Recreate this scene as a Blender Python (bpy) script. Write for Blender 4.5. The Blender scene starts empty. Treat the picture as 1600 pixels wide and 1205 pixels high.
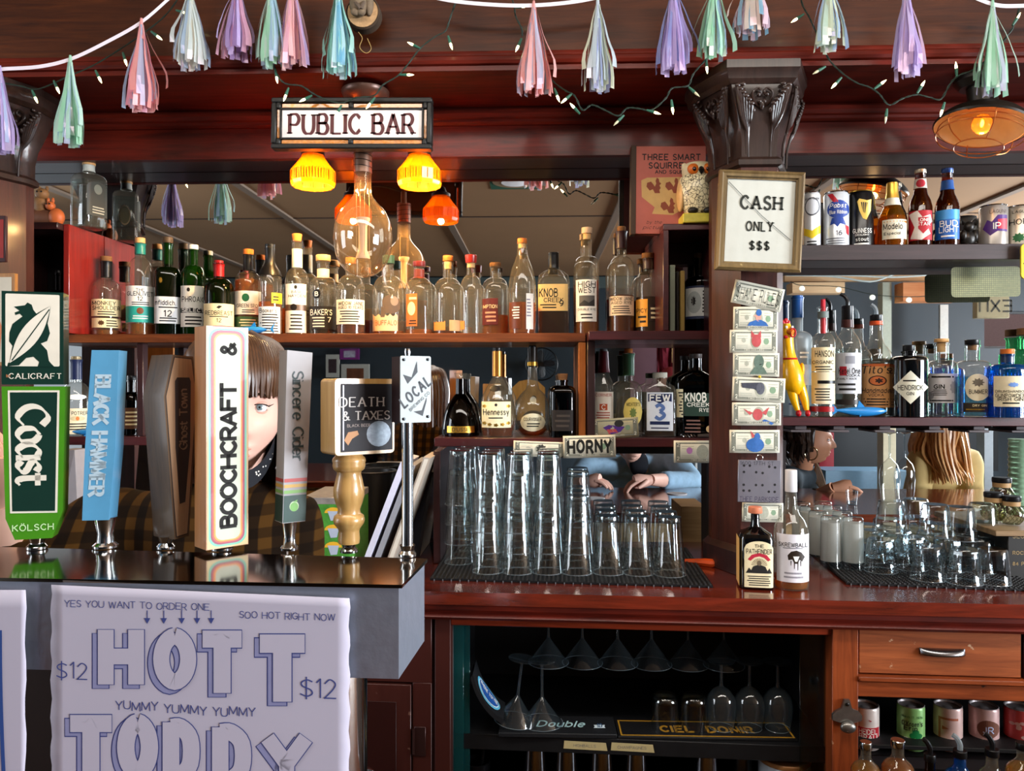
import bpy, bmesh, math, random
from mathutils import Vector, Matrix
random.seed(7)
sc = bpy.context.scene
COL = sc.collection
PI = math.pi
# ------------------------------------------------------------------ camera
F, CX, CY, ZC, YAW = 1204.0, 800.0, 602.5, 1.60, math.radians(2.0)
cam_d = bpy.data.cameras.new('camera'); cam = bpy.data.objects.new('camera', cam_d); COL.objects.link(cam)
cam_d.sensor_width = 36.0; cam_d.lens = 36.0*F/1600.0; cam_d.clip_start = .02
cam.location = (0, 0, ZC); cam.rotation_euler = (PI/2, 0, YAW)
sc.camera = cam
# ------------------------------------------------------------------ view, sky
sc.view_settings.view_transform = 'Standard'; sc.view_settings.look = 'None'
sc.view_settings.gamma = 1; sc.view_settings.use_curve_mapping = False
sc.view_settings.exposure = 0.5
cy = sc.cycles
cy.max_bounces = 10; cy.diffuse_bounces = 3; cy.glossy_bounces = 6; cy.transmission_bounces = 8
cy.transparent_max_bounces = 90; cy.caustics_reflective = False; cy.caustics_refractive = False
cy.use_denoising = True; cy.sample_clamp_indirect = 4.0
w = bpy.data.worlds.new('daylight'); sc.world = w; w.use_nodes = True
w.node_tree.nodes['Background'].inputs[0].default_value = (.80, .90, 1, 1)
w.node_tree.nodes['Background'].inputs[1].default_value = .38
# ------------------------------------------------------------------ lights of the room
def area(name, loc, target, sx, sy, power, col):
    d = bpy.data.lights.new(name, 'AREA'); d.shape = 'RECTANGLE'; d.size = sx; d.size_y = sy; d.energy = power; d.color = col
    o = bpy.data.objects.new(name, d); COL.objects.link(o); o.location = loc
    o.rotation_euler = (Vector(target)-Vector(loc)).to_track_quat('-Z', 'Y').to_euler()
    return o
def point(name, loc, power, col, r=.02):
    d = bpy.data.lights.new(name, 'POINT'); d.energy = power; d.color = col; d.shadow_soft_size = r
    o = bpy.data.objects.new(name, d); COL.objects.link(o); o.location = loc
    return o
# daylight from right and far windows; left, side and overhead areas are added fill
area('window_daylight_right', (6.4, -.7, 2.0), (1.0, 2.3, 1.4), 2.4, 1.8, 400, (.80, .91, 1))
area('overhead_fill', (.3, .68, 2.94), (.3, 1.9, 1.2), 3.2, .4, 46, (1, .93, .84))  # added soft fill from overhead, not a fixture of the room
area('ceiling_fill', (7.4, -2.8, 1.7), (3.6, -1.6, 3.0), 1.6, 1.4, 420, (.95, .95, 1))  # added light aimed upward to brighten the right of the ceiling
area('left_fill', (-4.4, .6, 2.1), (-.3, 2.2, 1.4), 1.4, 1.6, 60, (.86, .93, 1))  # added weak fill from the left, no window there
area('window_daylight_far', (4.6, 5.2, 2.2), (.8, 3.6, 1.3), 2.0, 1.6, 210, (.82, .92, 1))

# ------------------------------------------------------------------ pixel helpers
cT, sT = math.cos(YAW), math.sin(YAW)
def P(px, py, Y):
    u = (px-CX)/F; v = (py-CY)/F
    x = u*cT - sT; y = u*sT + cT; t = Y/y
    return Vector((x*t, Y, ZC - v*t))
def K(px, Y):                                   # metres per pixel at depth Y
    u = (px-CX)/F
    return Y/(u*sT+cT)/F
def tag(o, label, cat=None, group=None, kind=None):
    if label: o['label'] = label
    if cat: o['category'] = cat
    if group: o['group'] = group
    if kind: o['kind'] = kind
    return o
def thing(name, label, cat, loc=(0,0,0), rz=0, group=None):
    o = bpy.data.objects.new(name, None); COL.objects.link(o); o.empty_display_size = .02
    o.location = loc; o.rotation_euler = (0, 0, rz)
    return tag(o, label, cat, group)
# ------------------------------------------------------------------ materials
MATS = {}
def nodes(m):
    m.use_nodes = True; nt = m.node_tree; return nt, nt.nodes, nt.links
def srgb(h):
    h = h.lstrip('#'); c = [int(h[i:i+2], 16)/255 for i in (0, 2, 4)]
    return tuple(x/12.92 if x <= .04045 else ((x+.055)/1.055)**2.4 for x in c) + (1,)
def C4(c): return srgb(c) if isinstance(c, str) else (tuple(c)+(1,))[:4]
def mat(col, rough=.5, metal=0, coat=0, var=.12, scale=40, bump=0, trans=0, emit=0, name=None, sheen=0):
    key = (str(col), rough, metal, coat, var, scale, bump, trans, emit, sheen)
    if key in MATS: return MATS[key]
    m = bpy.data.materials.new(name or 'surface'); nt, N, L = nodes(m); b = N['Principled BSDF']
    c = C4(col)
    tc = N.new('ShaderNodeTexCoord'); nz = N.new('ShaderNodeTexNoise'); nz.inputs['Scale'].default_value = scale; nz.inputs['Detail'].default_value = 3
    L.new(tc.outputs['Object'], nz.inputs['Vector'])
    mx = N.new('ShaderNodeMix'); mx.data_type = 'RGBA'
    mx.inputs[6].default_value = tuple(x*(1-var) for x in c[:3])+(1,); mx.inputs[7].default_value = tuple(min(1, x*(1+var)) for x in c[:3])+(1,)
    L.new(nz.outputs['Fac'], mx.inputs[0]); L.new(mx.outputs[2], b.inputs['Base Color'])
    b.inputs['Roughness'].default_value = rough; b.inputs['Metallic'].default_value = metal
    if rough > .33 and not metal: b.inputs['Specular IOR Level'].default_value = .3
    b.inputs['Coat Weight'].default_value = coat; b.inputs['Transmission Weight'].default_value = trans
    if sheen: b.inputs['Sheen Weight'].default_value = sheen
    if emit: b.inputs['Emission Color'].default_value = c; b.inputs['Emission Strength'].default_value = emit
    if bump:
        bp = N.new('ShaderNodeBump'); bp.inputs['Strength'].default_value = bump; bp.inputs['Distance'].default_value = .002
        L.new(nz.outputs['Fac'], bp.inputs['Height']); L.new(bp.outputs[0], b.inputs['Normal'])
    MATS[key] = m; return m
def wood(c1, c2, rough=.3, axis='x', coat=.3, grain=26, name='wood', bump=.12, wear=None):
    key = ('wood', c1, c2, rough, axis, coat, grain, wear)
    if key in MATS: return MATS[key]
    m = bpy.data.materials.new(name); nt, N, L = nodes(m); b = N['Principled BSDF']
    tc = N.new('ShaderNodeTexCoord'); mp = N.new('ShaderNodeMapping')
    mp.inputs['Scale'].default_value = {'x': (1, 14, 14), 'y': (14, 1, 14), 'z': (14, 14, 1)}[axis]
    L.new(tc.outputs['Object'], mp.inputs[0])
    n1 = N.new('ShaderNodeTexNoise'); n1.inputs['Scale'].default_value = grain/6; n1.inputs['Detail'].default_value = 6; n1.inputs['Roughness'].default_value = .65; n1.inputs['Distortion'].default_value = .6
    n2 = N.new('ShaderNodeTexNoise'); n2.inputs['Scale'].default_value = 3; n2.inputs['Detail'].default_value = 2
    L.new(mp.outputs[0], n1.inputs['Vector']); L.new(tc.outputs['Object'], n2.inputs['Vector'])
    ad = N.new('ShaderNodeMath'); ad.operation = 'MULTIPLY_ADD'; ad.inputs[1].default_value = .45; 
    L.new(n2.outputs['Fac'], ad.inputs[0]); 
    s = N.new('ShaderNodeMath'); s.operation = 'MULTIPLY'; s.inputs[1].default_value = .62
    L.new(n1.outputs['Fac'], s.inputs[0]); L.new(s.outputs[0], ad.inputs[2])
    r = N.new('ShaderNodeValToRGB'); r.color_ramp.elements[0].position = .36; r.color_ramp.elements[1].position = .68
    r.color_ramp.elements[0].color = C4(c1); r.color_ramp.elements[1].color = C4(c2)
    L.new(ad.outputs[0], r.inputs[0]); out = r.outputs[0]
    if wear:
        n3 = N.new('ShaderNodeTexNoise'); n3.inputs['Scale'].default_value = 34; n3.inputs['Detail'].default_value = 5
        L.new(tc.outputs['Object'], n3.inputs['Vector'])
        r3 = N.new('ShaderNodeValToRGB'); r3.color_ramp.elements[0].position = .70; r3.color_ramp.elements[1].position = .73
        L.new(n3.outputs['Fac'], r3.inputs[0])
        mx = N.new('ShaderNodeMix'); mx.data_type = 'RGBA'; L.new(r3.outputs[0], mx.inputs[0]); L.new(out, mx.inputs[6]); mx.inputs[7].default_value = C4(wear); out = mx.outputs[2]
    L.new(out, b.inputs['Base Color'])
    b.inputs['Roughness'].default_value = rough; b.inputs['Coat Weight'].default_value = coat; b.inputs['Coat Roughness'].default_value = .12
    if rough > .4: b.inputs['Specular IOR Level'].default_value = .22
    bp = N.new('ShaderNodeBump'); bp.inputs['Strength'].default_value = bump; bp.inputs['Distance'].default_value = .002
    L.new(n1.outputs['Fac'], bp.inputs['Height']); L.new(bp.outputs[0], b.inputs['Normal'])
    MATS[key] = m; return m
def glass(tint, edge, rough=.03, dens=0.0, body=None, name='glass', refl=1.0):
    """thin-walled glass: tinted transparency, darker where the wall is seen edge-on, Fresnel reflection"""
    key = ('glass', str(tint), str(edge), rough, dens, str(body), refl)
    if key in MATS: return MATS[key]
    m = bpy.data.materials.new(name); nt, N, L = nodes(m); N.remove(N['Principled BSDF']); out = N['Material Output']
    geo = N.new('ShaderNodeNewGeometry')
    def fres(ior):
        ma = N.new('ShaderNodeMix'); ma.data_type = 'FLOAT'; ma.inputs[2].default_value = ior; ma.inputs[3].default_value = 1/ior
        L.new(geo.outputs['Backfacing'], ma.inputs[0]); f = N.new('ShaderNodeFresnel'); L.new(ma.outputs[0], f.inputs['IOR']); return f
    fe = fres(1.22)
    pw = N.new('ShaderNodeMath'); pw.operation = 'POWER'; pw.inputs[1].default_value = .75; L.new(fe.outputs[0], pw.inputs[0])
    mc = N.new('ShaderNodeMix'); mc.data_type = 'RGBA'; mc.inputs[6].default_value = C4(tint); mc.inputs[7].default_value = C4(edge); L.new(pw.outputs[0], mc.inputs[0])
    tr = N.new('ShaderNodeBsdfTransparent'); L.new(mc.outputs[2], tr.inputs[0]); base = tr.outputs[0]
    if body:
        df = N.new('ShaderNodeBsdfDiffuse'); df.inputs[0].default_value = C4(body)
        tl = N.new('ShaderNodeBsdfTranslucent'); tl.inputs[0].default_value = C4(body)
        m0 = N.new('ShaderNodeMixShader'); m0.inputs[0].default_value = .5; L.new(df.outputs[0], m0.inputs[1]); L.new(tl.outputs[0], m0.inputs[2])
        m1 = N.new('ShaderNodeMixShader'); m1.inputs[0].default_value = dens; L.new(base, m1.inputs[1]); L.new(m0.outputs[0], m1.inputs[2]); base = m1.outputs[0]
    gl = N.new('ShaderNodeBsdfGlossy'); gl.inputs['Roughness'].default_value = rough
    fr = fres(1.5); sc_ = N.new('ShaderNodeMath'); sc_.operation = 'MULTIPLY'; sc_.inputs[1].default_value = refl; sc_.use_clamp = True; L.new(fr.outputs[0], sc_.inputs[0])
    mg = N.new('ShaderNodeMixShader'); L.new(sc_.outputs[0], mg.inputs[0]); L.new(base, mg.inputs[1]); L.new(gl.outputs[0], mg.inputs[2])
    L.new(mg.outputs[0], out.inputs[0])
    MATS[key] = m; return m
def film(col, alpha, name='iridescent_film'):
    key = ('film', col, alpha)
    if key in MATS: return MATS[key]
    m = bpy.data.materials.new(name); nt, N, L = nodes(m); b = N['Principled BSDF']; out = N['Material Output']
    tc = N.new('ShaderNodeTexCoord'); nz = N.new('ShaderNodeTexNoise'); nz.inputs['Scale'].default_value = 18; L.new(tc.outputs['Object'], nz.inputs[0])
    mx = N.new('ShaderNodeMix'); mx.data_type = 'RGBA'; c = C4(col); mx.inputs[6].default_value = c
    mx.inputs[7].default_value = (c[0]*.5+.35, c[1]*.5+.35, c[2]*.5+.38, 1); L.new(nz.outputs['Fac'], mx.inputs[0])
    L.new(mx.outputs[2], b.inputs['Base Color']); b.inputs['Roughness'].default_value = .18
    b.inputs['Coat Weight'].default_value = .6; b.inputs['Specular IOR Level'].default_value = .9
    if 'Thin Film Thickness' in b.inputs:
        b.inputs['Thin Film Thickness'].default_value = 420; b.inputs['Thin Film IOR'].default_value = 1.6
    tl = N.new('ShaderNodeBsdfTranslucent'); L.new(mx.outputs[2], tl.inputs[0]); tr = N.new('ShaderNodeBsdfTransparent')
    m1 = N.new('ShaderNodeMixShader'); m1.inputs[0].default_value = .4; L.new(b.outputs[0], m1.inputs[1]); L.new(tl.outputs[0], m1.inputs[2])
    m2 = N.new('ShaderNodeMixShader'); m2.inputs[0].default_value = alpha; L.new(tr.outputs[0], m2.inputs[1]); L.new(m1.outputs[0], m2.inputs[2])
    L.new(m2.outputs[0], out.inputs[0]); MATS[key] = m; return m
# ------------------------------------------------------------------ mesh builder
class MB:
    def __init__(s): s.v = []; s.f = []
    def add(s, vs, fs):
        o = len(s.v); s.v += [tuple(x) for x in vs]; s.f += [tuple(i+o for i in f) for f in fs]; return s
    def box(s, x0, x1, y0, y1, z0, z1, b=.0015):
        b = min(b, (x1-x0)*.3, (y1-y0)*.3, (z1-z0)*.3)
        if b <= 0.00001:
            vs = [(x, y, z) for x in (x0, x1) for y in (y0, y1) for z in (z0, z1)]
            return s.add(vs, [(0, 1, 3, 2), (4, 6, 7, 5), (0, 4, 5, 1), (2, 3, 7, 6), (0, 2, 6, 4), (1, 5, 7, 3)])
        vs = []; idx = {}
        X, Y, Z = (x0, x1), (y0, y1), (z0, z1); sg = (1, -1)
        for i in (0, 1):
            for j in (0, 1):
                for k in (0, 1):
                    for a in range(3):
                        d = [0 if a == 0 else b, 0 if a == 1 else b, 0 if a == 2 else b]
                        idx[i, j, k, a] = len(vs); vs.append((X[i]+sg[i]*d[0], Y[j]+sg[j]*d[1], Z[k]+sg[k]*d[2]))
        fs = []; I = idx
        def q(*t): fs.append(t)
        q(I[0,0,0,0], I[0,0,1,0], I[0,1,1,0], I[0,1,0,0]); q(I[1,0,0,0], I[1,1,0,0], I[1,1,1,0], I[1,0,1,0])
        q(I[0,0,0,1], I[1,0,0,1], I[1,0,1,1], I[0,0,1,1]); q(I[0,1,0,1], I[0,1,1,1], I[1,1,1,1], I[1,1,0,1])
        q(I[0,0,0,2], I[0,1,0,2], I[1,1,0,2], I[1,0,0,2]); q(I[0,0,1,2], I[1,0,1,2], I[1,1,1,2], I[0,1,1,2])
        for i in (0, 1):
            for j in (0, 1):
                q(I[i,j,0,0], I[i,j,1,0], I[i,j,1,1], I[i,j,0,1]); q(I[i,0,j,0], I[i,1,j,0], I[i,1,j,2], I[i,0,j,2]); q(I[0,i,j,1], I[1,i,j,1], I[1,i,j,2], I[0,i,j,2])
                for k in (0, 1): q(I[i,j,k,0], I[i,j,k,1], I[i,j,k,2])
        return s.add(vs, fs)
    def hexa(s, p):                             # eight corners: bottom four (ccw) then top four
        return s.add(p, [(3,2,1,0), (4,5,6,7), (0,1,5,4), (1,2,6,5), (2,3,7,6), (3,0,4,7)])
    def lathe(s, prof, n=28, c=(0,0,0), capb=True, capt=True):
        """prof rows: (r, z[, ry[, e]])"""
        vs = []; rows = []
        for p in prof:
            r, z = p[0], p[1]; ry = p[2] if len(p) > 2 and p[2] is not None else r; e = p[3] if len(p) > 3 else 2
            row = []
            for i in range(n):
                a = 2*PI*(i+.5)/n; cx_, sy_ = math.cos(a), math.sin(a)
                if e != 2:
                    cx_ = math.copysign(abs(cx_)**(2/e), cx_); sy_ = math.copysign(abs(sy_)**(2/e), sy_)
                row.append(len(vs)); vs.append((c[0]+r*cx_, c[1]+ry*sy_, c[2]+z))
            rows.append(row)
        fs = []
        for a, b in zip(rows, rows[1:]):
            for i in range(n): fs.append((a[i], a[(i+1) % n], b[(i+1) % n], b[i]))
        if capb: fs.append(tuple(reversed(rows[0])))
        if capt: fs.append(tuple(rows[-1]))
        return s.add(vs, fs)
    def tube(s, pts, r, n=7, closed=False, cap=True):
        pts = [Vector(p) for p in pts]; m = len(pts); rs = r if isinstance(r, (list, tuple)) else [r]*m
        vs = []; prev = None
        for i in range(m):
            a = pts[i-1] if (i or closed) else pts[0]; b = pts[(i+1) % m] if (i < m-1 or closed) else pts[-1]
            t = (b-a).normalized() if (b-a).length > 1e-9 else Vector((0,0,1))
            if prev is None:
                u = t.cross(Vector((0,0,1)));  u = u if u.length > .1 else t.cross(Vector((1,0,0)))
            else: u = prev - t*prev.dot(t)
            u.normalize(); prev = u; w_ = t.cross(u)
            for k in range(n):
                an = 2*PI*k/n; vs.append(pts[i] + (u*math.cos(an)+w_*math.sin(an))*rs[i])
        fs = []
        for i in range(m if closed else m-1):
            for k in range(n):
                j = (i+1) % m; fs.append((i*n+k, i*n+(k+1) % n, j*n+(k+1) % n, j*n+k))
        if cap and not closed: fs += [tuple(reversed(range(n))), tuple(range((m-1)*n, m*n))]
        return s.add(vs, fs)
    def prism(s, poly, y0, y1):                 # poly in (x, z)
        n = len(poly); vs = [(x, y0, z) for x, z in poly]+[(x, y1, z) for x, z in poly]
        ar = sum(poly[i][0]*poly[(i+1) % n][1]-poly[(i+1) % n][0]*poly[i][1] for i in range(n))
        fs = [tuple(range(n)), tuple(reversed(range(n, 2*n)))]+[((i+1) % n, i, i+n, (i+1) % n+n) for i in range(n)]
        if ar < 0: fs = [tuple(reversed(f)) for f in fs]
        return s.add(vs, fs)
    def loft(s, prof, xl, xr, dl=(0,0), dr=(0,0)):  # prof in (y, z) swept along x
        n = len(prof); vs = [(xl, y+dl[0], z+dl[1]) for y, z in prof]+[(xr, y+dr[0], z+dr[1]) for y, z in prof]
        return s.add(vs, [(i, (i+1) % n, (i+1) % n+n, i+n) for i in range(n)]+[tuple(reversed(range(n))), tuple(range(n, 2*n))])
    def ell(s, c, rx, ry, rz, nu=20, nv=12):
        prof = [(math.sin(PI*i/nv), -math.cos(PI*i/nv)) for i in range(1, nv)]
        return s.lathe([(rx*r, rz*z, ry*r) for r, z in prof], nu, c)
    def sheet(s, g):                            # grid of points g[i][j]
        a, b = len(g), len(g[0]); return s.add([p for r in g for p in r], [(i*b+j, (i+1)*b+j, (i+1)*b+j+1, i*b+j+1) for i in range(a-1) for j in range(b-1)])
    def xf(s, M): s.v = [tuple(M @ Vector(p)) for p in s.v]; return s
    def mv(s, x, y, z): s.v = [(a+x, b+y, c+z) for a, b, c in s.v]; return s
def obj(name, mb, m, parent=None, label=None, sharp=38, mods=None):
    me = bpy.data.meshes.new(name); me.from_pydata(mb.v, [], mb.f); me.validate(); me.update()
    bm = bmesh.new(); bm.from_mesh(me); bmesh.ops.recalc_face_normals(bm, faces=bm.faces); bm.to_mesh(me); bm.free()
    if sharp:
        me.polygons.foreach_set('use_smooth', [True]*len(me.polygons)); me.set_sharp_from_angle(angle=math.radians(sharp))
    me.materials.append(m)
    o = bpy.data.objects.new(name, me); COL.objects.link(o)
    if parent: o.parent = parent
    if label: o['label'] = label
    return o
def flat(name, mb, m, parent=None, label=None):
    return obj(name, mb, m, parent, label, sharp=0)
def dup(root, loc=None, rz=None, label=None, rot=None):
    r = root.copy(); COL.objects.link(r)
    if loc is not None: r.location = loc
    if rz is not None: r.rotation_euler = (0, 0, rz)
    if rot is not None: r.rotation_euler = rot
    if label: r['label'] = label
    for ch in list(root.children):
        c = ch.copy(); COL.objects.link(c); c.parent = r
        for g in list(ch.children):
            d = g.copy(); COL.objects.link(d); d.parent = c
    return r
def spl(pts, k=6):                              # Catmull-Rom through 2D/3D points
    pts = [Vector(p) for p in pts]; n = len(pts); out = []
    cl = (pts[0]-pts[-1]).length < 1e-6
    for i in range(n-1):
        p1, p2 = pts[i], pts[i+1]
        p0 = pts[i-1] if i else (pts[-2] if cl else p1*2-p2); p3 = pts[i+2] if i+2 < n else (pts[1] if cl else p2*2-p1)
        for j in range(k):
            t = j/k; out.append(.5*((2*p1)+(p2-p0)*t+(2*p0-5*p1+4*p2-p3)*t*t+(3*p1-p0-3*p2+p3)*t**3))
    out.append(pts[-1]); return out
# ------------------------------------------------------------------ stroke lettering
G = {'A':'0,0 3,7 6,0|1.1,2.5 4.9,2.5','B':'0,0 0,7|~0,7 3.2,7 4.4,5.4 3.2,3.8 0,3.8|~0,3.8 3.6,3.8 5,1.9 3.6,0 0,0',
'C':'~5.4,5.6 3.2,7 .8,5.6 0,3.5 .8,1.4 3.2,0 5.4,1.4','D':'0,0 0,7|~0,7 2.6,7 5.3,5.3 5.3,1.7 2.6,0 0,0','E':'5,7 0,7 0,0 5,0|0,3.6 4,3.6',
'F':'5,7 0,7 0,0|0,3.6 4,3.6','G':'~5.4,5.6 3.2,7 .8,5.6 0,3.5 .8,1.4 3.2,0 5.4,1.4|5.4,1.2 5.4,3.2 3.4,3.2','H':'0,0 0,7|5.4,0 5.4,7|0,3.6 5.4,3.6',
'I':'0,0 0,7','J':'~3.5,7 3.5,1.6 2,0 .2,1','K':'0,0 0,7|5,7 0,3|1.6,4.2 5.2,0','L':'0,7 0,0 4.6,0','M':'0,0 .3,7 3.4,1 6.5,7 6.8,0','N':'0,0 0,7 5.4,0 5.4,7',
'O':'~3,7 .8,5.8 0,3.5 .8,1.2 3,0 5.2,1.2 6,3.5 5.2,5.8 3,7','P':'0,0 0,7|~0,7 3.4,7 4.8,5.2 3.4,3.3 0,3.3','Q':'~3,7 .8,5.8 0,3.5 .8,1.2 3,0 5.2,1.2 6,3.5 5.2,5.8 3,7|3.6,2 6,-.6',
'R':'0,0 0,7|~0,7 3.4,7 4.8,5.2 3.4,3.3 0,3.3|2.6,3.3 5.2,0','S':'~4.6,5.9 2.6,7 .5,5.8 .9,4.2 3.9,2.9 4.5,1.2 2.5,0 0,1.2','T':'0,7 5.4,7|2.7,7 2.7,0',
'U':'~0,7 0,2 1.2,.2 2.7,0 4.2,.2 5.4,2 5.4,7','V':'0,7 2.8,0 5.6,7','W':'0,7 1.9,0 3.9,6.5 5.9,0 7.8,7','X':'0,0 5.2,7|0,7 5.2,0','Y':'0,7 2.7,3.4 5.4,7|2.7,3.4 2.7,0','Z':'0,7 5,7 0,0 5,0',
'a':'~3.6,4.4 1.6,4.9 .1,3.4 .1,1.4 1.6,0 3.6,1.2|3.7,4.8 3.7,0','b':'0,7 0,0|~0,3.8 2,4.9 3.8,3.6 3.8,1.3 2,0 0,1','c':'~3.6,4 2,4.9 .2,3.5 .2,1.4 2,0 3.6,.9','d':'3.8,7 3.8,0|~3.8,3.8 1.8,4.9 0,3.6 0,1.3 1.8,0 3.8,1',
'e':'~.2,2.6 3.8,2.6 3.4,4.2 2,4.9 .4,3.8 .2,1.4 1.8,0 3.6,.9','f':'~2.8,6.8 1.6,6.9 1,5.6 1,0|0,4.6 2.5,4.6','g':'~3.6,4 1.8,4.9 0,3.6 0,1.6 1.8,.4 3.6,1.4|~3.7,4.8 3.7,-1 2,-2.2 .2,-1.4','h':'0,7 0,0|~0,3.6 1.8,4.9 3.5,3.8 3.5,0',
'i':'0,4.8 0,0|-.2,6.4 .2,6.8','j':'~1,4.8 1,-1.2 -.6,-2','k':'0,7 0,0|3.4,4.8 0,2|1.2,2.9 3.6,0','l':'0,7 0,0','m':'0,4.8 0,0|~0,3.6 1.5,4.9 2.8,3.9 2.8,0|~2.8,3.6 4.3,4.9 5.6,3.9 5.6,0','n':'0,4.8 0,0|~0,3.6 1.8,4.9 3.5,3.8 3.5,0',
'o':'~1.9,4.9 .3,3.9 0,2.4 .3,.9 1.9,0 3.5,.9 3.8,2.4 3.5,3.9 1.9,4.9','p':'0,4.8 0,-2.2|~0,3.8 2,4.9 3.8,3.6 3.8,1.3 2,0 0,1','q':'3.8,4.8 3.8,-2.2|~3.8,3.8 1.8,4.9 0,3.6 0,1.3 1.8,0 3.8,1','r':'0,4.8 0,0|~0,3.2 1.2,4.7 2.6,4.6',
's':'~3.1,4.2 1.7,4.9 .3,4.1 .7,3 2.6,2.1 3.1,1 1.6,0 0,.8','t':'~1,6.6 1,1.2 1.9,0 2.9,.5|0,4.6 2.7,4.6','u':'~0,4.8 0,1.3 1.6,0 3.4,1.3|3.5,4.8 3.5,0','v':'0,4.8 1.8,0 3.6,4.8','w':'0,4.8 1.4,0 2.8,4.4 4.2,0 5.6,4.8','x':'0,0 3.4,4.8|0,4.8 3.4,0','y':'0,4.8 1.9,.2|3.6,4.8 1.2,-2.2','z':'0,4.8 3.2,4.8 0,0 3.2,0',
'0':'~2.4,7 .6,5.8 0,3.5 .6,1.2 2.4,0 4.2,1.2 4.8,3.5 4.2,5.8 2.4,7','1':'.2,5.6 1.6,7 1.6,0','2':'~.2,5.4 2.2,7 4.2,5.6 3.4,3.4 .2,0|0,0 4.4,0','3':'~.2,6 2.2,7 4,5.4 2.2,3.8|~2.2,3.8 4.4,2 2.2,0 0,1.2','4':'3.4,0 3.4,7 0,2 4.6,2','5':'4,7 .6,7 .4,4|~.4,4 2.4,4.5 4.3,2.3 2.3,0 0,1',
'6':'~3.8,6.6 1.4,5.6 .2,3 .6,.8 2.4,0 4.3,1.6 3.8,3.6 2.2,4.1 .3,2.6','7':'0,7 4.4,7 1.4,0','8':'~2.3,3.8 .5,5.4 2.3,7 4.1,5.4 2.3,3.8 .1,1.9 2.3,0 4.5,1.9 2.3,3.8','9':'~.8,.4 3.2,1.4 4.4,4 4,6.2 2.2,7 .3,5.4 .8,3.4 2.4,2.9 4.3,4.4',
'&':'~5.4,0 1.4,4.6 1,6 2.2,7 3.4,6 2.8,4.6 .4,2.4 .6,.6 2.2,0 4,1.2 5,3','$':'~4.6,5.9 2.6,6.6 .5,5.6 .9,4.2 3.9,2.9 4.5,1.4 2.5,.4 0,1.3|2.3,7.6 2.3,-.6',"'":'0,7 -.2,5.4','.':'0,0 .1,.5','-':'0,3 2.4,3','/':'0,-.5 3,7.5','%':'0,0 4.6,7|~.9,7 0,6 .9,5 1.8,6 .9,7|~3.8,2 2.9,1 3.8,0 4.7,1 3.8,2',',':'.3,.6 0,-1','!':'0,7 0,2|0,.1 .1,.5',
'Ö':'~3,7 .8,5.8 0,3.5 .8,1.2 3,0 5.2,1.2 6,3.5 5.2,5.8 3,7|1.8,8.1 1.9,8.5|4.1,8.1 4.2,8.5','v_':'-.7,7 .7,7|0,6.6 0,5'}
GC = {}
def glyph(ch):
    if ch not in GC:
        st = []
        for part in G.get(ch, '0,0 .1,0').split('|'):
            cur = part[0] == '~'; pts = [tuple(float(a) for a in q.split(',')) for q in part.lstrip('~').split()]
            st.append(([tuple(p) for p in spl(pts, 4)] if cur else pts, cur))
        GC[ch] = (st, max(p[0] for s_, _ in st for p in s_))
    return GC[ch]
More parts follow.
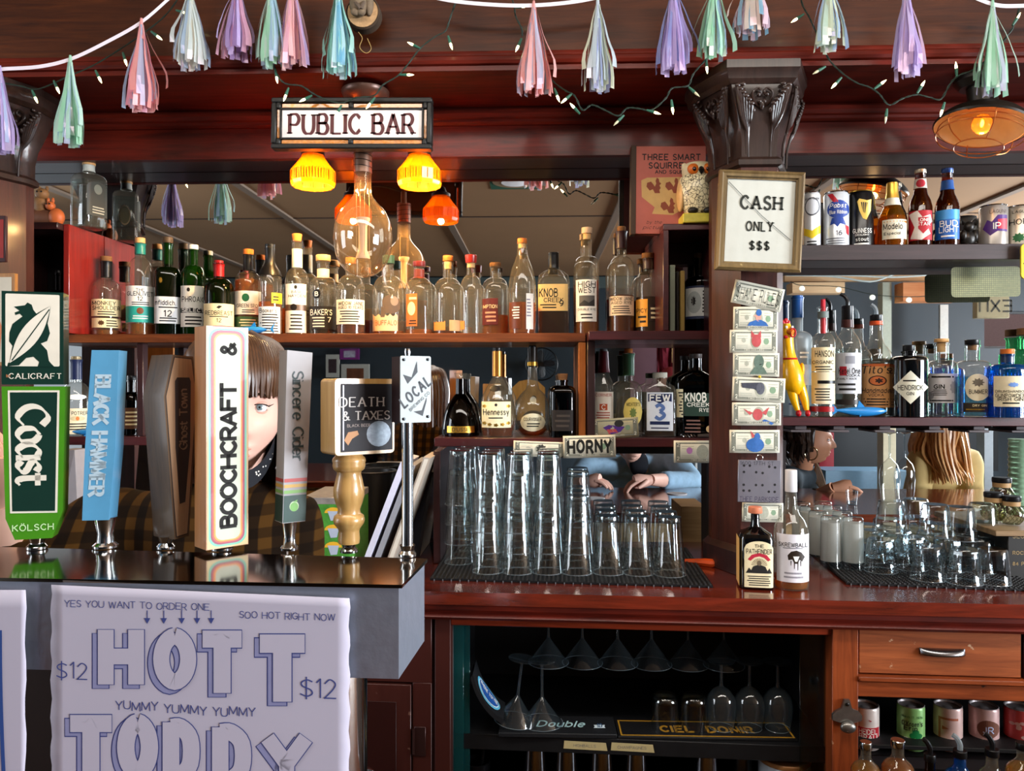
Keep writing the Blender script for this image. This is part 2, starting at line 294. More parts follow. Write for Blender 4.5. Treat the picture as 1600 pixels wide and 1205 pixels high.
def txt(s, h, wt=.9, con=0, serif=0, slant=0, gap=None, sx=1, pen=None, jit=0, al='c', vert=False):
    """flat lettering: list of (x, z) and faces; h cap height, wt stroke weight in 1/7 of h"""
    u = h/7; gap = (1.4+wt*.75 if gap is None else gap); V = []; Fc = []; x = 0
    def wd(dx, dy):
        l = math.hypot(dx, dy) or 1
        if pen is not None: return wt*(.28+.72*abs((dx*math.sin(pen)-dy*math.cos(pen))/l))
        return wt*(1-con*(1-abs(dy)/l))
    def quad(a, b, ext):
        dx, dy = b[0]-a[0], b[1]-a[1]; l = math.hypot(dx, dy)
        if l < 1e-6: return
        w_ = wd(dx, dy)/2; e = ext*w_; ux, uy = dx/l, dy/l
        n = len(V); m = max(1, math.ceil(abs(dx)/1.3)); A0 = (a[0]-ux*e, a[1]-uy*e); B0 = (b[0]+ux*e, b[1]+uy*e)
        for i in range(m+1):
            q_ = (A0[0]+(B0[0]-A0[0])*i/m, A0[1]+(B0[1]-A0[1])*i/m)
            for k in (1, -1): V.append((q_[0]-uy*w_*k, q_[1]+ux*w_*k))
        for i in range(m): Fc.append((n+2*i, n+2*i+1, n+2*i+3, n+2*i+2))
    for ch in s:
        if ch == ' ': x += (3.2+gap*.6); continue
        st, gw = glyph(ch); jy = random.uniform(-jit, jit)
        for pts, cur in st:
            q = [(p[0]*sx+x, p[1]+jy) for p in pts]
            if cur:
                n0 = len(V)
                for i, p in enumerate(q):
                    a = q[max(0, i-1)]; b = q[min(len(q)-1, i+1)]; dx, dy = b[0]-a[0], b[1]-a[1]; l = math.hypot(dx, dy) or 1
                    w_ = wd(dx, dy)/2; V.append((p[0]-dy/l*w_, p[1]+dx/l*w_)); V.append((p[0]+dy/l*w_, p[1]-dx/l*w_))
                for i in range(len(q)-1): Fc.append((n0+2*i, n0+2*i+1, n0+2*i+3, n0+2*i+2))
            else:
                for a, b in zip(q, q[1:]): quad(a, b, .6 if not serif else .1)
            if serif:
                for p, o_ in ((q[0], q[1]), (q[-1], q[-2])):
                    if min(abs(p[1]-jy), abs(p[1]-7-jy), abs(p[1]-4.8-jy)) < .05 and abs(o_[1]-p[1]) > .4*abs(o_[0]-p[0]):
                        sw = wt*.5+serif; n = len(V); th = wt*(1-con)*.5+.12; d = th if p[1]-jy < 1 else -th
                        V.extend([(p[0]-sw, p[1]), (p[0]+sw, p[1]), (p[0]+sw, p[1]+d), (p[0]-sw, p[1]+d)]); Fc.append((n, n+1, n+2, n+3))
        x += gw*sx+gap
    W = x-gap; off = {'c': -W/2, 'l': 0, 'r': -W}[al]
    V = [((a+off+slant*(b-3.5))*u, (b-3.5)*u) for a, b in V]
    if vert == 'up': V = [(-b, a) for a, b in V]
    elif vert == 'down': V = [(b, -a) for a, b in V]
    return V, Fc
def traps(pts, n=10):
    """cut a flat outline into upright strips so that it can be laid on a curved surface"""
    xs = [p[0] for p in pts]; lo, hi = min(xs), max(xs); gx = sorted(set([round(x, 5) for x in xs]+[round(lo+(hi-lo)*i/n, 5) for i in range(n+1)])); V = []; Fc = []
    for xa, xb in zip(gx, gx[1:]):
        if xb-xa < 1e-4: continue
        xm = (xa+xb)/2; es = []
        for (x0, y0), (x1, y1) in zip(pts, list(pts[1:])+[pts[0]]):
            if min(x0, x1) <= xm < max(x0, x1): f = lambda x: y0+(y1-y0)*(x-x0)/(x1-x0); es.append((f(xm), f(xa), f(xb)))
        es.sort()
        for e0, e1 in zip(es[::2], es[1::2]): k = len(V); V += [(xa, e0[1]), (xb, e0[2]), (xb, e1[2]), (xa, e1[1])]; Fc.append((k, k+1, k+2, k+3))
    return V, Fc
def put(name, V, Fc, surf, m, parent=None):
    mb = MB(); mb.add([surf(x, z) for x, z in V], Fc); me = bpy.data.meshes.new(name); me.from_pydata(mb.v, [], mb.f); me.materials.append(m)
    o = bpy.data.objects.new(name, me); COL.objects.link(o)
    if parent: o.parent = parent
    return o
# ================================================================== STRUCTURE
M_, SF, BY = 2.48, 2.32, 2.425                   # mirror plane, shelf fronts, bottle row
def RM(px, py, D):                               # a point seen in the mirror at optical depth D
    p = P(px, py, D); return Vector((p.x, 2*M_-D, p.z))
def struct(name, mb, m, sharp=38):
    o = obj(name, mb, m, sharp=sharp); o['kind'] = 'structure'; return o
W_RED = wood('#2a0a06', '#6a1a0c', .26, 'x', .5)
W_FASC = wood('#2a0a07', '#681c0e', .46, 'x', .08)
W_PANEL = wood('#200a04', '#4c230b', .45, 'x', .12)
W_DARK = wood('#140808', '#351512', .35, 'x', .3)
W_DARKZ = wood('#160a09', '#37181a', .4, 'z', .3)
W_CARVE = wood('#150b08', '#30201a', .42, 'z', .25, bump=.3)
W_SHELF = wood('#3a1a0c', '#7c4220', .5, 'x', .15, wear='#8a6040')
W_ORANGE = wood('#7a3f18', '#b56a30', .5, 'z', .1)
W_COUNTER = wood('#2a0d08', '#6c2414', .16, 'x', .7)
W_CAB = wood('#4a1c0e', '#9a4a24', .42, 'x', .2, wear='#2c120a')
W_CABZ = wood('#4a1c0e', '#9a4a24', .42, 'z', .2, wear='#b08060')
W_BROWN = mat('#3a1712', .45, var=.18, scale=12, bump=.1)
W_BLACK = mat('#0b0a0c', .55, var=.5, scale=18, bump=.3)
W_REDBOX = wood('#5a0f0c', '#8c2018', .35, 'z', .4)
W_PLUM = wood('#2a0c10', '#4c1a1c', .35, 'x', .35)
# room shell ---------------------------------------------------------------
CEIL = ZC+1.38
struct('floor', MB().box(-5, 9, -5.2, 7.1, -.05, 0, 0), wood('#2a1c14', '#4a3424', .5, 'y', .1))
struct('ceiling', MB().box(-5, 9, -5.2, 7.1, CEIL, CEIL+.06, 0), mat('#a88460', .8, var=.06, scale=3))
def X0(px, Y): return P(px, 600, Y).x
xo1, xo2, xo3 = X0(689, 2.48), X0(1108, 2.48), X0(1228, 2.48); zo1, zo2, zk_ = ZC-.175, ZC-.135, ZC-.50
def pierced(y0, y1, z0, z1, xa, xb):
    return MB().box(xa, xo1, y0, y1, z0, z1, 0).box(xo1, xo2, y0, y1, zo1, z1, 0).box(xo2, xo3, y0, y1, z0, z1, 0).box(xo3, xb, y0, y1, zo2, z1, 0)
struct('wall_bar', pierced(2.52, 2.60, zk_-.03, CEIL, -5, 9).box(-5, 9, 2.52, 2.60, 0, zk_-.03, 0), mat('#2a1a16', .7))
struct('wall_far', MB().box(-5, 9, 7.0, 7.1, 0, CEIL, 0), mat('#39454e', .6, var=.15, scale=2))
struct('wall_back', MB().box(-5, 4.4, -4.9, -4.76, 0, CEIL, 0), mat('#2e3a42', .6, var=.15, scale=2))
struct('wall_back_right', MB().box(4.4, 5.5, -4.9, -4.76, 0, CEIL, 0).box(5.5, 9, -4.9, -4.76, 0, ZC+.46, 0).box(5.5, 9, -4.9, -4.76, ZC+.92, CEIL, 0), mat('#2e3a42', .6, var=.15, scale=2))
for i, X in enumerate((-3.4, -2.05, -.75, .62, 1.95, 3.35)):
    struct('trim_%d' % (i+1), MB().box(X-.03, X+.03, -4.76, 2.0, CEIL-.018, CEIL-.0005), mat('#8e7c6c', .7))
struct('trim_7', MB().box(-5, 9, -1.33, -1.31, CEIL-.006, CEIL-.0005, 0), mat('#5e4e44', .8))
struct('trim_8', MB().box(-5, 1.2, -4.76, -4.70, CEIL-.16, CEIL-.02), mat('#4c5a5a', .6))
struct('window_1', MB().box(5.5, 9, -4.88, -4.84, ZC+.46, ZC+.49).box(5.5, 9, -4.88, -4.84, ZC+.89, ZC+.92).box(5.5, 5.54, -4.88, -4.84, ZC+.49, ZC+.89).box(6.9, 6.94, -4.88, -4.84, ZC+.49, ZC+.89), mat('#20262a', .5))
# mirror -------------------------------------------------------------------
m = bpy.data.materials.new('silvered_mirror'); nt, N, L = nodes(m); b = N['Principled BSDF']
b.inputs['Base Color'].default_value = (.80, .80, .79, 1); b.inputs['Metallic'].default_value = 1; b.inputs['Roughness'].default_value = .012
tc = N.new('ShaderNodeTexCoord'); nz = N.new('ShaderNodeTexNoise'); nz.inputs['Scale'].default_value = 9; nz.inputs['Detail'].default_value = 8
L.new(tc.outputs['Object'], nz.inputs[0]); rp = N.new('ShaderNodeMapRange'); rp.inputs[1].default_value = .55; rp.inputs[2].default_value = .8; rp.inputs[3].default_value = .01; rp.inputs[4].default_value = .05
L.new(nz.outputs['Fac'], rp.inputs[0]); L.new(rp.outputs[0], b.inputs['Roughness'])
t = thing('wall_mirror', 'long old mirror behind the bottle shelves, cut away above the worktop at centre and right', 'mirror', (0, M_, ZC))
for nm, a in (('mirror_panel', (-2.2, xo1, zk_+.001, ZC+.696)), ('mirror_panel', (xo1, X0(1190, 2.48), zo1, ZC+.696)), ('mirror_panel', (X0(1190, 2.48), 2.4, zo2, ZC+.696))):
    obj(nm, MB().box(a[0], a[1], 0, .03, a[2]-ZC, a[3]-ZC, 0), m, t)
obj('pier_panel', MB().box(xo2, xo3, .0, .039, zk_-ZC+.001, -.175, 0).box(xo2, X0(1190, 2.48), -.002, .0, zk_-ZC+.001, -.176, 0), mat('#1c1010', .5), t)
# canopy -------------------------------------------------------------------
XL, XR = -2.2, 2.4
def z_(l): return [(y, ZC+z) for y, z in l]
t = thing('bar_canopy', 'carved mahogany canopy running along the top of the back bar', 'canopy', (0, 2.3, ZC+.7)); T0 = t.location.copy()
def cn(name, prof, m):
    mb = MB().loft(z_(prof), XL, XR).mv(-T0.x, -T0.y, -T0.z); return obj(name, mb, m, t, sharp=30)
cn('upper_panel', [(2.10, .90), (2.10, 1.37), (2.14, 1.37), (2.14, .90)], W_PANEL)
arc = [(2.098, .905), (2.078, .904), (2.074, .895), (2.074, .889), (2.066, .888), (2.060, .882), (2.058, .872), (2.062, .864), (2.070, .861), (2.070, .853), (2.062, .852), (2.062, .845), (2.10, .845)]
cn('cornice_molding', arc, W_FASC)
cn('soffit', [(2.10, .846), (2.34, .838), (2.34, .86), (2.10, .868)], W_FASC)
cn('bead_molding', [(2.336, .838), (2.316, .836), (2.306, .828), (2.304, .816), (2.310, .806), (2.318, .802), (2.318, .794), (2.326, .788), (2.336, .787)], W_FASC)
cn('fascia', [(2.335, .80), (2.335, .696), (2.36, .696), (2.36, .80)], W_FASC)
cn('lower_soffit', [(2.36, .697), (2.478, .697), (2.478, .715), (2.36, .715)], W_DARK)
# columns ------------------------------------------------------------------
def ring(hw, hb, yf, ch, yb):                    # half-octagon plan: front half width, back half width
    return [(-hw, yf), (hw, yf), (hb, yf+ch), (hb, yb), (-hb, yb), (-hb, yf+ch)]
def plan_loft(mb, rows):                         # rows (hw, hb, yf, ch, yb, z)
    vs = []; 
    for r in rows: vs += [(x, y, r[5]) for x, y in ring(*r[:5])]
    n = 6; fs = []
    for k in range(len(rows)-1):
        for i in range(n): fs.append((k*n+i, k*n+(i+1) % n, (k+1)*n+(i+1) % n, (k+1)*n+i))
    fs += [tuple(reversed(range(n))), tuple(range((len(rows)-1)*n, len(rows)*n))]
    mb.add(vs, fs); return mb
def column(Xc, label):
    t = thing('column', label, 'column', (Xc, 2.05, ZC-.50))
    zz = lambda d: d+.5
    obj('shaft', plan_loft(MB(), [(.047, .098, 0, .115, .15, .0012), (.047, .098, 0, .115, .15, zz(.585))]), wood('#200f0c', '#48221a', .5, 'z', .06), t, sharp=20)
    obj('base_block', plan_loft(MB(), [(.056, .112, -.012, .127, .165, .001), (.056, .112, -.012, .127, .165, .06), (.048, .1, -.001, .117, .152, .075)]), W_DARKZ, t, sharp=20)
    c = MB(); plan_loft(c, [(.049, .10, -.002, .117, .152, zz(.575)), (.056, .108, -.010, .125, .158, zz(.58)), (.056, .108, -.01, .125, .158, zz(.593)), (.048, .10, -.002, .117, .152, zz(.602))])
    plan_loft(c, [(.046, .10, -.001, .117, .152, zz(.60)), (.046, .10, -.002, .118, .153, zz(.64)), (.050, .104, -.008, .12, .16, zz(.68)), (.062, .118, -.018, .125, .17, zz(.72)), (.076, .135, -.024, .13, .18, zz(.77)), (.078, .14, -.024, .13, .18, zz(.79))])
    plan_loft(c, [(.08, .142, -.026, .13, .18, zz(.785)), (.088, .15, -.034, .135, .19, zz(.797)), (.09, .152, -.036, .136, .19, zz(.812)), (.094, .158, -.042, .138, .195, zz(.822)), (.094, .158, -.042, .138, .195, zz(.843))])
    cap = obj('capital', c, W_CARVE, t, sharp=25)
    # carved scrollwork on the three visible faces
    def carve(face):
        k = MB()
        for s in (-1, 1):
            k.tube(spl([(s*.002, 0, .724), (s*.020, -.006, .738), (s*.026, -.009, .758), (s*.012, -.010, .770), (s*.004, -.010, .760), (s*.010, -.010, .752)], 5), [.0034]*25+[.004], 6)
            for j in range(6):                   # fanned acanthus ridges ending in curled lobes
                f = j/5; ex, ez = .066-.038*f, .776-.046*f; bx_, bz = .031-.003*f, .640+.012*f
                k.tube(spl([(s*ex, -.013, ez), (s*(ex*.97), -.012, ez-.016), (s*((ex+bx_)/2+.004*(1-f)), -.009, (ez+bz)/2), (s*(bx_+.002), -.003, bz+.025), (s*bx_, 0, bz-.012*j)], 5), [.0052]*6+[.0042]*8+[.003]*7, 6)
                k.ell((s*ex, -.015, ez+.001), .0075, .005, .0060, 8, 6); k.ell((s*(ex-.006), -.012, ez-.014), .0052, .004, .0078, 8, 6)
            k.tube(spl([(s*.046, -.006, .77), (s*.06, -.013, .75), (s*.044, -.009, .715), (s*.034, -.003, .672), (s*.033, .001, .61)], 6), .0036, 6)
            k.ell((s*.052, -.012, .781), .008, .005, .006, 8, 6); k.ell((s*.011, -.011, .754), .005, .004, .005, 8, 6)
        k.ell((0, -.008, .728), .006, .005, .012, 8, 6); k.ell((-.006, -.008, .738), .005, .004, .006, 8, 6); k.ell((.006, -.008, .738), .005, .004, .006, 8, 6)
        k.v = [(x*(1), y-.006-.024*max(0, min(1, (z-.64)/.12))+.006, z+.5) for x, y, z in k.v]
        return k
    obj('scrollwork', carve(0), W_CARVE, cap)
    for s in (-1, 1):
        an = math.atan2(.115, .055)
        k = carve(1).xf(Matrix.Translation((s*.085, .058, 0)) @ Matrix.Rotation(s*an, 4, 'Z'))
        obj('scrollwork', k, W_CARVE, cap)
    return t
column(P(1186, 300, 2.05).x, 'dark carved column with scrolled capital holding the cash sign and bills')
column(P(-58, 300, 2.05).x, 'dark carved column with scrolled capital at the far left edge')
# shelves ------------------------------------------------------------------
ZU, ZM, ZRT, ZRM = ZC+.158, ZC-.157, ZC+.418, ZC-.094
def X_(px, Y): return P(px, 600, Y).x
tag(obj('shelf', MB().box(X_(60, SF), X_(915, SF), SF, M_, ZU-.027, ZU), W_SHELF), 'long worn brown shelf under the whiskey row, left of centre', 'shelf')
t = thing('shelf_unit', 'plum stained box shelf right of centre, two tiers left of the column', 'shelf', (X_(1030, SF), SF, ZM-.026)); o_ = t.location
def bx(x0, x1, y0, y1, z0, z1): return MB().box(x0-o_.x, x1-o_.x, y0-o_.y, y1-o_.y, z0-o_.z, z1-o_.z)
xa, xb = X_(917, SF), X_(1142, SF)
obj('upper_board', bx(xa, xb, 2.235, M_-.001, ZU-.026, ZU), W_PLUM, t)
obj('lower_board', bx(X_(680, SF), xb, SF-.02, M_-.001, ZM-.026, ZM), W_PLUM, t)
obj('upright', bx(xa, X_(929, SF), 2.30, M_-.001, ZM, ZU-.026), W_DARKZ, t)
obj('upright', bx(X_(904, SF), X_(915.5, SF), SF+.002, M_-.001, ZM, ZU-.028), W_ORANGE, t)
obj('upright', bx(X_(677, 2.15), X_(688, 2.15), 2.15, M_-.001, ZC-.499, ZM-.026), W_DARKZ, t)
obj('glass_rack_rail', bx(X_(930, SF), X_(1140, SF), SF+.03, SF+.10, ZM-.05, ZM-.027), W_BLACK, t)
t = thing('cubby_box', 'dark red open cubby box on the shelf beside the column, owl on top', 'shelf box', (X_(1080, 2.24), 2.24, ZU)); o_ = t.location
CF_, ZCB = 2.238, ZU+.309; zt = ZCB
obj('side_board', bx(X_(1036, CF_), X_(1045, CF_), CF_, M_-.001, ZU+.001, zt-.018), W_PLUM, t)
obj('top_board', bx(X_(1036, CF_), X_(1122, CF_), CF_, M_-.001, zt-.018, zt), W_PLUM, t)
obj('back_rail', bx(X_(1046, CF_), X_(1122, CF_), M_-.03, M_-.002, zt-.085, zt-.018), W_DARK, t)
obj('side_board', bx(X_(1116, CF_), X_(1122, CF_), CF_, M_-.001, ZU+.001, zt-.018), W_PLUM, t)
t = thing('cubby_box', 'red painted cubby box at the far left, square bottle on top', 'shelf box', (X_(60, SF), SF, ZU)); o_ = t.location
zt = ZU+.332
obj('side_panel', bx(X_(108, 2.29)-.018, X_(108, 2.29), 2.29, M_-.001, ZU+.001, zt), W_REDBOX, t)
obj('top_board', bx(X_(-30, SF), X_(108, 2.29)-.018, 2.26, M_-.001, zt-.02, zt), W_DARK, t)
obj('side_panel', bx(X_(55, 2.4)-.02, X_(55, 2.4), 2.30, M_-.001, ZU+.001, zt-.02), W_DARKZ, t)
obj('back_panel', bx(X_(55, 2.4), X_(108, 2.29)-.018, M_-.02, M_-.002, ZU+.001, zt-.02), W_BLACK, t)
tag(obj('shelf', MB().box(X_(-60, SF), X_(292, SF), SF, M_-.001, ZM-.026, ZM), W_PLUM), 'lower plum shelf at far left, behind the tap handles', 'shelf')
tag(obj('shelf_post', MB().box(X_(211, SF), X_(221, SF), SF+.01, SF+.04, ZM+.001, ZU-.028), W_DARKZ), 'short dark upright between the two far left shelves', 'post')
tag(obj('shelf', MB().box(X_(1232, SF), 2.25, SF, M_-.001, ZRT-.046, ZRT), wood('#1c1416', '#3a2a2c', .4, 'x', .2, wear='#5a4a44')), 'thick dark shelf under the beer cans at upper right', 'shelf')
t = thing('shelf', 'plum shelf under the vodka and gin bottles, right of the column', 'shelf', (X_(1400, SF), SF, ZRM-.026)); o_ = t.location
obj('board', bx(X_(1222, SF), 2.25, SF, M_-.001, ZRM-.026, ZRM), W_PLUM, t)
for px in (1253, 1313, 1385, 1463, 1533, 1600):
    obj('rack_rail', bx(X_(px-9, SF), X_(px+9, SF), SF+.01, M_-.03, ZRM-.038, ZRM-.0265), mat('#3c3436', .5), t)
    obj('rack_rail', bx(X_(px-16, SF), X_(px+16, SF), SF+.01, M_-.03, ZRM-.046, ZRM-.0385), mat('#4a4244', .5), t)
# counter ------------------------------------------------------------------
ZK = ZC-.50
t = thing('worktop', 'glossy red mahogany back bar worktop running the full width', 'counter', (.2, 2.1, ZK-.06)); o_ = t.location
def cf(x): return 1.855-.048*(x+.2)               # front edge line of the counter
def ck(prof, m, name):
    mb = MB().loft([(y, z) for y, z in prof], XL-o_.x, 2.3-o_.x, (cf(XL)-o_.y, ZK-o_.z), (cf(2.3)-o_.y, ZK-o_.z)); return obj(name, mb, m, t, sharp=30)
mb = MB(); xs = (XL, 2.3)
mb.hexa([(XL, cf(XL), ZK-.03), (2.3, cf(2.3), ZK-.03), (2.3, M_-.001, ZK-.03), (XL, M_-.001, ZK-.03), (XL, cf(XL)+.004, ZK), (2.3, cf(2.3)+.004, ZK), (2.3, M_-.001, ZK), (XL, M_-.001, ZK)])
obj('top', mb.mv(-o_.x, -o_.y, -o_.z), W_COUNTER, t, sharp=20)
ck([(.016, -.03), (.012, -.036), (.012, -.046), (.028, -.05), (.03, -.056), (.022, -.06), (.018, -.066), (.026, -.074), (.06, -.075), (.06, -.03)], W_FASC, 'edge_molding')
# cabinets below -----------------------------------------------------------
ZB = ZC-1.45
def cab(name, label, xm): 
    t = thing(name, label, 'cabinet', (xm, cf(xm)+.05, ZB)); t.rotation_euler = (0, 0, math.atan(-.048)); return t
def lx(px, t): return X_(px, t.location.y)-t.location.x
zr = lambda y, Y: P(900, y, Y).z-ZB
# left: painted door cabinet
t = cab('cabinet', 'chipped brown painted cupboard below the counter beside the draft tower', X_(600, 1.92))
top = ZK-.0755-ZB
obj('frame', MB().box(lx(300, t), lx(675, t), .0, .02, zr(1068, 1.92), top).box(lx(645, t), lx(675, t), .0, .02, 0, zr(1068, 1.92)).box(lx(300, t), lx(675, t), .45, .47, 0, top), W_BROWN, t)
d = obj('door', MB().box(lx(400, t), lx(643, t), -.004, .016, 0.02, zr(1071, 1.92)), wood('#341410', '#44201a', .45, 'z', .2, wear='#6a4a40', grain=14), t)
obj('recessed_panel', MB().box(lx(430, t), lx(620, t), -.0055, -.004, .05, zr(1098, 1.92), .001), mat('#2c110e', .4), d)
hg = obj('hinge', MB().box(lx(648, t), lx(666, t), -.004, -.0002, zr(1182, 1.92), zr(1136, 1.92), .001).tube([(lx(647, t), -.006, zr(1179, 1.92)), (lx(647, t), -.006, zr(1139, 1.92))], .003, 8), mat('#3a2220', .35, .5), t)
# centre: glass fronted cabinet
t = cab('cabinet', 'open glass fronted cabinet with black inside, stemware hanging from its top', X_(990, 1.87)); YC = t.location.y
fr = MB().box(lx(677, t), lx(702, t), 0, .035, 0, top)
obj('stile', fr, W_BROWN, t)
obj('rail', MB().box(lx(702, t), lx(1300, t), .002, .03, zr(984, YC), top), wood('#4a140c', '#8a3018', .3, 'x', .3), t)
ib = MB().box(lx(690, t), lx(1300, t), .46, .48, 0, top).box(lx(690, t), lx(703, t), .036, .46, 0, top).box(lx(1298, t), lx(1300.5, t), .04, .46, 0, top).box(lx(703, t), lx(1298, t), .04, .46, 0, .02)
obj('inner_box', ib, W_BLACK, t)
zsh = ZC-.885-ZB
obj('inner_shelf', MB().box(lx(703, t), lx(1298, t), .05, .459, zsh-.04, zsh), mat('#121214', .5, var=.6, scale=30, bump=.3), t)
GT = glass('#b8dcd8', '#1e6c70', .02, dens=.3, body='#2c7c80', name='greenish_glass')
obj('sliding_pane', MB().box(lx(703, t), lx(719, t), .038, .043, .02, top-.02, .0005), GT, t)
obj('sliding_pane', MB().box(lx(703, t), lx(728, t), .051, .056, .02, top-.02, .0005), GT, t)
obj('sliding_pane', MB().box(lx(1254, t), lx(1297, t), .044, .049, .02, top-.02, .0005), glass('#e8f2f2', '#7a9a9a', .02), t)
obj('glass_rack', MB().box(lx(800, t), lx(1200, t), .06, .40, top-.012, top-.002), W_BLACK, t)
for a, b_, s in ((880, 948, 'HIGHBALLS'), (956, 1023, 'CHAMPAGNES')):
    tp = obj('label_tape', MB().sheet([[(lx(a, t), .0485, zsh-.028), (lx(a, t)+.002, .0485, zsh-.008)], [(lx(b_, t)+.004, .0485, zsh-.03), (lx(b_, t), .0485, zsh-.01)]]), mat('#b5a578', .6), t)
    V, Fc = txt(s, .007, .5, jit=.3); put('lettering', V, Fc, lambda x, z, a=a, b_=b_: (lx((a+b_)/2, t)+x, .048, zsh-.019+z), mat('#3a4a66', .6), tp)
CABC = t
# right: drawer cabinet
t = cab('cabinet', 'worn mahogany drawer cabinet below the counter, bottle opener on its post', X_(1450, 1.84)); YR = t.location.y
def zq(y): return P(1450, y, YR).z-ZB
obj('post', MB().box(lx(1302, t), lx(1342, t), -.004, .06, 0, top), W_CABZ, t)
obj('rail', MB().box(lx(1342, t), 1.0, .0, .03, zq(1092), zq(1067)), W_CAB, t)
obj('ledge', MB().box(lx(1342, t), 1.0, -.010, .02, zq(1067), zq(1058), .003), W_CAB, t)
d = obj('drawer', MB().box(lx(1345, t), lx(1593, t), .004, .024, zq(1056), zq(979)), wood('#5a2410', '#a85a30', .4, 'x', .25, wear='#c09878'), t)
hz = zq(1022)
hp = MB(); xm = lx(1472, t)
hp.sheet([[(xm+.052*math.sin(a), .002-(.020*math.cos(a))*math.sin(g), hz+.014*math.cos(g)-.006*(1-math.cos(a))*0) for g in [PI*.02+PI*.5*j/6 for j in range(7)]] for a in [-PI/2+PI*i/12 for i in range(13)]])
h_ = obj('handle', hp, mat('#8c8c90', .25, 1), d)
sm = h_.modifiers.new('thickness', 'SOLIDIFY'); sm.thickness = .003
obj('inner_box', MB().box(lx(1342, t), 1.0, .40, .42, 0, top).box(lx(1342, t), 1.0, .03, .40, top-.3, top-.29), W_BLACK, t)
obj('post', MB().box(lx(1597, t), 1.0, .002, .06, zq(1058), top), W_DARKZ, t)
ZCS = P(1450, 1177, YR+.07).z-ZB
obj('inner_shelf', MB().box(lx(1342, t), 1.0, .05, .40, ZCS-.03, ZCS), mat('#1a1416', .5), t)
CABR = t
# ================================================================== BOTTLES AND CANS
GL = glass('#fbfcfb', '#b4beb6', .03, dens=.065, body='#dccdb0', name='clear_glass')  # pale haze mixed into the glass, standing for light refracted in it
GG = glass('#4c9434', '#16400e', .03, dens=.15, body='#2c7a1c', name='green_glass')
GDG = glass('#3c5a20', '#0e1a08', .03, dens=.12, body='#20380e', name='dark_green_glass')
GK = mat('#050506', .06, coat=.5, name='black_glass')
GDK = glass('#3a2c22', '#0a0705', .03, name='smoky_glass')
GBR = glass('#b86020', '#4a1a04', .03, dens=.15, body='#8a3c0c', name='brown_glass')
GAM = glass('#f0b850', '#9a5410', .03, dens=.15, body='#d08a20', name='amber_glass')
GBL = glass('#3aa4ea', '#0a4490', .04, dens=.2, body='#1c78c8', name='blue_glass')
GFR = glass('#c8d2d8', '#8a969e', .35, dens=.62, body='#b9c3c8', name='frosted_glass')
GPG = glass('#80d0a0', '#2c7a50', .03, dens=.1, body='#4cb080', name='pale_green_glass')
def liq(c, c2, name='spirit', dens=.34, body=None): return glass(c, c2, .05, name=name, refl=.35, dens=dens, body=body or c2)
L_AMB = liq('#f0a848', '#b05c12', body='#cc7a1c'); L_DRK = liq('#b0581e', '#6a240a', body='#96400e'); L_GLD = liq('#f4cc60', '#c88a18'); L_BLK = liq('#6a2a12', '#2c0c04', body='#501a08'); L_CLR = liq('#f0f6f6', '#b8c8c8', dens=.03); L_BLU = liq('#a0e0ee', '#3898c0', dens=.15)
CORK = wood('#b8884c', '#dcb884', .7, 'x', 0); CORKD = wood('#5a3a22', '#8a6038', .7, 'x', 0); WOODC = wood('#c08a50', '#e0b478', .5, 'x', .1); ORCORK = wood('#b85a20', '#d88038', .55, 'x', .1)
BLK = mat('#0c0c0e', .35); INK = mat('#1c1a18', .7); WHT = mat('#e8e6de', .5); CREAM = mat('#e2cf9f', .6); PAPER = mat('#dcd6c6', .65); GOLD = mat('#c89a3c', .3, .9); REDW = mat('#8c1418', .35); CHROME = mat('#c8ccd0', .12, 1, var=.03)
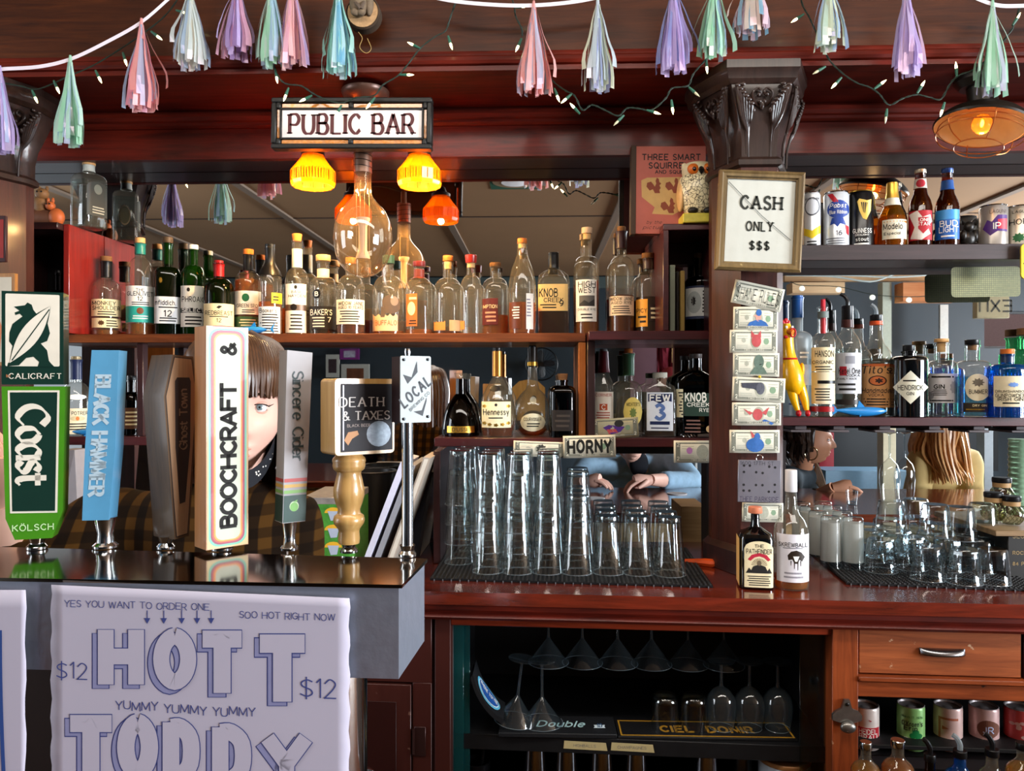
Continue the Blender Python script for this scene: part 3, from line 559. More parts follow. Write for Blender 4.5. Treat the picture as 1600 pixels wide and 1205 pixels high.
class Bt:
    placed = []
    """a bottle drawn from its outline: pixel extents at depth Y, standing on height zs"""
    def __init__(s, name, label, px, top, base, w, zs, Y=BY, cat='bottle', grp=None, rot=0):
        for q in Bt.placed:                       # neighbours that would touch stand a little further forward
            if grp and q[0] == grp and math.hypot(P(px, base, Y).x-q[1], Y-q[2]) < (w/2*K(px, Y)+q[3])*.99: Y -= .048; break
        s.k = K(px, Y); s.base = base; s.R = w/2*s.k; p = P(px, base, Y); s.zs = zs; Bt.placed.append((grp, p.x, Y, s.R))
        s.H = P(px, top, Y).z - zs; s.sc = s.H/((base-top)*s.k)
        s.t = thing(name, label, cat, (p.x, Y, zs), math.atan2(-p.x, Y)*1.0+rot, grp)
    def z(s, py): return (s.base-py)*s.k*s.sc
    def body(s, m, rows, sq=2, dep=1, n=28, name='glass_body', capt=True):
        """rows: (half width px, y px)"""
        s.rows = []; e0 = sq
        R = max(r for r, _ in rows)
        for r, y in rows:
            f = r/R; ee = 2 if f < .62 else e0; d = 1 if f < .55 else (dep if f > .9 else 1+(dep-1)*(f-.55)/.35)
            s.rows.append((r*s.k, s.z(y), r*s.k*d, ee))
        s.rows = [(s.rows[0][0]*.9, .0006, s.rows[0][2]*.9, s.rows[0][3])] + [(a, max(.0016, b), c, d) for a, b, c, d in s.rows]
        s.sq, s.dep = sq, dep
        s.g = obj(name, MB().lathe(s.rows, n, capt=capt), m, s.t); return s
    def at(s, z):
        for a, b in zip(s.rows, s.rows[1:]):
            if a[1] <= z <= b[1]:
                t = (z-a[1])/max(1e-6, b[1]-a[1]); return a[0]+(b[0]-a[0])*t, a[2]+(b[2]-a[2])*t, a[3]
        return s.rows[-1][0], s.rows[-1][2], s.rows[-1][3]
    def liquid(s, m, y, name='liquid'):
        zt = s.z(y); rows = [(r*.93, z+.003, ry*.93, e) for r, z, ry, e in s.rows if z+.003 < zt]
        r, ry, e = s.at(zt); rows.append((r*.93, zt, ry*.93, e)); obj(name, MB().lathe(rows, 24), m, s.t); return s
    def surf(s, x, z, off=.0006):
        rx, ry, e = s.at(z); rx += off; ry += off; q = max(0, 1-(abs(x)/rx)**e); return (x, -ry*q**(1/e), z)
    def label(s, x0, x1, y0, y1, m, shape='r', texts=(), name='paper_label', off=.0006, side=None):
        k = s.k; n = 16; g = []; za, zb = s.z(y1), s.z(y0); c = (x0+x1)/2; hw = (x1-x0)/2
        for i in range(n+1):
            x = (x0+(x1-x0)*i/n); f = (x-c)/hw; a, b = za, zb; mid = (za+zb)/2; hh = (zb-za)/2
            if shape == 'o': q = math.sqrt(max(0, 1-f*f)); a, b = mid-hh*q, mid+hh*q
            elif shape == 'd': q = 1-abs(f); a, b = mid-hh*q, mid+hh*q
            elif shape == 'a': b = zb-(zb-za)*.16*(1-math.sqrt(max(0, 1-f*f)))
            elif shape == 't': b = zb-(zb-za)*.5*abs(math.sin(i*2.3))*.35
            xm = max(-.985*s.at(a)[0], min(.985*s.at(a)[0], x*k))
            g.append([s.surf(xm, a+(b-a)*j/4, off) for j in range(5)])
        mb = MB().sheet(g); lb = obj(name, mb, m, s.t, sharp=80); q = .8 if shape in 'od' else 1; s.__dict__.setdefault('ext', {})[lb.name] = (c-hw*q, c+hw*q)
        for tx in texts: s.text(lb, *tx, off=off)
        return lb
    def text(s, parent, st, y, h, m=None, x=0, off=.0006, **kw):
        kw.setdefault('wt', 1.1)
        if not st or h <= 0: return
        V, Fc = txt(st, h*s.k, **kw); zc = s.z(y); xo = x*s.k
        la, lb = getattr(s, 'ext', {}).get(parent.name, (-s.R/s.k*.9, s.R/s.k*.9)); W = max(a for a, _ in V)-min(a for a, _ in V)
        lim = 1.9*min(lb-x, x-la)*s.k*.96
        if W > lim > 0: V = [(a*lim/W, b) for a, b in V]
        put('lettering', V, Fc, lambda a, b: s.surf(max(-.98*s.at(zc+b)[0], min(.98*s.at(zc+b)[0], a+xo)), zc+b, off+.0006), m or INK, parent)
    def lines(s, parent, y0, y1, x0, x1, n, m=None, off=.0006):
        mb = MB()
        for i in range(n):
            y = y0+(y1-y0)*(i+.5)/n; hh = (y1-y0)/n*.22; xa, xb = x0*random.uniform(.75, 1), x1*random.uniform(.75, 1)
            mb.sheet([[s.surf((xa+(xb-xa)*j/6)*s.k, s.z(y+q), off+.0004) for q in (hh, -hh)] for j in range(7)])
        flat('fine_print', mb, m or INK, parent)
    def blob(s, parent, x, y, rx, ry, m, n=18, off=.0006, name='emblem', fn=None):
        pts = [(x+rx*math.cos(2*PI*i/n)*(fn(i) if fn else 1), y+ry*math.sin(2*PI*i/n)*(fn(i) if fn else 1)) for i in range(n)]
        return s.poly(parent, pts, m, off, name)
    def poly(s, parent, pts, m, off=.0006, name='emblem', e=.0003):
        V, Fc = traps(pts); return flat(name, MB().add([s.surf(max(-.98*s.R, min(.98*s.R, a*s.k)), s.z(b), off+e) for a, b in V], Fc), m, parent)
    def band(s, y0, y1, m, name='neck_foil', grow=1.03):
        ys = [y1+(y0-y1)*i/6 for i in range(7)]; rows = []
        for y in ys: r, ry, e = s.at(s.z(y)); rows.append((r*grow+.0004, s.z(y), ry*grow+.0004, e))
        return obj(name, MB().lathe(rows, 24, capb=False, capt=False), m, s.t)
    def cap(s, y0, y1, w0, m, w1=None, name='cap'):
        w1 = w1 or w0; z0, z1 = s.z(y1), s.z(y0); r0, r1 = w1/2*s.k, w0/2*s.k; b = min(.0012, (z1-z0)*.2)
        return obj(name, MB().lathe([(r0*.96, z0), (r0, z0+b), (r1, z1-b), (r1*.93, z1)], 20), m, s.t)
def shoulder(w, ys, nw, yn, ytop, lip=None, k=1.0, base=0):
    """outline of a bottle: straight body to ys, rounded shoulder, neck half width nw from yn up to ytop"""
    r = [(w, base), (w, ys)]
    for i in range(1, 7):
        a = PI/2*i/6; f = math.cos(a)**k; y = ys+(yn-ys)*math.sin(a)**(.85); r.append((nw+(w-nw)*f, y))
    r += [(nw, ytop+3), (nw*1.14, ytop+2.5), (nw*1.14, ytop)] if lip is None else [(nw, ytop)]
    return r
UB, GRP = 519.5, 'whiskey bottles on the long upper shelf'
def ub(label, px, top, w, name='whiskey_bottle', base=UB, rot=0, Y=BY): return Bt(name, label, px, top, base, w, ZU, Y, grp=GRP, rot=rot)
# 1 stubby bottle with black neck foil
b = ub('clear whiskey bottle with black neck foil and two cream labels, leftmost on the long shelf', 166, 401, 42)
b.body(GL, shoulder(21, 456, 7.5, 436, 408, base=UB)).liquid(L_AMB, 511); b.cap(401, 408, 17, CORKD); b.band(409, 432, BLK)
l = b.label(-21, 21, 466, 491, CREAM, texts=[('MONKEY', 472, 5.5, None, -3, ), ('SHOULDER', 479, 5.5)]); b.lines(l, 483, 490, -15, 15, 2)
l = b.label(-20, 20, 494, 508, CREAM); b.blob(l, -7, 501, 5, 4, mat('#4a3018', .6), fn=lambda i: 1-.3*(i % 2)); b.lines(l, 496, 507, 0, 17, 3)
# 2
b = ub('clear whiskey bottle with white and teal label and teal neck, second on the long shelf', 219, 372, 41)
b.body(GL, shoulder(20.5, 436, 7.5, 402, 380, base=UB, k=1.3)).liquid(L_AMB, 502); b.cap(372, 380, 15, WOODC); b.band(381, 397, mat('#1f7a70', .35))
l = b.label(-20, 20, 446, 476, WHT, texts=[('THE', 452, 4), ('GLENLIVET', 457.5, 6), ('12', 465, 6)]); b.lines(l, 469, 475, -13, 13, 2)
l = b.label(-20, 20, 476, 500, mat('#2a9a8c', .5)); b.blob(l, 0, 483, 5, 5, mat('#6a3c20', .5)); b.lines(l, 489, 496, -12, 12, 2, WHT)
# 3
b = ub('dark green three-sided whiskey bottle with pale grey label, third on the long shelf', 262, 371, 40)
b.body(GDG, shoulder(20, 432, 7.5, 416, 380, base=UB, k=.8), sq=3.2).liquid(L_BLK, 425); b.cap(371, 380, 16, mat('#4a3a28', .5)); b.band(381, 412, GG, 'neck')
l = b.label(-19, 19, 462, 502, mat('#c4c8ca', .5), texts=[('nfiddich.', 471, 7, None, -3), ('12', 487, 9)]); b.lines(l, 476, 480, -15, 15, 1); b.lines(l, 492, 500, -15, 15, 2); b.blob(b.g, -10, 438, 3, 5, GOLD, fn=lambda i: 1-.4*(i % 2))
# 4
b = ub('green whiskey bottle with white label crossed by a black band, fourth on the long shelf', 302, 383, 38)
b.body(GG, shoulder(19, 440, 7, 414, 390, base=UB)).liquid(L_DRK, 450); b.cap(383, 390, 15, WHT)
l = b.label(-18, 18, 446, 507, WHT, texts=[('PHROAIG', 466, 7.5), ('SELECT', 482, 5.5, WHT)]); flat_ = b.label(-18, 18, 479, 486, BLK, off=.0009, name='black_band'); b.text(flat_, 'SELECT', 482.5, 5, WHT, off=.001); b.blob(l, -7, 452, 2.4, 3, INK); b.lines(l, 490, 505, -14, 14, 3)
# 5
b = ub('dark green bottle with red neck wax and cream label, fifth on the long shelf', 342, 408, 46)
b.body(GDG, shoulder(23, 458, 7.5, 434, 412, base=UB)).liquid(L_BLK, 470); b.cap(407.5, 414, 14, REDW); b.band(413, 432, REDW)
l = b.label(-22, 22, 474, 511, CREAM, texts=[('REDBREAST', 488, 6), ('12', 499, 5.5)]); b.poly(l, [(-4, 480), (0, 477), (5, 478), (0, 482)], INK); b.lines(l, 492, 495, -14, 14, 1); b.label(-22, 22, 507, 511, mat('#8a1c18', .6), off=.0008, name='red_strip')
# 6
b = ub('whiskey bottle with white label bearing a green disc and green lower label', 388, 390, 42)
b.body(GL, shoulder(21, 446, 7.5, 424, 398, base=UB)).liquid(L_AMB, 436); b.cap(390, 398, 16, ORCORK); b.band(398, 421, BLK)
l = b.label(-20, 19, 454, 489, mat('#e8dccb', .6), texts=[('GREEN SPOT', 476, 5)]); b.blob(l, -4, 464, 5.5, 6, mat('#1c5a34', .5)); b.lines(l, 481, 487, -12, 12, 2)
l = b.label(-20, 19, 492, 509, mat('#3c5a34', .5)); b.lines(l, 495, 507, -14, 14, 3, CREAM)
# 7
b = ub('whiskey bottle with black wax neck, handwritten label and small yellow tag', 422, 382, 36)
b.body(GL, shoulder(18, 446, 7, 414, 386, base=UB, k=1.4)).liquid(L_AMB, 470); b.band(388, 430, BLK, grow=1.08); b.cap(382, 389, 16, BLK)
l = b.label(-17, 15, 478, 518, WHT, texts=[("Booker's", 484, 6, None, -3)]); b.lines(l, 488, 517, -15, 13, 7)
l = b.label(2, 18, 457, 473, mat('#d8b820', .5), name='yellow_tag'); b.lines(l, 461, 470, 5, 16, 2)
# 8
b = ub('tall whiskey bottle with long paper neck collar and white labels joined by a metal band', 464, 366, 40)
b.body(GL, shoulder(18.5, 440, 7.5, 418, 376, base=UB, k=1.3)).liquid(L_GLD, 512); b.cap(366, 377, 16, ORCORK, 13); b.band(389, 417, PAPER, 'neck_label', 1.06)
l = b.label(-17, 14, 443, 474, WHT, texts=[('BASIL', 455, 4), ('HAYDEN', 461, 4)]); b.blob(l, -2, 448, 2.4, 3, INK)
l = b.label(-17, 14, 474, 483, mat('#6a5a50', .4, .5), name='metal_band'); b.blob(l, -5, 478, 5, 5, mat('#2a2422', .4, .7))
l = b.label(-17, 14, 483, 516, mat('#e2dcd0', .6)); b.lines(l, 487, 513, -12, 9, 5)
# 9
b = ub('squat whiskey bottle with broad pale stopper, round B seal and black label', 505, 399, 43)
b.body(GL, shoulder(21, 448, 9, 432, 409, base=UB)).liquid(L_BLK, 477); b.cap(399, 408, 23, WOODC); b.band(420, 434, mat('#d8bfa0', .6), 'neck_label')
l = b.blob(b.g, -10, 459, 6, 7, BLK, name='round_seal'); b.text(l, 'B', 459, 6, WHT, -10, off=.0012)
l = b.label(-21, 19, 477, 511, mat('#1c1818', .5), texts=[("BAKER'S", 486, 8, WHT, -3), ('7', 497, 7, WHT, 9)]); b.lines(l, 492, 509, -17, 2, 4, PAPER)
# 10
b = ub('whiskey bottle with wide cream label of black type, under the big glass bulb', 548, 403, 45)
b.body(GL, shoulder(22, 458, 8, 430, 412, base=UB)).liquid(L_DRK, 490); b.cap(403, 412, 16, ORCORK)
l = b.label(-22, 21, 468, 505, mat('#ecdcc0', .6), texts=[('WIDOW JANE', 474, 5), ('AGED 10 YEARS', 480, 4.4)]); b.lines(l, 484, 503, -18, 14, 5)
# 11
b = ub('round whiskey bottle with a bison drawing and torn-edge label, green neck foil', 607, 404, 50)
b.body(GL, shoulder(25, 462, 8, 430, 410, base=UB)).liquid(L_AMB, 513); b.cap(404, 409, 16, mat('#6a1c14', .4)); b.band(400, 412, mat('#23402c', .4))
bf = mat('#5a4a3c', .7); l = b.blob(b.g, 3, 477, 15, 14, bf, name='bison_drawing', fn=lambda i: [1, 1, .95, .9, .85, .8, .95, .9, .75, .8, .9, 1.05, 1.1, 1.12, 1.1, 1.15, 1.1, 1.0][i])
b.blob(l, 9, 470, 6, 7, mat('#8a7866', .7), off=.001, name='bison_head'); b.poly(l, [(3, 466), (6, 460), (7, 466)], mat('#d8ccb8', .6), off=.0012, name='horn'); b.poly(l, [(-11, 478), (-3, 482), (-6, 494), (-12, 494)], bf)
l = b.label(-24, 14, 488, 514, mat('#e6b68c', .6), 't', texts=[('BUFFALO', 502, 7, mat('#c06038', .6), -4, )])
# 12
b = ub('rounded whiskey bottle with dark red cap and orange side label, fifth after the bison bottle counted leftwards from the tall tapered one', 655, 410, 44)
b.t['label'] = 'rounded whiskey bottle with dark red cap and tall orange label at its left side'
b.body(GL, shoulder(22, 456, 8, 434, 416, base=UB)).liquid(L_AMB, 511); b.cap(409, 417, 20, mat('#5a1c1c', .4)); b.band(421, 435, mat('#5a241c', .4))
l = b.label(-20, -3, 459, 507, mat('#b8662c', .5), texts=[]); b.blob(l, -12, 481, 6, 10, mat('#e8d0a0', .5)); b.lines(l, 462, 470, -19, -5, 1, CREAM); b.lines(l, 497, 505, -19, -5, 2)
# 13
b = ub('nearly empty whiskey bottle with red-brown stopper showing the back of its label', 700, 400, 46)
b.body(GL, shoulder(23, 460, 8, 434, 410, base=UB)).liquid(L_DRK, 514); b.cap(400, 408, 16, ORCORK); b.cap(408, 420, 12, CORK, name='cork')
b.label(-22, -4, 499, 513, mat('#c8803c', .6), 't'); b.label(2, 22, 498, 514, mat('#d8a878', .6))
# 14
b = ub('empty clear whiskey bottle with a drip of red wax on its mouth', 736, 399, 36)
b.body(GL, shoulder(18, 462, 7, 430, 410, base=UB, k=1.2)); b.cap(399, 411, 19, mat('#8a2018', .3), 17, 'wax_cap'); b.cap(411, 418, 12, CORK, name='cork'); b.label(-17, -10, 500, 513, mat('#c8803c', .6))
# 15
b = ub('whiskey bottle half full of amber with dark red square label turned left', 774, 411, 42)
b.body(GL, shoulder(21, 454, 8, 434, 416, base=UB)).liquid(L_AMB, 490); b.cap(411, 417, 18, CORKD)
l = b.label(-20, 4, 466, 505, mat('#5a1c18', .5), texts=[('MPTION', 478, 5, CREAM, -8)]); b.lines(l, 484, 502, -18, 1, 3, mat('#c89070', .5))
# 16
b = ub('tall tapering whiskey bottle with orange stopper and back label strip', 816, 374, 46)
b.body(GL, [(21, UB), (22, 500), (22.5, 470), (21, 440), (17, 420), (12, 408), (8.5, 398), (7.5, 385), (8.5, 384), (8.5, 380)]).liquid(L_AMB, 472); b.cap(373, 381, 15, ORCORK); b.cap(381, 388, 12, CORK, name='cork')
l = b.label(-20, -2, 472, 512, mat('#5a2c14', .4)); b.lines(l, 478, 498, -17, -5, 5, WHT); l = b.label(6, 17, 459, 513, mat('#d8d2c8', .5), name='back_label'); b.lines(l, 466, 495, 8, 15, 6, mat('#7a7480', .5))
# 17
b = ub('flat shouldered rectangular whiskey bottle with black wax neck and tan label', 865, 395, 50)
b.body(GL, [(24.5, UB), (25, 440), (23, 430), (16, 425), (9, 421), (7.5, 417), (7.5, 398)], sq=4.5, dep=.6).liquid(L_BLK, 484); b.cap(395, 401, 16, BLK); b.band(399, 419, BLK, grow=1.05)
l = b.label(-24, 22, 444, 484, mat('#d8b878', .6), texts=[('KNOB', 457, 12, None, -8), ('CREEK', 468, 6, None, 0), ('9', 473, 9, None, 12)]); b.lines(l, 473, 481, -22, 5, 2)
# 18
b = ub('tall straight whiskey bottle with white label and square black picture', 917, 356, 38)
b.body(GL, shoulder(19, 412, 7.5, 400, 366, base=UB)).liquid(L_AMB, 437); b.cap(356, 365, 17, mat('#c8a888', .6)); b.cap(365, 374, 12, CORK, name='cork')
l = b.label(-17, 15, 437, 500, WHT, texts=[('HIGH', 444, 8, None, 0), ('WEST', 453, 8)]); b.poly(l, [(-12, 461), (12, 461), (12, 477), (-12, 477)], mat('#5a5856', .6)); b.poly(l, [(-12, 474), (-4, 468), (3, 472), (12, 466), (12, 477), (-12, 477)], mat('#2a2a2a', .6), off=.0009); b.text(l, 'DOUBLE RYE', 482, 3); b.lines(l, 487, 497, -10, 10, 2)
# 19
b = ub('tall whiskey bottle with dark wax neck and cream label of black type, beside the red cubby', 971, 355, 40)
b.t['label'] = 'tall whiskey bottle with dark wax neck and cream label, last tall one before the cubby'
b.body(GL, shoulder(20, 424, 7.5, 400, 362, base=UB, k=1.1)).liquid(L_DRK, 460); b.cap(354.5, 362, 14, CORKD); b.band(362, 388, mat('#2c1416', .4), grow=1.12)
l = b.label(-19, 19, 462, 491, mat('#e0c4a4', .6), texts=[('WIDOW JANE', 466, 4.6), ('AGED RYE', 472, 4)]); b.lines(l, 476, 489, -15, 15, 4)
# 20
b = ub('short dark whiskey bottle with brown stopper and orange label, against the cubby side', 1013, 396, 40)
b.body(GL, shoulder(20, 444, 8, 424, 404, base=UB)).liquid(L_BLK, 463); b.cap(396, 404, 21, CORKD); b.band(405, 420, mat('#3a2010', .3))
l = b.label(-19, -1, 467, 508, mat('#d8942c', .5), texts=[]); b.text(l, 'PICY', 484, 6, None, -10); b.lines(l, 490, 504, -17, -4, 2); l = b.label(1, 18, 475, 500, mat('#2a1810', .5)); b.lines(l, 478, 498, 4, 14, 3, CREAM)
# cubby bottle
b = Bt('liquor_bottle', 'dark bottle with large white label standing inside the cubby by the books', 1094, 396, 516, 48, ZU, BY)
b.body(GDK, shoulder(23.5, 440, 9, 430, 404, base=516)).liquid(L_BLK, 436); b.cap(396, 404, 19, mat('#6a6058', .6), name='cork'); b.cap(404, 414, 14, CORKD, name='cork')
l = b.label(-22, 22, 446, 494, mat('#d4d6d2', .55)); b.blob(l, -9, 470, 11, 16, mat('#aab0ae', .6)); b.blob(l, -10, 468, 4, 8, INK, fn=lambda i: 1-.35*(i % 2)); b.text(l, 'OLD RYE', 455, 3.4, None, 9, wt=.8) if 0 else b.lines(l, 452, 486, 4, 20, 7); b.label(-22, 22, 446, 449, mat('#2c3450', .5), off=.0008, name='blue_strip'); b.label(-22, 22, 490, 494, mat('#2c3450', .5), off=.0008, name='blue_strip')
# square silver bottle on the red box ---------------------------------------
zbx = ZU+.332
b = Bt('tequila_bottle', 'square clear bottle with cork top and black label, on the red box at far left', 139, 249, 362, 40, zbx, 2.37, rot=math.radians(38))
b.body(GL, [(19, 362), (20, 358), (20, 282), (17, 276), (9, 271), (8, 266), (8, 258)], sq=6).liquid(L_CLR, 285); b.cap(249, 259, 19, WOODC, name='cork'); b.band(259, 270, mat('#a8aca4', .5), 'neck_label')
l = b.label(-18, 17, 288, 343, mat('#33352f', .5), 'a'); b.blob(l, 0, 300, 7, 8, mat('#6a6c60', .5)); b.lines(l, 327, 340, -12, 12, 3, mat('#a0a090', .5))
sd = MB(); 
for r_, mm, e in ((1, WHT, .0008), (.86, mat('#8a9488', .5), .0011)):
    n = 20; R2 = b.at(.1)[0]
    flat('side_label', MB().add([(R2+e, 9*b.k*r_*math.cos(2*PI*i/n), b.z(318)+17*b.k*r_*math.sin(2*PI*i/n)) for i in range(n)], [tuple(range(n))]), mm, b.t)
# middle shelf ----------------------------------------------------------------
GM = 'bottles on the low shelf above the pint glasses'; MBs = 682.5
def mbt(label, px, top, w, name, base=MBs, Y=2.40): return Bt(name, label, px, top, base, w, ZM, Y, grp=GM)
b = mbt('onion-shaped cognac bottle of dark liquid with a small gold plate', 720, 583, 60, 'cognac_bottle')
b.body(GDK, [(29, MBs), (30, 676), (29, 664), (26, 648), (20, 632), (13, 622), (8, 616), (7.5, 592)]).liquid(L_BLK, 628); b.cap(583, 592, 20, GL, 17, 'glass_stopper'); l = b.label(-21, 21, 666, 676, GOLD); b.text(l, "D'USSE", 671, 5)
b = mbt('cognac bottle with gold foil neck and cream scrollwork label', 777, 544, 56, 'cognac_bottle')
b.body(GL, [(24, MBs), (27, 660), (27.5, 640), (25, 622), (17, 606), (10, 594), (7, 588), (7, 548)]).liquid(L_DRK, 664); b.cap(543.5, 550, 14, BLK); b.band(549, 588, mat('#b87a34', .3, .8), grow=1.1); b.blob(b.g, -4, 607, 8, 5, BLK, name='oval_seal')
l = b.label(-24, 21, 627, 667, mat('#e6dcb4', .5), texts=[('Hennessy', 643, 8, None, -2)]); b.blob(l, -2, 632, 3, 3, INK, fn=lambda i: 1-.4*(i % 2))
for q in ((-20, 660), (17, 660), (-20, 634), (17, 634), (-2, 663), (8, 662), (-12, 662)): b.blob(l, q[0], q[1], 4, 3, GOLD, 10, fn=lambda i: 1-.35*(i % 2))
b.lines(l, 650, 654, -14, 10, 1)
b = mbt('round bellied cognac bottle with long neck and oval cream label', 832, 540, 58, 'cognac_bottle')
b.body(GL, [(17, MBs), (24, 674), (28.5, 658), (29, 642), (26, 628), (19, 617), (11, 609), (8.5, 600), (7, 575), (7, 545)]).liquid(L_AMB, 671); b.band(543, 574, mat('#1c1814', .35), grow=1.1); b.cap(540, 545, 12, BLK); b.band(566, 572, GOLD, 'gold_band', 1.16)
l = b.label(-19, 20, 646, 674, mat('#ded8b8', .5), 'o', texts=[('COURVOISIER', 655, 4.6)]); b.blob(b.g, 1, 626, 5, 6, mat('#8a8878', .4), name='glass_seal'); b.lines(l, 660, 668, -11, 12, 2)
b = mbt('dark square shouldered decanter with cork stopper, left of the orange upright', 879, 584, 42, 'liquor_bottle')
b.body(GDK, shoulder(21, 614, 8, 602, 594, base=MBs), sq=3.5).liquid(L_BLK, 628); b.cap(584, 594, 17, CORKD, 14, 'cork'); l = b.label(-16, 16, 640, 672, mat('#1a1412', .6)); b.lines(l, 645, 668, -12, 12, 3, mat('#3a322c', .6))
b = mbt('whiskey bottle with maroon neck foil and red and white label, first right of the upright', 943, 546, 34, 'whiskey_bottle', base=685)
b.body(GL, [(17, 685), (17, 610), (15, 599), (9.5, 588), (8, 578), (6.5, 551)]).liquid(L_AMB, 680); b.band(549, 583, mat('#6a1c28', .35), grow=1.12); b.cap(545.5, 550, 12, mat('#8a8a90', .4))
l = b.label(-16, 15, 614, 658, mat('#d8d0c4', .6), texts=[('CORNER', 619, 4, mat('#a03020', .6))]); b.poly(l, [(-6, 633), (6, 633), (6, 643), (-6, 643)], mat('#b04c28', .6)); b.text(l, 'C', 638, 7, WHT, off=.001); b.lines(l, 645, 657, -12, 12, 3, mat('#a05040', .6))
b = mbt('whiskey bottle with green neck band and tilted yellow oval label', 982, 545, 44, 'whiskey_bottle')
b.body(GL, shoulder(22, 616, 8.5, 596, 552, base=MBs, k=1.2)); b.cap(545, 552, 13, ORCORK); b.band(553, 587, mat('#3c6848', .4), grow=1.06)
l = b.label(-8, 21, 621, 666, mat('#d8c064', .5), 'o'); b.text(l, "MICHTER'S", 632, 5, None, 7, sx=.8); b.blob(l, 7, 645, 6, 9, mat('#6a7a3c', .6), fn=lambda i: 1-.35*(i % 2))
b = mbt('flat square whiskey bottle with white and navy number label', 1031, 582, 50, 'whiskey_bottle', base=678)
NV = mat('#1c2850', .5); b.body(GL, [(24.5, 678), (25, 674), (25, 608), (22, 602), (13, 598), (11, 594), (11, 588)], sq=5, dep=.6).liquid(L_BLK, 640); b.cap(582, 590, 23, mat('#c8c0b0', .6), name='cork')
l = b.label(-20, 20, 612, 669, mat('#dfe3ea', .5)); b.poly(l, [(-18, 614), (18, 614), (18, 626), (10, 624), (0, 629), (-10, 624), (-18, 626)], NV); b.text(l, 'FEW', 620, 9, WHT, off=.0012, wt=1.6); b.text(l, '3', 641, 22, mat('#5a74a8', .5), wt=1.7, off=.0008); b.poly(l, [(-15, 655), (15, 655), (15, 660), (-15, 660)], NV); b.lines(l, 663, 667, -15, 15, 1, NV)
b = mbt('wide flat dark whiskey bottle with dark green label, beside the column', 1087, 553, 62, 'whiskey_bottle', base=677)
b.body(GDK, [(30.5, 677), (31, 672), (31, 596), (28, 588), (18, 582), (10, 578), (9, 573), (9, 558)], sq=5, dep=.55).liquid(L_BLK, 600); b.cap(553, 560, 20, mat('#2a201c', .5))
l = b.label(-18, 24, 612, 646, mat('#22352a', .5)); b.text(l, 'KNOB', 618, 12, PAPER, 0, wt=1.5); b.text(l, 'CREEK', 629, 5.5, PAPER, 4, wt=1.3, sx=1.3); b.text(l, 'RYE', 637, 5, PAPER, 13); l = b.label(-29, -19, 606, 648, mat('#cfc4a0', .6), name='side_strip'); b.lines(l, 609, 646, -27, -21, 8); l = b.blob(b.g, 20, 665, 4.5, 5, mat('#a08058', .5), name='round_seal'); b.lines(b.g, 650, 672, -18, 8, 4, mat('#6a4a40', .6))
# left lower shelf -----------------------------------------------------------
b = Bt('whiskey_bottle', 'clear whiskey bottle with navy neck and cream label, lower left behind the green tap handle', 119, 557, 676, 46, ZM, 2.38)
b.body(GL, shoulder(22, 626, 7.5, 596, 564, base=676, k=1.2)); b.band(562, 592, mat('#1c2444', .4), grow=1.1); b.cap(557, 563, 15, mat('#8a7858', .4, .4)); b.blob(b.g, 1, 618, 13, 4, WHT, name='neck_label')
l = b.label(-22, 22, 635, 673, mat('#dcd0b0', .6), texts=[('OLD POTRERO', 642, 5)]); b.blob(l, 2, 650, 10, 4, mat('#c8b890', .5)); b.blob(l, 2, 650, 2.5, 3, mat('#c07030', .5), off=.001); b.lines(l, 656, 668, -17, 17, 3)
b = Bt('liquor_bottle', 'dark bottle inside the red cubby box at far left', 92, 425, 519, 34, ZU, 2.41)
b.body(GDK, shoulder(15, 466, 6, 452, 428, base=519)).liquid(L_BLK, 470); b.cap(423, 429, 13, BLK)
b = Bt('liquor_bottle', 'dark bottle half hidden between the blue and the coffin tap handles', 206, 588, 678, 30, ZM, 2.40)
b.body(GDK, shoulder(15, 628, 6, 612, 594, base=678)).liquid(L_DRK, 630); b.cap(587, 595, 13, BLK); l = b.label(-13, 13, 636, 668, mat('#5a3820', .6)); b.lines(l, 640, 664, -10, 10, 4, CREAM)
# right shelf: vodka and gin ------------------------------------------------
GV, VB = 'vodka and gin bottles on the right middle shelf', 650
def vb(label, px, top, w, name, base=VB, Y=2.41): return Bt(name, label, px, top, base, w, ZRM, Y, grp=GV)
b = vb('frosted vodka bottle with blue neck foil, behind the rubber chicken', 1246, 463, 46, 'vodka_bottle')
b.body(GFR, shoulder(22, 532, 8, 518, 466, base=VB, k=1.1)); b.band(465, 497, mat('#1c4c8c', .35), grow=1.06); b.cap(462, 467, 16, mat('#1c4c8c', .35)); b.lines(b.g, 628, 634, -16, 16, 1, mat('#3a3a6a', .5)); b.lines(b.g, 549, 562, 4, 20, 2, WHT)
l = b.label(8, 21, 570, 602, mat('#c8ccd8', .5), name='side_label')
b = vb('vodka bottle with red neck ribbon and tall cream label', 1286, 468, 38, 'vodka_bottle')
b.body(GL, shoulder(18.5, 540, 8, 520, 480, base=VB, k=1.5)).liquid(L_CLR, 560); b.cap(468, 521, 7, mat('#c01c30', .35), 8, 'red_dipped_stopper'); b.cap(470, 484, 13, REDW) if 0 else None; b.band(487, 497, mat('#6a7470', .5), 'grey_band')
l = b.label(-17, 17, 543, 580, mat('#e6d8ae', .6), texts=[('HANSON', 553, 9, None, 2, ), ('ORGANIC', 566, 5)]); b.lines(l, 571, 579, -12, 14, 2); l = b.label(-17, 17, 581, 602, mat('#d8ccaa', .6)); b.label(-8, 17, 594, 599, BLK, off=.0009, name='black_band'); l = b.label(-17, 17, 602, 630, mat('#e0d2b0', .6)); b.lines(l, 605, 626, -12, 12, 5); b.cap(634, 642, 24, REDW, name='red_base_seal') if 0 else b.band(634, 642, REDW, 'red_base_seal')
b = vb('vodka bottle with grey and red label and black pour spout', 1324, 498, 42, 'vodka_bottle')
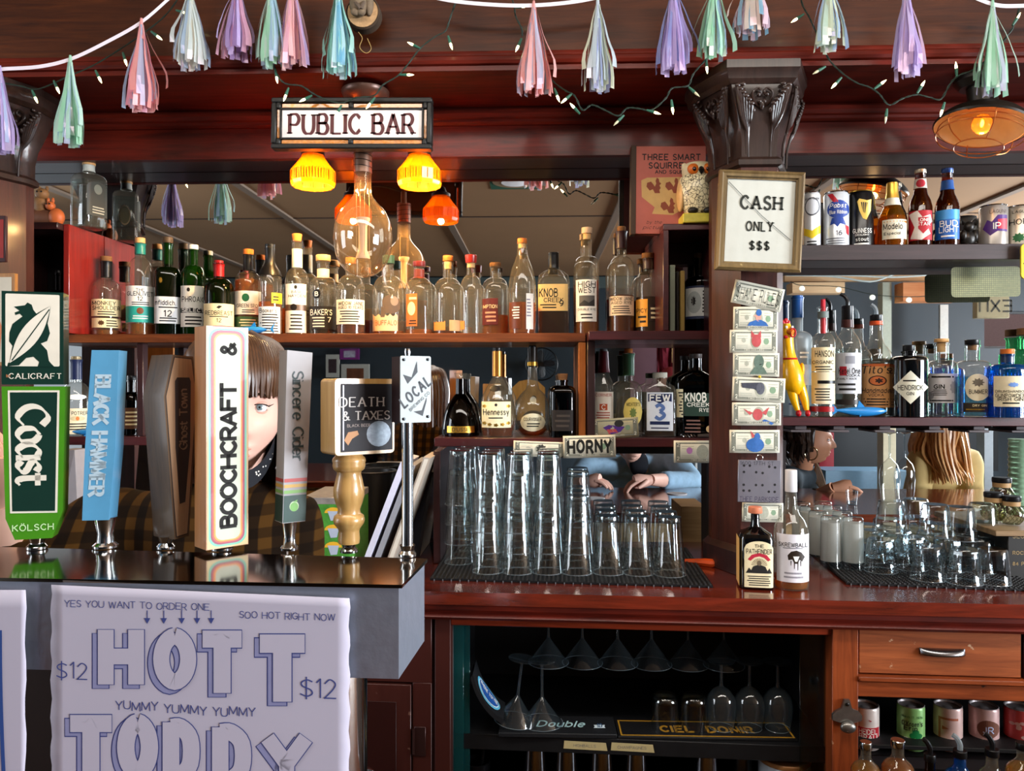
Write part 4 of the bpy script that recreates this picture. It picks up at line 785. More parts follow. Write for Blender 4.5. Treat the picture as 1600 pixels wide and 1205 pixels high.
b.body(GL, [(20.5, VB), (21, 550), (20, 538), (16, 528), (11, 521), (8.5, 514), (8, 500)]).liquid(L_CLR, 545); b.band(500, 512, mat('#3c1c18', .35), grow=1.08); b.cap(478, 500, 17, BLK, name='pourer_collar')
obj('pour_spout', MB().tube(spl([(0, 0, b.z(478)), (0, 0, b.z(470)), (-.008, 0, b.z(463)), (-.02, 0, b.z(459))], 4), .0055, 8), BLK, b.t)
l = b.label(-20, 20, 552, 615, mat('#c3c6cc', .5)); b.poly(l, [(-3, 557), (11, 557), (11, 569), (-3, 569)], mat('#8a8c94', .5)); b.poly(l, [(-11, 573), (-1, 573), (-1, 587), (-11, 587)], mat('#a82430', .5), off=.0008); b.text(l, 'Ketel One', 580, 8, None, 3, off=.001); b.text(l, 'VODKA', 587, 3.5, None, 8); b.text(l, 'FAMILY MADE', 592, 2.6); b.lines(l, 597, 612, -14, 14, 2)
b.label(-16, 18, 624, 632, mat('#2a221c', .4), name='lower_label')
b = vb('clear vodka bottle with copper and tan label and clear pour spout', 1369, 494, 46, 'vodka_bottle')
b.body(GL, [(22.5, 649), (23, 560), (21.5, 551), (16, 543), (11.5, 537), (9.5, 528), (8.5, 504), (8.5, 497)]).liquid(L_CLR, 560); b.band(502, 508, mat('#c04818', .4), 'orange_seal', 1.12); b.cap(492, 502, 18, BLK, name='pourer_collar')
obj('pour_spout', MB().tube(spl([(0, 0, b.z(492)), (0, 0, b.z(485)), (-.006, 0, b.z(479)), (-.014, 0, b.z(476))], 4), .0055, 8), GFR, b.t)
l = b.label(-22, 22, 569, 636, mat('#c89058', .4, .2)); b.label(-22, 22, 569, 573, mat('#d06a38', .3, .4), off=.0008, name='copper_strip'); b.text(l, "Tito's", 578, 11, None, 0, slant=.18, con=.4); b.blob(l, 2, 595, 13, 8, mat('#2a1812', .5)); b.blob(l, 2, 595, 11, 6.5, mat('#c06838', .4), off=.0008); b.blob(l, 4, 595, 6, 4, mat('#2a1812', .5), off=.001, fn=lambda i: 1-.4*(i % 3 == 0)); b.text(l, 'Handmade', 610, 7, None, 0, slant=.2); b.text(l, 'VODKA', 617, 4); b.lines(l, 621, 634, -18, 18, 3)
b = vb('black apothecary gin bottle with white diamond label', 1420, 540, 56, 'gin_bottle')
b.body(GK, shoulder(27.5, 564, 10, 556, 549, base=VB, k=.6)); b.cap(539.5, 550, 18, BLK, name='stopper')
l = b.label(-22, 27, 579, 630, mat('#d9d8c4', .5), 'd', texts=[('HENDRICK', 605, 7, None, 2), ('GIN', 614, 4.6, None, 2)]); b.lines(l, 592, 597, -8, 12, 1)
b = vb('clear gin bottle with light cork and wrapped pale engraved label', 1471, 530, 46, 'gin_bottle')
b.body(GL, shoulder(22.5, 574, 10, 563, 537, base=VB, k=.8)).liquid(L_CLR, 628); b.cap(529.5, 535, 21, WOODC); b.cap(535, 550, 13, CORK, name='cork')
l = b.label(-22, 22, 584, 629, mat('#c7c6c8', .55)); b.lines(l, 586, 592, -20, 20, 1); b.text(l, 'GIN', 604, 6, None, -3, wt=1.6); b.lines(l, 608, 618, -14, 8, 4); b.blob(l, -16, 618, 6, 6, mat('#8a8a8e', .6)); b.blob(l, 17, 605, 6, 11, mat('#9a9aa0', .6), fn=lambda i: 1-.25*(i % 2)); b.lines(l, 623, 628, -20, 20, 1)
b = vb('clear gin bottle with dark stopper and rounded cream bird label', 1519, 531, 52, 'gin_bottle')
b.body(GL, shoulder(25.5, 574, 10, 563, 540, base=VB, k=.8)).liquid(L_BLU, 588); b.cap(531, 539, 21, BLK); b.cap(539, 547, 13, CORKD, name='cork')
l = b.label(-10, 25, 584, 625, mat('#d8cdae', .55), 'o'); b.blob(l, 8, 597, 9, 7, mat('#6a6254', .6), fn=lambda i: 1-.35*(i % 2)); b.text(l, 'BUMMER', 611, 6, None, 8, sx=.85); l = b.label(-12, 25, 628, 642, mat('#2a241c', .4), name='lower_label'); b.text(l, 'DRY GIN', 632, 3, CREAM, 10); b.lines(l, 636, 640, -10, 22, 1, GOLD)
b = vb('blue ribbed gin bottle with cork and torn cream label, at the right end', 1574, 546, 56, 'gin_bottle', Y=2.36)
b.body(GBL, shoulder(28, 578, 9, 568, 553, base=652, k=.7)).liquid(liq('#38b8d8', '#0c58a8'), 600); b.cap(545.5, 554, 20, ORCORK); b.band(554, 566, mat('#14284a', .3))
rb = MB()
for i in range(36):
    a = 2*PI*i/36; R_ = b.R*.99; rb.tube([(R_*math.cos(a), R_*math.sin(a), .004), (R_*math.cos(a), R_*math.sin(a), b.z(582))], .0013, 5)
obj('ribs', rb, GBL, b.t); l = b.label(-18, 26, 587, 633, mat('#d6caa8', .6), off=.0022, texts=[]); b.blob(l, 8, 600, 8, 4, mat('#6a8ec8', .5), off=.0024, fn=lambda i: 1-.3*(i % 2)); b.text(l, 'DRUMSHANBO', 610, 3.4, None, 3, off=.0024); b.text(l, 'GUNPOWDER', 616, 5, None, 4, off=.0024); b.text(l, 'IRISH GIN', 621.5, 5, None, 4, off=.0024); b.lines(l, 625, 630, -8, 20, 1, off=.0024)
b = vb('tall green bottle with wooden stopper, behind the blue gin bottle', 1604, 514, 46, 'liquor_bottle', Y=2.45)
b.body(GPG, shoulder(22, 560, 12, 545, 526, base=652)); b.cap(513, 524, 27, CORKD)
# right top shelf: beers ------------------------------------------------------
GT_, TB = 'beer cans and bottles on the upper right shelf', 381.5
def can(label, px, top, w, m, base=TB, zs=ZRT, Y=2.40, neck=.88, grp=GT_, rot=0, tilt=0, lid=CHROME):
    b = Bt('beer_can', label, px, top, base, w, zs, Y, 'can', grp, rot); h = w/2
    b.body(m, [(h*.84, base), (h, base-2.5), (h, top+5), (h*neck, top+1.5)], name='printed_body', capt=False)
    r = h*neck*b.k; zt = b.H
    obj('lid', MB().lathe([(r*1.02, b.z(top+1.6)), (r*1.06, zt-.001), (r*1.03, zt), (r*.95, zt-.001), (r*.9, zt-.005)], 28, capb=False).ell((0, -r*.25, zt-.0045), r*.35, r*.3, .001, 12, 6), lid, b.t); return b
b = can('slim white can with a yellow wave, first on the upper right shelf', 1269, 301.5, 25, mat('#d6d8da', .3, .3))
l = b.blob(b.g, 0, 323, 11, 13, mat('#4a4c52', .5), name='round_emblem'); b.blob(l, 0, 323, 9.6, 11, mat('#c4c6ca', .4), off=.0009); b.poly(b.g, [(-12, 352), (0, 357), (12, 349), (12, 360), (0, 368), (-12, 362)], mat('#e0c020', .4), name='yellow_wave'); b.text(b.g, 'WHITE CLAW', 312, 3, mat('#2a2a30', .5)); b.lines(b.g, 370, 378, -8, 8, 2)
b = can('tall white can with a blue disc, ribbon and red stripe', 1306.5, 301.5, 38, mat('#d4d8dc', .28, .35))
b.poly(b.g, [(-13, 306), (-5, 306), (4, 318), (-4, 318)], mat('#b81c28', .4), name='red_stripe'); l = b.blob(b.g, 3, 328, 16, 13, mat('#1c3c8c', .4), name='blue_disc'); b.text(l, 'Pabst', 323, 6, WHT, 3, slant=.2, off=.001); b.text(l, 'Blue Ribbon', 332, 5, WHT, 3, off=.001); b.poly(b.g, [(-6, 340), (10, 340), (14, 350), (6, 348), (2, 353), (-3, 348), (-9, 350)], mat('#1c3c8c', .4), name='ribbon'); b.text(b.g, '16', 361, 7, mat('#4a4c58', .5), 4); b.poly(b.g, [(13, 350), (18, 352), (18, 364), (15, 362)], mat('#b81c28', .4), name='red_stripe'); b.lines(b.g, 367, 377, -15, 15, 3, mat('#6a6c74', .5))
b = can('black stout can with a gold harp', 1345, 300, 37, mat('#0c0c0e', .25, .2), lid=GOLD)
hp = [(-5, 317), (-2, 313), (9, 316), (15, 314), (14, 330), (8, 343), (3, 341), (-2, 330)]; l = b.poly(b.g, hp, mat('#c8a850', .35, .5), name='gold_harp'); b.poly(l, [(0, 318), (10, 319), (6, 334), (3, 332)], mat('#141210', .4), off=.0009)
for q in (2, 5, 8): b.poly(l, [(q, 318), (q+.8, 318), (q*.5+3, 334), (q*.5+2.4, 334)], mat('#c8a850', .35, .5), off=.0012, name='harp_string')
b.text(b.g, 'GUINNESS', 358, 6.5, WHT, 2); b.text(b.g, 'DRAUGHT', 364, 2.6, WHT, 2); b.text(b.g, 'stout', 370, 5, WHT, 2); b.lines(b.g, 374, 379, -10, 14, 1, WHT)
def beer(label, px, top, w, gm, rows, base=TB): 
    b = Bt('beer_bottle', label, px, top, base, w, ZRT, 2.40, 'bottle', GT_); b.body(gm, rows); return b
b = beer('stubby gold beer bottle with gold foil neck and white label', 1394, 286, 42, GAM, [(20, TB), (21, 372), (21, 345), (18, 332), (13, 322), (10, 314), (8, 302), (7.5, 288)])
b.liquid(L_GLD, 335); b.band(288, 309, mat('#c8a040', .3, .7), grow=1.1); b.cap(285.7, 291, 16, GOLD, name='crown_cap'); l = b.band(309, 320, mat('#d8d4c0', .5), 'neck_label', 1.05)
l = b.label(-14, 20, 342, 370, mat('#d8d0b8', .5), texts=[('Modelo', 352, 8.5, None, 1), ('Especial', 362, 4)])
b = beer('brown beer bottle with red and white star label, crown cap', 1438, 266, 34, GBR, [(16.5, TB), (17, 374), (17, 322), (15, 312), (10.5, 302), (8.5, 290), (7, 272), (7.5, 271), (7.5, 268)])
b.liquid(liq('#8a3c0c', '#3a1404'), 296); b.cap(265.5, 271, 17, mat('#b8a890', .3, .7), name='crown_cap'); l = b.band(280, 294, mat('#c8c0b4', .5), 'neck_label', 1.06); l = b.label(-6, 7, 281, 293, mat('#b02030', .5), 'o', name='neck_seal', off=.0016)
l = b.label(-16, 16, 328, 371, mat('#a81c28', .5)); b.poly(l, [(-16, 332), (-4, 328), (3, 338), (14, 334), (16, 344), (10, 352), (14, 362), (2, 371), (-14, 368), (-8, 352)], mat('#d8d0c8', .5)); b.poly(l, [(-3, 338), (12, 338), (12, 354), (4, 362), (-3, 354)], mat('#a81c28', .5), off=.001); b.text(l, 'LONE', 342, 4.4, WHT, 4.5, off=.0013); b.text(l, 'STAR', 348, 4.4, WHT, 4.5, off=.0013)
b = beer('brown beer bottle with blue label and blue cap', 1480, 265, 36, GBR, [(17, TB), (17.5, 374), (17.5, 322), (15, 312), (10.5, 302), (8.5, 290), (7, 272), (7.5, 271), (7.5, 268)])
b.liquid(liq('#8a3c0c', '#3a1404'), 296); b.cap(264, 271, 17, mat('#1c3c78', .3, .4), name='crown_cap'); b.band(282, 296, mat('#1c4c90', .4), 'neck_label', 1.06)
l = b.label(-16.5, 16.5, 327, 370, mat('#1858a8', .4, .2), texts=[('BUD', 347, 8, WHT, 2, ), ('LIGHT', 356, 8, WHT, 2)]); b.label(-16.5, 16.5, 327, 341, mat('#3888c8', .4, .2), off=.0008, name='pale_band'); b.lines(l, 363, 368, -10, 12, 1, WHT)
b = can('steel grey ale can with purple and red splash, right of the dark figurine', 1552, 322, 40, mat('#a8a098', .3, .5))
b.poly(b.g, [(-14, 356), (-8, 344), (-2, 347), (6, 338), (18, 338), (18, 361), (6, 360), (-4, 366)], mat('#4a2470', .4), name='splash'); b.poly(b.g, [(6, 344), (18, 343), (18, 358), (6, 357)], mat('#b83848', .4), off=.0009, name='splash'); b.text(b.g, 'IP', 353, 9, WHT, 5, off=.0013); b.text(b.g, 'LAGUNI', 333, 5, mat('#6a5a50', .5), 6)
b = can('pale ale can with green emblem, last on the upper right shelf', 1594, 323, 40, mat('#c0b8a8', .3, .5))
b.text(b.g, 'LAGU', 333, 4, mat('#3a3a38', .5), -2); b.text(b.g, 'HOP', 347, 8, mat('#1c1c1c', .5), -2); b.blob(b.g, -2, 369, 9, 7, mat('#2c6a3c', .5), fn=lambda i: 1-.3*(i % 2), name='hop_emblem')
# counter bottles --------------------------------------------------------------
CB = ZK
b = Bt('spirit_bottle', 'black square bottle with cream label and pink stopper, on the worktop before the column', 1180, 792, 911, 53, CB, 1.94, 'bottle', rot=.12)
b.body(GK, [(25.5, 911), (26, 907), (26, 838), (23, 830), (14, 825), (8, 821), (6.5, 816), (6.5, 800)], sq=5, dep=.95); b.cap(791.6, 801, 21, mat('#c87858', .45), 22, 'stopper')
l = b.label(-19, 24, 839, 907, mat('#dccfa8', .6), 'a', texts=[('THE', 846, 4.5, None, 3), ('PATHFINDER', 854, 6.6, None, 3)]); RED_ = mat('#b0283c', .5)
b.poly(l, [(-14, 866), (-8, 859), (3, 856), (14, 859), (20, 866), (16, 868), (10, 863), (3, 861), (-4, 863), (-10, 868)], RED_, name='red_banner')
for i in range(13):
    a = PI*(.08+.84*i/12); b.poly(l, [(3+4*math.cos(a), 876-4*math.sin(a)), (3+12*math.cos(a+.06), 876-12*math.sin(a+.06)), (3+12*math.cos(a-.06), 876-12*math.sin(a-.06))], mat('#8a7c60', .6), name='ray')
b.blob(l, 3, 871, 3.2, 4, mat('#6a5c48', .6), off=.0009); b.poly(l, [(-10, 884), (-6, 876), (3, 873), (12, 876), (16, 884)], INK, off=.0008, name='figure_drawing'); b.poly(l, [(-17, 886), (-12, 878), (-7, 884), (14, 884), (18, 878), (22, 886)], INK, name='figure_drawing'); b.lines(l, 889, 905, -15, 21, 5)
flat('side_label', MB().sheet([[(-b.at(.05)[0]-.0006, y, b.z(906)), (-b.at(.05)[0]-.0006, y, b.z(836))] for y in (-.9*b.R, .8*b.R)]), mat('#c8a468', .6), b.t)
b = Bt('whiskey_bottle', 'clear whiskey bottle with white screw cap and white label, at the column foot', 1236, 734, 917, 54, CB, 1.93, 'bottle')
b.body(GL, [(25.5, 917), (26.5, 911), (26.5, 832), (25, 822), (20, 811), (13, 803), (9.5, 792), (8, 770), (8, 738)]).liquid(L_AMB, 897); b.cap(734, 768, 18, mat('#d0d0d4', .4), 18.5, 'screw_cap')
l = b.label(-21, 26, 830, 903, mat('#d6d4da', .5), texts=[('SKREWBALL', 846, 6, None, 3)]); b.lines(l, 850, 852, -12, 20, 1); b.poly(l, [(-5, 862), (0, 856), (8, 854), (15, 857), (20, 864), (16, 871), (12, 868), (10, 874), (5, 874), (2, 868), (-4, 869)], mat('#2a2018', .4), name='sheep_emblem'); b.poly(l, [(3, 863), (12, 863), (9, 871), (6, 871)], WHT, off=.001, name='sheep_face')
for q, e in ((0, 877), (5, 882), (10, 884), (14, 878)): b.poly(l, [(q-.8, 870), (q+.8, 870), (q+.4, e), (q-.4, e)], mat('#2a2018', .4), name='drip')
b.lines(l, 886, 898, -12, 18, 2, mat('#8a8890', .5))
# retro cans and speed-rail bottles in the right cabinet -------------------------
GC_ = 'retro beer cans inside the right cabinet'; zcs = ZB+ZCS; YCc = CABR.location.y+.10
zcan = 1180
for lab, px, top, w, colr, fn in (
  ('white and red retro can beside the post, inside the right cabinet', 1352, 1100, 40, '#d8c8c0', lambda b: (b.poly(b.g, [(-19, 1135), (19, 1135), (19, 1158), (-19, 1158)], mat('#b01c28', .4), name='red_panel'), b.text(b.g, 'HEIDEL', 1142, 7, WHT, 4, off=.001), b.text(b.g, 'BRAU', 1152, 7, WHT, 4, off=.001), b.poly(b.g, [(4, 1119), (9, 1122), (8, 1124)], RED_))),
  ('pale green retro can with a shamrock, inside the right cabinet', 1423, 1099, 40, '#8cc070', lambda b: (b.text(b.g, 'March 17, 1976', 1116, 3.4, mat('#1c5a2c', .5), 2, sx=.8), b.text(b.g, "O'Kroen's", 1128, 7, INK, 2, sx=.75, slant=.1), b.text(b.g, 'Erin', 1136, 7, INK, 0, slant=.1), [b.blob(b.g, 7+4.5*math.cos(a), 1147+4.5*math.sin(a), 5, 5, mat('#0c6a34', .5), 10, name='shamrock') for a in (-PI/2, PI*.15, PI*.85)], b.poly(b.g, [(6, 1150), (8, 1150), (10, 1158), (8, 1158)], mat('#0c6a34', .5), name='shamrock'), b.blob(b.g, -6, 1159, 7, 6, WHT, name='white_emblem'))),
  ('pinkish white retro can with brick red squared lines, inside the right cabinet', 1481, 1100, 41, '#d8b4ac', lambda b: [b.poly(b.g, q, mat('#b8684c', .5), name='line_mark') for q in ([(-13, 1117), (14, 1117), (14, 1121), (-13, 1121)], [(-13, 1121), (-10, 1121), (-10, 1166), (-13, 1166)], [(-13, 1164), (12, 1166), (12, 1169), (-13, 1167)], [(-8, 1132), (2, 1136), (-8, 1139)])]),
  ('white retro can with a brown round badge, inside the right cabinet', 1537, 1101, 42, '#d4aca8', lambda b: (b.blob(b.g, 6, 1136, 15, 16, mat('#7a4c3c', .5), name='brown_badge'), b.text(b.g, 'JR', 1137, 9, mat('#c8d0f0', .4), 6, off=.001), b.poly(b.g, [(-10, 1156), (4, 1158), (16, 1155), (16, 1162), (-8, 1164)], mat('#4a4488', .5), name='blue_banner'))),
  ('red and white mottled retro can at the right edge, inside the right cabinet', 1592, 1103, 42, '#c04040', lambda b: [b.blob(b.g, random.uniform(-16, 12), random.uniform(1115, 1168), 4, 3, mat('#d8a8a0', .5), 8, name='fleck') for _ in range(9)])):
    b = can(lab, px, top, w, mat(colr, .35, .15), base=zcan, zs=zcs, Y=YCc, grp=GC_, neck=.93, lid=mat('#c0b4b4', .4, .5)); fn(b)
GS = 'liqueur bottles in the rack before the retro cans'
for lab, px, top, w, gm, cp, cw, sp in (
  ('yellow liqueur bottle with silver cap next to the cabinet post', 1353, 1159, 44, 'y', 'silver', 18, 0), ('orange liqueur bottle with silver cap, in the rack before the shamrock can', 1403, 1156, 48, 'o', 'silver', 21, 0),
  ('dark bottle with bent black pourer, between the orange and blue bottles', 1453, 1178, 34, 'k', 'black', 17, 1), ('blue liqueur bottle with clear pourer', 1500, 1172, 48, 'b', 'black', 20, 2),
  ('clear bottle with black pourer and silver collar before the round badge can', 1550, 1170, 40, 'c', 'black', 20, 1), ('yellow green bottle at the right edge of the rack', 1597, 1160, 46, 'y', 'black', 18, 0)):
    Yb = 1.72; zs = P(px, 1340, Yb).z; g = {'y': GL, 'o': GL, 'k': GDK, 'b': GBL, 'c': GL}[gm]
    b = Bt('liqueur_bottle', lab, px, top, 1340, w, zs, Yb, 'bottle', GS); h = w/2
    b.body(g, [(h, 1340), (h, top+44), (h*.8, top+36), (h*.5, top+30), (cw*.42, top+24), (cw*.42, top+10)])
    lq = {'y': L_GLD, 'o': L_AMB, 'b': L_BLU}.get(gm)
    if lq: b.liquid(lq, top+36)
    b.cap(top, top+11, cw, CHROME if cp == 'silver' else BLK, name='screw_cap' if cp == 'silver' else 'pourer_collar')
    if sp: obj('pour_spout', MB().tube(spl([(0, 0, b.H), (0, 0, b.H+.012), (-.006, 0, b.H+.024), (-.014, 0, b.H+.03)], 4), .0055, 8), BLK if sp == 1 else GFR, b.t)
tag(obj('speed_rail', MB().box(P(1345, 0, 1.68).x, P(1640, 0, 1.68).x, 1.655, 1.775, P(1500, 1340, 1.72).z-.006, P(1500, 1340, 1.72).z).box(P(1345, 0, 1.68).x, P(1640, 0, 1.68).x, 1.655, 1.66, P(1500, 1340, 1.72).z, P(1500, 1300, 1.72).z), CHROME), 'steel bottle rail in front of the right cabinet holding liqueur bottles', 'bottle rail')
# ================================================================== DRAFT TOWER, TAP HANDLES, PAPER SIGNS
def PZ(px, py, z):
    u = (px-CX)/F; v = (py-CY)/F; t = (ZC-z)/v
    return Vector((t*(u*cT-sT), t*(u*sT+cT), z))
A_ = P(628, 914, .85); ZT = A_.z; B_ = PZ(668, 873, ZT); C_ = PZ(-60, 902, ZT); D_ = PZ(-60, 853, ZT); zbt = ZT-.105
STEEL = mat('#8a8074', .1, 1, var=.04, scale=6); STEELF = mat('#a0a8b8', .4, .75, var=.1, scale=60, bump=.35)
t = thing('draft_tower', 'stainless steel beer tap tower box along the bar, papers taped on its front', 'tap tower', (A_+B_+C_+D_)/4 - Vector((0, 0, ZT-1.10))); o = t.location
dn = Vector((0, 0, -1))
def loc(p): return p-o
c4 = [C_, A_, B_, D_]; inset = [p+dn*.004 for p in c4]
cen = (A_+B_+C_+D_)/4
sh = lambda p, f: cen+(p-cen)*f
obj('top_plate', MB().hexa([loc(p+dn*.004) for p in c4]+[loc(p) for p in c4]), STEEL, t, sharp=10)
cb = [p+(cen-p).normalized()*.004 for p in c4]
obj('tower_body', MB().hexa([loc(p+Vector((0, 0, zbt-ZT))) for p in cb]+[loc(p+dn*.0042) for p in cb]), STEELF, t, sharp=10)
for f in (.25, .8):
    q = loc(C_*(1-f)+A_*f*.5+B_*f*.5); obj('pedestal', MB().lathe([(.05, 0), (.05, .01), (.038, .016), (.038, zbt-1.10)], 24, (q.x, q.y+.04, 0)), CHROME, t)
class Hd:
    """tap handle: front outline given in pixels, turned by phi towards (+) showing its left side"""
    def __init__(s, label, px, by, phi):
        s.by = by; s.px = px; p = PZ(px, by+10, ZT) + Vector((0, .008, 0)); s.Y = p.y; s.k = K(px, p.y); s.c = math.cos(math.radians(phi))
        s.t = thing('tap_handle', label, 'tap handle', (p.x, p.y, ZT), math.atan2(-p.x, p.y)+math.radians(phi), 'beer tap handles on the steel tower'); s.zb = 0
    def x(s, px): return (px-s.px)*s.k/s.c
    def z(s, py): return (s.by+10-py)*s.k
    def pr(s, name, poly, d, m, d0=None, b=0, parent=None):
        d0 = -d/2 if d0 is None else d0; return obj(name, MB().prism([(s.x(a), s.z(c)) for a, c in poly], d0, d0+d), m, parent or s.t, sharp=25)
    def face(s, name, poly, m, y, parent=None): return flat(name, MB().add([(s.x(a), y, s.z(c)) for a, c in poly], [tuple(range(len(poly)))]), m, parent or s.t)
    def ferrule(s, r, y0):
        obj('ferrule', MB().lathe([(r*1.25*s.k, .001), (r*1.25*s.k, .004), (r*.9*s.k, .008), (r*.8*s.k, s.z(y0)*.5), (r*1.1*s.k, s.z(y0)+.002)], 20), CHROME, s.t)
    def text(s, parent, st, px, py, h, m, y, **kw):
        V, Fc = txt(st, h*s.k, **kw); put('lettering', [(a, b) for a, b in V], Fc, lambda a, b: (s.x(px)+a, y, s.z(py)+b), m, parent)
def rr(x0, x1, y0, y1, r, n=5):
    o_ = []
    for cx_, cy_, a0 in ((x1-r, y0+r, -90), (x1-r, y1-r, 0), (x0+r, y1-r, 90), (x0+r, y0+r, 180)):
        for i in range(n+1):
            a = math.radians(a0+90*i/n); o_.append((cx_+r*math.cos(a), cy_+r*math.sin(a)))
    return o_
DG = mat('#0f2c24', .3, coat=.3); LG = mat('#3f7f18', .3, coat=.4); OFFW = mat('#cfc8b8', .45)
# 1 green two-part handle
h = Hd('two-part green and white tap handle with surfing bear panel, leftmost on the tower', 52, 850, -14); d = .030
b = h.pr('bear_block', [(10, 460), (91, 460), (91, 603), (10, 603)], d, DG); y0 = -d/2-.0004
h.face('panel', rr(15, 86, 464, 575, 2), OFFW, y0, b)
q = lambda pts: [(10+ (x-40)*.238, 460+(y-600)*.2654) for x, y in pts]
h.face('bear_emblem', q([(108, 690), (168, 680), (182, 664), (205, 676), (214, 705), (240, 740), (190, 790), (150, 835), (120, 880), (132, 905), (100, 915), (82, 890), (84, 840), (100, 790), (130, 765), (155, 745), (140, 730), (116, 738), (112, 724), (138, 712)]), DG, y0-.0003, b)
h.face('bear_emblem', q([(290, 770), (306, 840), (290, 885), (255, 900), (290, 940), (300, 1000), (314, 1018), (330, 1034), (238, 1034), (246, 1008), (215, 978), (175, 985), (135, 1028), (72, 1034), (76, 1015), (110, 1000), (170, 955), (210, 890), (262, 800)]), DG, y0-.0003, b)
lf = lambda f, e: [(310-(225)*t_ + f*math.sin(PI*t_)*.83*w_, 680+335*t_+f*math.sin(PI*t_)*.56*w_) for w_ in (1, -1) for t_ in ([i/12 for i in range(13)] if w_ == 1 else [i/12 for i in range(12, -1, -1)])]
h.face('surfboard_outline', q(lf(64, 0)), DG, y0-.0005, b); h.face('surfboard', q(lf(52, 0)), OFFW, y0-.0007, b)
h.face('surfboard_stringer', q([(300, 700), (306, 702), (100, 1002), (95, 998)]), DG, y0-.0009, b)
h.text(b, 'CALICRAFT', 54, 590, 8, OFFW, y0-.0003, serif=.5, con=.4, wt=1.3); h.face('bear_mark', [(16, 587), (19, 589), (22, 587), (21, 592), (16, 592)], mat('#8a5a3c', .5), y0-.0003, b)
b = h.pr('name_block', [(10, 606), (93, 606), (90, 800), (76, 841), (27, 841), (15, 808)], d, LG)
h.face('border', [(18, 612), (86, 612), (83, 802), (21, 800)], OFFW, y0, b); h.face('dark_panel', [(21, 615), (83, 615), (80, 799), (24, 797)], DG, y0-.0003, b)
h.text(b, 'Coast', 51, 697, 41, OFFW, y0-.0006, vert='down', wt=1.75, pen=math.radians(40), gap=.8, sx=.92); h.text(b, 'KÖLSCH', 51, 823, 9, mat('#b8d8a0', .5), y0-.0004, wt=1.2); h.ferrule(12, 841)
# 2 blue
BLU = mat('#5a9cc4', .35, coat=.2); h = Hd('sky blue slab tap handle with white lettering running down, second from left', 160, 848, -21); d = .030
b = h.pr('slab', [(147, 550), (184, 550), (179, 700), (170, 812), (134, 812), (138, 700)], d, BLU)
V, Fc = txt('BLACK HAMMER', 20*h.k, 2.2, con=.55, gap=1.1, sx=.80, vert='down'); put('lettering', [(a+c_*.058, c_) for a, c_ in V], Fc, lambda a, c_: (h.x(158)+a, -d/2-.0004, h.z(682)+c_), mat('#b4cbd8', .5), b); h.ferrule(15, 812)
# 3 coffin
WAL = wood('#3c2c20', '#6c5238', .5, 'z', .1); h = Hd('walnut coffin shaped tap handle with dark lettered inlay, third from left', 255, 850, 34); d = .046
cf_ = lambda e: [(249+e, 557+e*1.5), (279-e, 559+e*1.5), (286-e, 621), (273-e, 840-e*1.5), (252+e, 842-e*1.5), (237+e, 621)]
b = h.pr('coffin_block', cf_(0), d, WAL); h.face('inlay_line', cf_(2), mat('#241812', .5), -d/2-.0004, b); h.face('face_board', cf_(3), wood('#7c6048', '#a88868', .5, 'z', .1), -d/2-.0006, b)
h.face('dark_inlay', [(252, 598), (255, 592), (273, 592), (275, 598), (274, 700), (267, 786), (259, 788), (253, 700)], mat('#221510', .5), -d/2-.0008, b); h.text(b, 'Ghost Town', 264, 657, 13, mat('#7a6450', .5), -d/2-.001, vert='up', wt=1.5, pen=math.radians(40), gap=1.1); h.ferrule(11, 842)
# 4 striped long board
h = Hd('tall pale wooden tap handle with rainbow border and big black lettering, middle of the row', 343, 852, 24); d = .037
b = h.pr('board', [(312, 514), (373, 514), (373, 854), (312, 854)], d, wood('#a86a34', '#c88a50', .4, 'z', .3)); y0 = -d/2
for i, (e, c) in enumerate(((1, '#d0b884'), (3, '#6cb49c'), (6, '#8c2448'), (8.5, '#d0502c'), (10.5, '#e89838'), (12.5, '#b6baa6'))):
    h.face('panel' if i == 5 else 'rainbow_stripe', rr(312+e, 373-e, 514+e, 854-e, max(.5, 17-e*.5) if i else .5), mat(c, .4, coat=.1), y0-.0004-.0002*i, b)
h.text(b, 'BOOCHCRAFT', 343, 712, 22, INK, y0-.002, vert='up', wt=1.9, sx=1.05, gap=1.35); h.text(b, '&', 343, 548, 22, INK, y0-.002, vert='up', wt=1.7); h.ferrule(13, 854)
# 5 white cider
h = Hd('white rectangular tap handle with grey name, red, yellow and green stripes', 449, 852, 20); d = .030
b = h.pr('bar', [(440, 550), (478, 553), (467, 816), (433, 816)], d, mat('#a8a6a8', .5)); y0 = -d/2; X5 = lambda f, y: 440-7*(y-550)/266+1+(36+ -3*(y-550)/266)*f
def strip(ya, yb, c): h.face('stripe', [(X5(0, ya), ya), (X5(1, ya), ya), (X5(1, yb), yb), (X5(0, yb), yb)], mat(c, .4), y0-.0004, b); flat('stripe', MB().add([(h.x(X5(0, ya))-.0008-.0002, y, h.z(ya)) for y in (y0, -y0)]+[(h.x(X5(0, yb))-.001, y, h.z(yb)) for y in (-y0, y0)], [(0, 1, 2, 3)]), mat(c, .4), b)
for a, c_, cc in ((748, 753.5, '#b04844'), (757, 762, '#c8a04c'), (766, 771, '#7cac5c'), (774, 815, '#1c4038')): strip(a, c_, cc)
gr = mat('#7cb860', .4); h.face('apple_emblem', [(450+7*math.cos(a), 791+8*math.sin(a)) for a in [2*PI*i/16 for i in range(16)]], mat('#c8dcb8', .4), y0-.0006, b); h.face('apple_emblem', [(450+6*math.cos(a), 792+7*math.sin(a)) for a in [2*PI*i/16 for i in range(16)]], gr, y0-.0008, b); h.face('apple_emblem', [(448, 784), (455, 781), (454, 785)], gr, y0-.0008, b)
